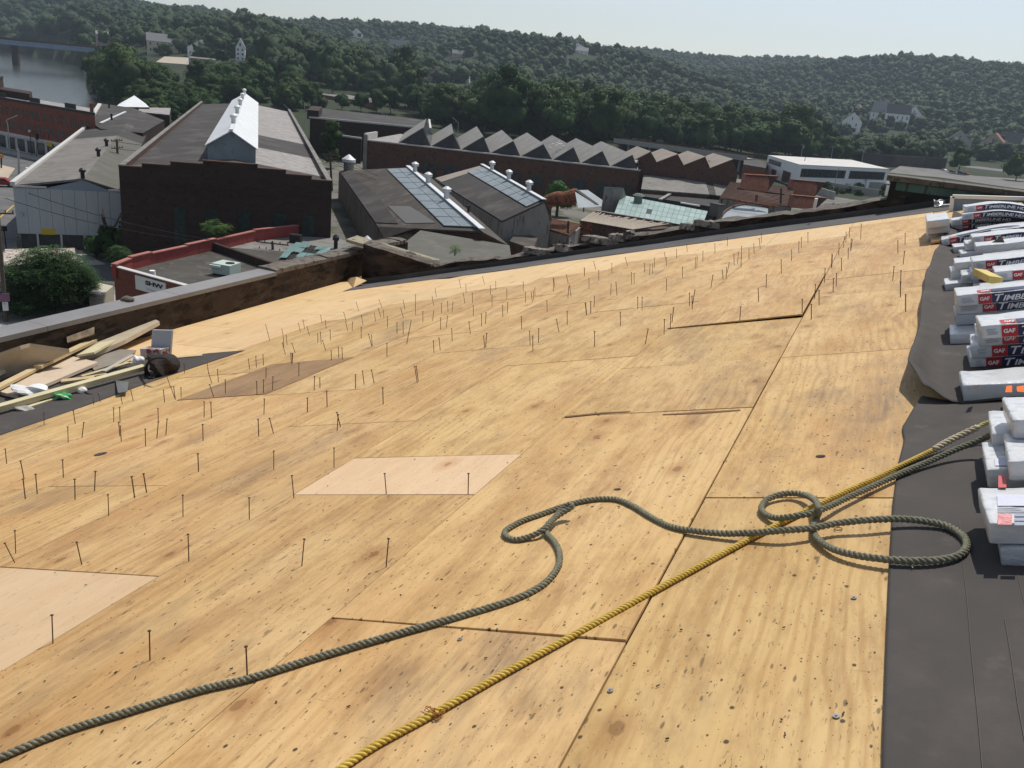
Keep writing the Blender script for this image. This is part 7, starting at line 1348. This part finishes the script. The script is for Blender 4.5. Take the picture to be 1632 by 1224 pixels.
# --- trees and plants that stand on their own
CB = fastmesh('crown', *crown(np.random.default_rng(500), 6.4, 7.5, 13, 3200, .26, 2, .6), LEAFB)
def own_tree(px, py, s, label, z=0, cm=None, var=0, r_=None, ht=None): p = G(px, py, z) if z is not None else T(px, py); return tree(p, s, label, None, var, cm, ht)
own_tree(887, 345, 1.0, 'bright green young tree between the rusty duct and the saw-tooth factory', 0, CB); bpy.context.view_layer.update()
own_tree(527, 268, .62, 'dark conical tree between the brick factory and the brick mill', 0, None, 6)
own_tree(1526, 277, 1.0, 'round dense dark tree standing alone on the parking lot', None, None, 1); own_tree(1618, 290, 1.1, 'big dark tree at the right edge above the parapet block', None, None, 2)
def plume(name, p, w_, h, nst, nleaf, leaf, mat, label, cat, seed, spread=.5):
    """many arching stems with rows of narrow leaflets"""
    rg = np.random.default_rng(seed); t = thing(name, p, label, cat); st = MB(); V, Q = [], []; nv = 0
    for i in range(nst):
        a = rg.uniform(0, 6.283); rr = w_/2*math.sqrt(rg.uniform(.0, 1)); zz = h*(.25+.75*rg.uniform(0, 1)*math.sqrt(max(.05, 1-(rr/(w_/2))**2*.75))); o = np.array([math.cos(a)*rr*.15, math.sin(a)*rr*.15, 0]); e = np.array([math.cos(a)*rr, math.sin(a)*rr, zz]); b_ = rg.uniform(0, 6.283)
        if i < 14: st.tube([p+Vector(o), p+Vector((o+e)/2+np.array([0, 0, zz*.15])), p+Vector(e)], lambda k_: .05*h/4*(1-.3*k_), 5)
        for f in range(6):                                   # compound leaves radiating from the stem tip
            b2 = b_+f*1.05+rg.normal()*.3; dn = np.array([math.cos(b2), math.sin(b2), rg.uniform(-.25, .6)]); dn /= np.linalg.norm(dn); L_ = leaf*rg.uniform(2.2, 4.2); sd_ = np.cross(dn, [0, 0, 1.]); sd_ /= np.linalg.norm(sd_)
            for j in range(nleaf):
                s = (j+1)/nleaf; c0 = e+dn*L_*s-np.array([0, 0, L_*.35*s*s])
                for sg_ in (-1, 1):
                    ld = sd_*sg_+dn*.4+rg.normal(size=3)*.25; ld /= np.linalg.norm(ld); wd_ = np.cross(ld, [0, 0, 1.])*.3; V += [c0, c0+ld*leaf*.5+wd_*leaf*.5, c0+ld*leaf, c0+ld*leaf*.5-wd_*leaf*.5]; Q.append([nv, nv+1, nv+2, nv+3]); nv += 4
    o = bpy.data.objects.new('foliage', fastmesh('foliage', np.array(V), np.zeros((0, 3), int), np.array(Q), None, mat)); C.objects.link(o); o.parent = t; st.build('stem', BARK, t); return t
LEAFT = leafmat('leaves_tree_of_heaven', (.028, .072, .017), (.05, .11, .03), .01, .1)
plume('leafy_tree', G(84, 494), 7.2, 6.2, 560, 6, .34, LEAFT, 'big feathery green tree beside the street wall at the left', 'tree', 41); plume('leafy_bush', G(40, 505), 4.5, 3., 160, 5, .3, LEAFT, 'lower green bush at the foot of the feathery tree on its street side', 'bush', 42); plume('leafy_bush', G(140, 488), 2.6, 2.6, 120, 5, .28, LEAFB, 'bright green bush right of the feathery tree by the wall stub', 'bush', 43)
plume('weed', G(346, 378, 6.4), 2.6, 1.9, 34, 6, .2, LEAFB, 'pale green weed growing on the red parapet', 'weed', 44); plume('weed', G(192, 418, 5.), 1.7, 1.6, 40, 5, .2, LEAFT, 'green weed at the left end of the red parapet', 'weed', 45); plume('weed', onplane(725, 408, (0, YG+.9), (1, YG+.9)), .12, .28, 12, 4, .05, LEAFB, 'small weed behind the ragged end parapet', 'weed', 46)
own = 0
for i, (px, py, z, w_, h, lab) in enumerate(((175, 412, 0, 5, 4.2, 'dark ivy heap against the pale shed at its right corner'), (208, 415, 0, 5, 5.5, 'dark ivy heap at the left corner of the brick factory'), (285, 400, 0, 8, 3, 'dark shrub strip at the foot of the brick factory'))):
    cmx = fastmesh('crown', *crown(np.random.default_rng(600+i), w_, h, 8, 900, .3, 2, 0), LEAF); tree(G(px, py, z), 1., lab, None, 0, cmx, (1, 1, 1), 'shrub', 'shrub')
for i, (px, py, lab) in enumerate(((620, 262, 'ivy patch on the left part of the saw-tooth factory wall'), (665, 266, 'ivy patch on the saw-tooth factory wall under the second roof'))):
    cmx = fastmesh('crown', *crown(np.random.default_rng(620+i), 8, 6.5, 8, 900, .35, 2, 0), LEAF); tree(G(px, py+12, 0), 1., lab, None, 0, cmx, (1, .5, 1), 'ivy', 'ivy')
it = [(G(random.uniform(1255, 1420), random.uniform(291, 312), 0)) for _ in range(90)]+[G(random.uniform(1090, 1140), random.uniform(316, 326), 0) for _ in range(14)]
SV = [crown(np.random.default_rng(700+i), 3.2, 2.4, 5, 120, .4, 1, 0) for i in range(4)]
forest('weeds', [(p.x, p.y, -.3, random.uniform(.5, 1.2)) for p in it], SV, 'green weeds covering the yard before the white low building')
bk2 = [T(x, y, 330) for x, y in [(random.uniform(142, 185), random.uniform(118, 160)) for _ in range(80)]]
forest('bank_scrub', [(p.x, p.y, p.z-.5, random.uniform(.7, 1.6)) for p in bk2], SV, 'low green scrub on the river bank')

rw_ = thing('retaining_wall', T(1430, 268), 'long dark retaining wall below the wood behind the white low building', 'wall'); pts = [T(x, y) for x, y in ((1372, 262), (1420, 266), (1470, 268), (1505, 270))]; c = MB()
for a, b in zip(pts, pts[1:]): c.beam(a+Vector((0, 0, 2)), b+Vector((0, 0, 2)), 1., 10.)
c.build('wall_body', M('retaining_dark', (.05, .045, .045), (.08, .07, .065), .2), rw_)
def wood_tree(px, py, wpx, label, col=None):
    p = T(px, py, 200); s = wpx*math.hypot(p.x, p.y)/FPX/16; i = random.randrange(6); tree(p-Vector((0, 0, .5)), s, label, 'trees between the factory and the river' if 'belt' in label else 'trees among the factory sheds', i)
for a_ in ((622, 182, 42, 'round tree before the right end of the low brick building'), (668, 186, 48, 'wide round tree right of the low brick building'), (728, 202, 48, 'tree before the low brick building above the saw-tooth roofs'), (788, 208, 52, 'big tree right of the low brick building above the saw-tooth roofs'), (497, 172, 34, 'tree before the left part of the low brick building'), (474, 172, 36, 'tree between the yellow shed and the low brick building'), (420, 158, 40, 'tree before the yellow shed'), (405, 150, 44, 'tree left of the yellow shed'), (345, 146, 50, 'tree right of the sandy field above the factory lantern'), (370, 142, 46, 'tree above the lantern of the brick factory, right of it'), (318, 152, 44, 'tree behind the left roof edge of the brick factory'), (852, 216, 46, 'tree behind the fifth saw-tooth roof'), (905, 226, 60, 'tree behind the sixth saw-tooth roof'), (946, 228, 70, 'big round tree behind the seventh saw-tooth roof'), (640, 150, 60, 'tall tree above the low brick building'), (565, 140, 60, 'dark tall tree beyond the lone utility pole'), (520, 138, 50, 'dark tree beyond the brown roofed shed')): wood_tree(*a_)

random.seed(21)
for i in range(76):
    px = random.uniform(158, 345); py = random.uniform(112 if px < 235 else 134, min(198, 140+(px-140)*1.)); wood_tree(px, py, random.uniform(26, 40), 'leafy tree in the dense green belt between the river and the brick factory roof')
for i in range(36):
    px = random.uniform(345, 500); py = random.uniform(138, 182)
    if 424 < px < 456 and py < 160: continue
    wood_tree(px, py, random.uniform(30, 44), 'leafy tree in the green belt right of the brick factory lantern')

# clutter among the rusty sheds
for i, (a, b, r, mt, nm, lab) in enumerate((((1166, 318, 7.2), (1240, 330, 7.), .22, RUST, 'rusty_pipe', 'long rusty pipe lying across the ribbed roof, lower one'), ((1175, 300, 8.4), (1250, 310, 8.2), .18, RUSTD, 'rusty_pipe', 'dark pipe lying across the ribbed roof, upper one'), ((1150, 330, 5.), (1150, 316, 7.5), .2, RUSTD, 'rusty_pipe', 'short upright pipe at the left end of the ribbed roof'), ((1205, 325, 6.), (1206, 310, 8.), .28, RUST, 'rusty_pipe', 'stubby rusty pipe before the biggest hood'), ((1244, 326, 6.2), (1245, 300, 9.), .2, RUSTD, 'rusty_pipe', 'tall rusty pipe between the hoods'), ((880, 392, 3.), (910, 386, 3.4), .2, RUSTD, 'rusty_pipe', 'rusty pipe at the foot of the streaked wall below the elbow duct'), ((826, 368, 4.), (858, 352, 4.6), .12, METB, 'roof_rail', 'thin pale rail beside the rusty elbow duct'), ((905, 372, 5.4), (906, 352, 7.2), .15, RUSTD, 'rusty_pipe', 'thin pipe right of the elbow duct'))):
    c = MB(); p, q = G(*a), G(*b); q = on_from(p, b[0], b[1]) if abs(a[0]-b[0]) < 3 else q; c.cyl(p, q, r, n=9); tag(c.build(nm, mt, org=p), lab, 'pipe')
for (px4, z, mt, lab) in (([(812, 384), (850, 397), (857, 378), (826, 367)], 4.2, TARB, 'small brown roof left of the elbow duct above the parapet'), ([(1262, 343), (1312, 335), (1330, 323), (1285, 330)], 5., TARB, 'low brown roof piece below the rusty hoods')): block('lean_to_roof', lab, px4, z, RUSTD, mt)

for a_ in ((508, 178, 30, 'small tree between the brick factory lantern roof and the brick mill'), (545, 176, 26, 'small tree before the middle of the low brick building'), (575, 178, 28, 'small tree before the right half of the low brick building'), (600, 182, 34, 'tree at the right end of the low brick building, nearest the mill'), (690, 196, 40, 'tree just beyond the right end of the brick mill'), (530, 152, 44, 'tree right behind the low brick building, left one'), (590, 156, 46, 'tree right behind the low brick building, right one'), (650, 172, 44, 'tree between the two round trees behind the brick mill')): wood_tree(*a_)
# ------------------------------------------------------------------ haze in the air
hz = MB(); hz.box((-3400, -3400, -8), (6800, 0, 0), (0, 6800, 0), (0, 0, 290)); hm = bpy.data.materials.new('haze'); hm.use_nodes = True; n = hm.node_tree.nodes; n.remove(n['Principled BSDF'])
pv = n.new('ShaderNodeVolumePrincipled'); pv.inputs['Density'].default_value = .00009; pv.inputs['Color'].default_value = (.70, .84, 1, 1); pv.inputs['Anisotropy'].default_value = .2
hm.node_tree.links.new(pv.outputs[0], n['Material Output'].inputs['Volume']); ho = hz.build('haze', hm); ho['kind'] = 'stuff'
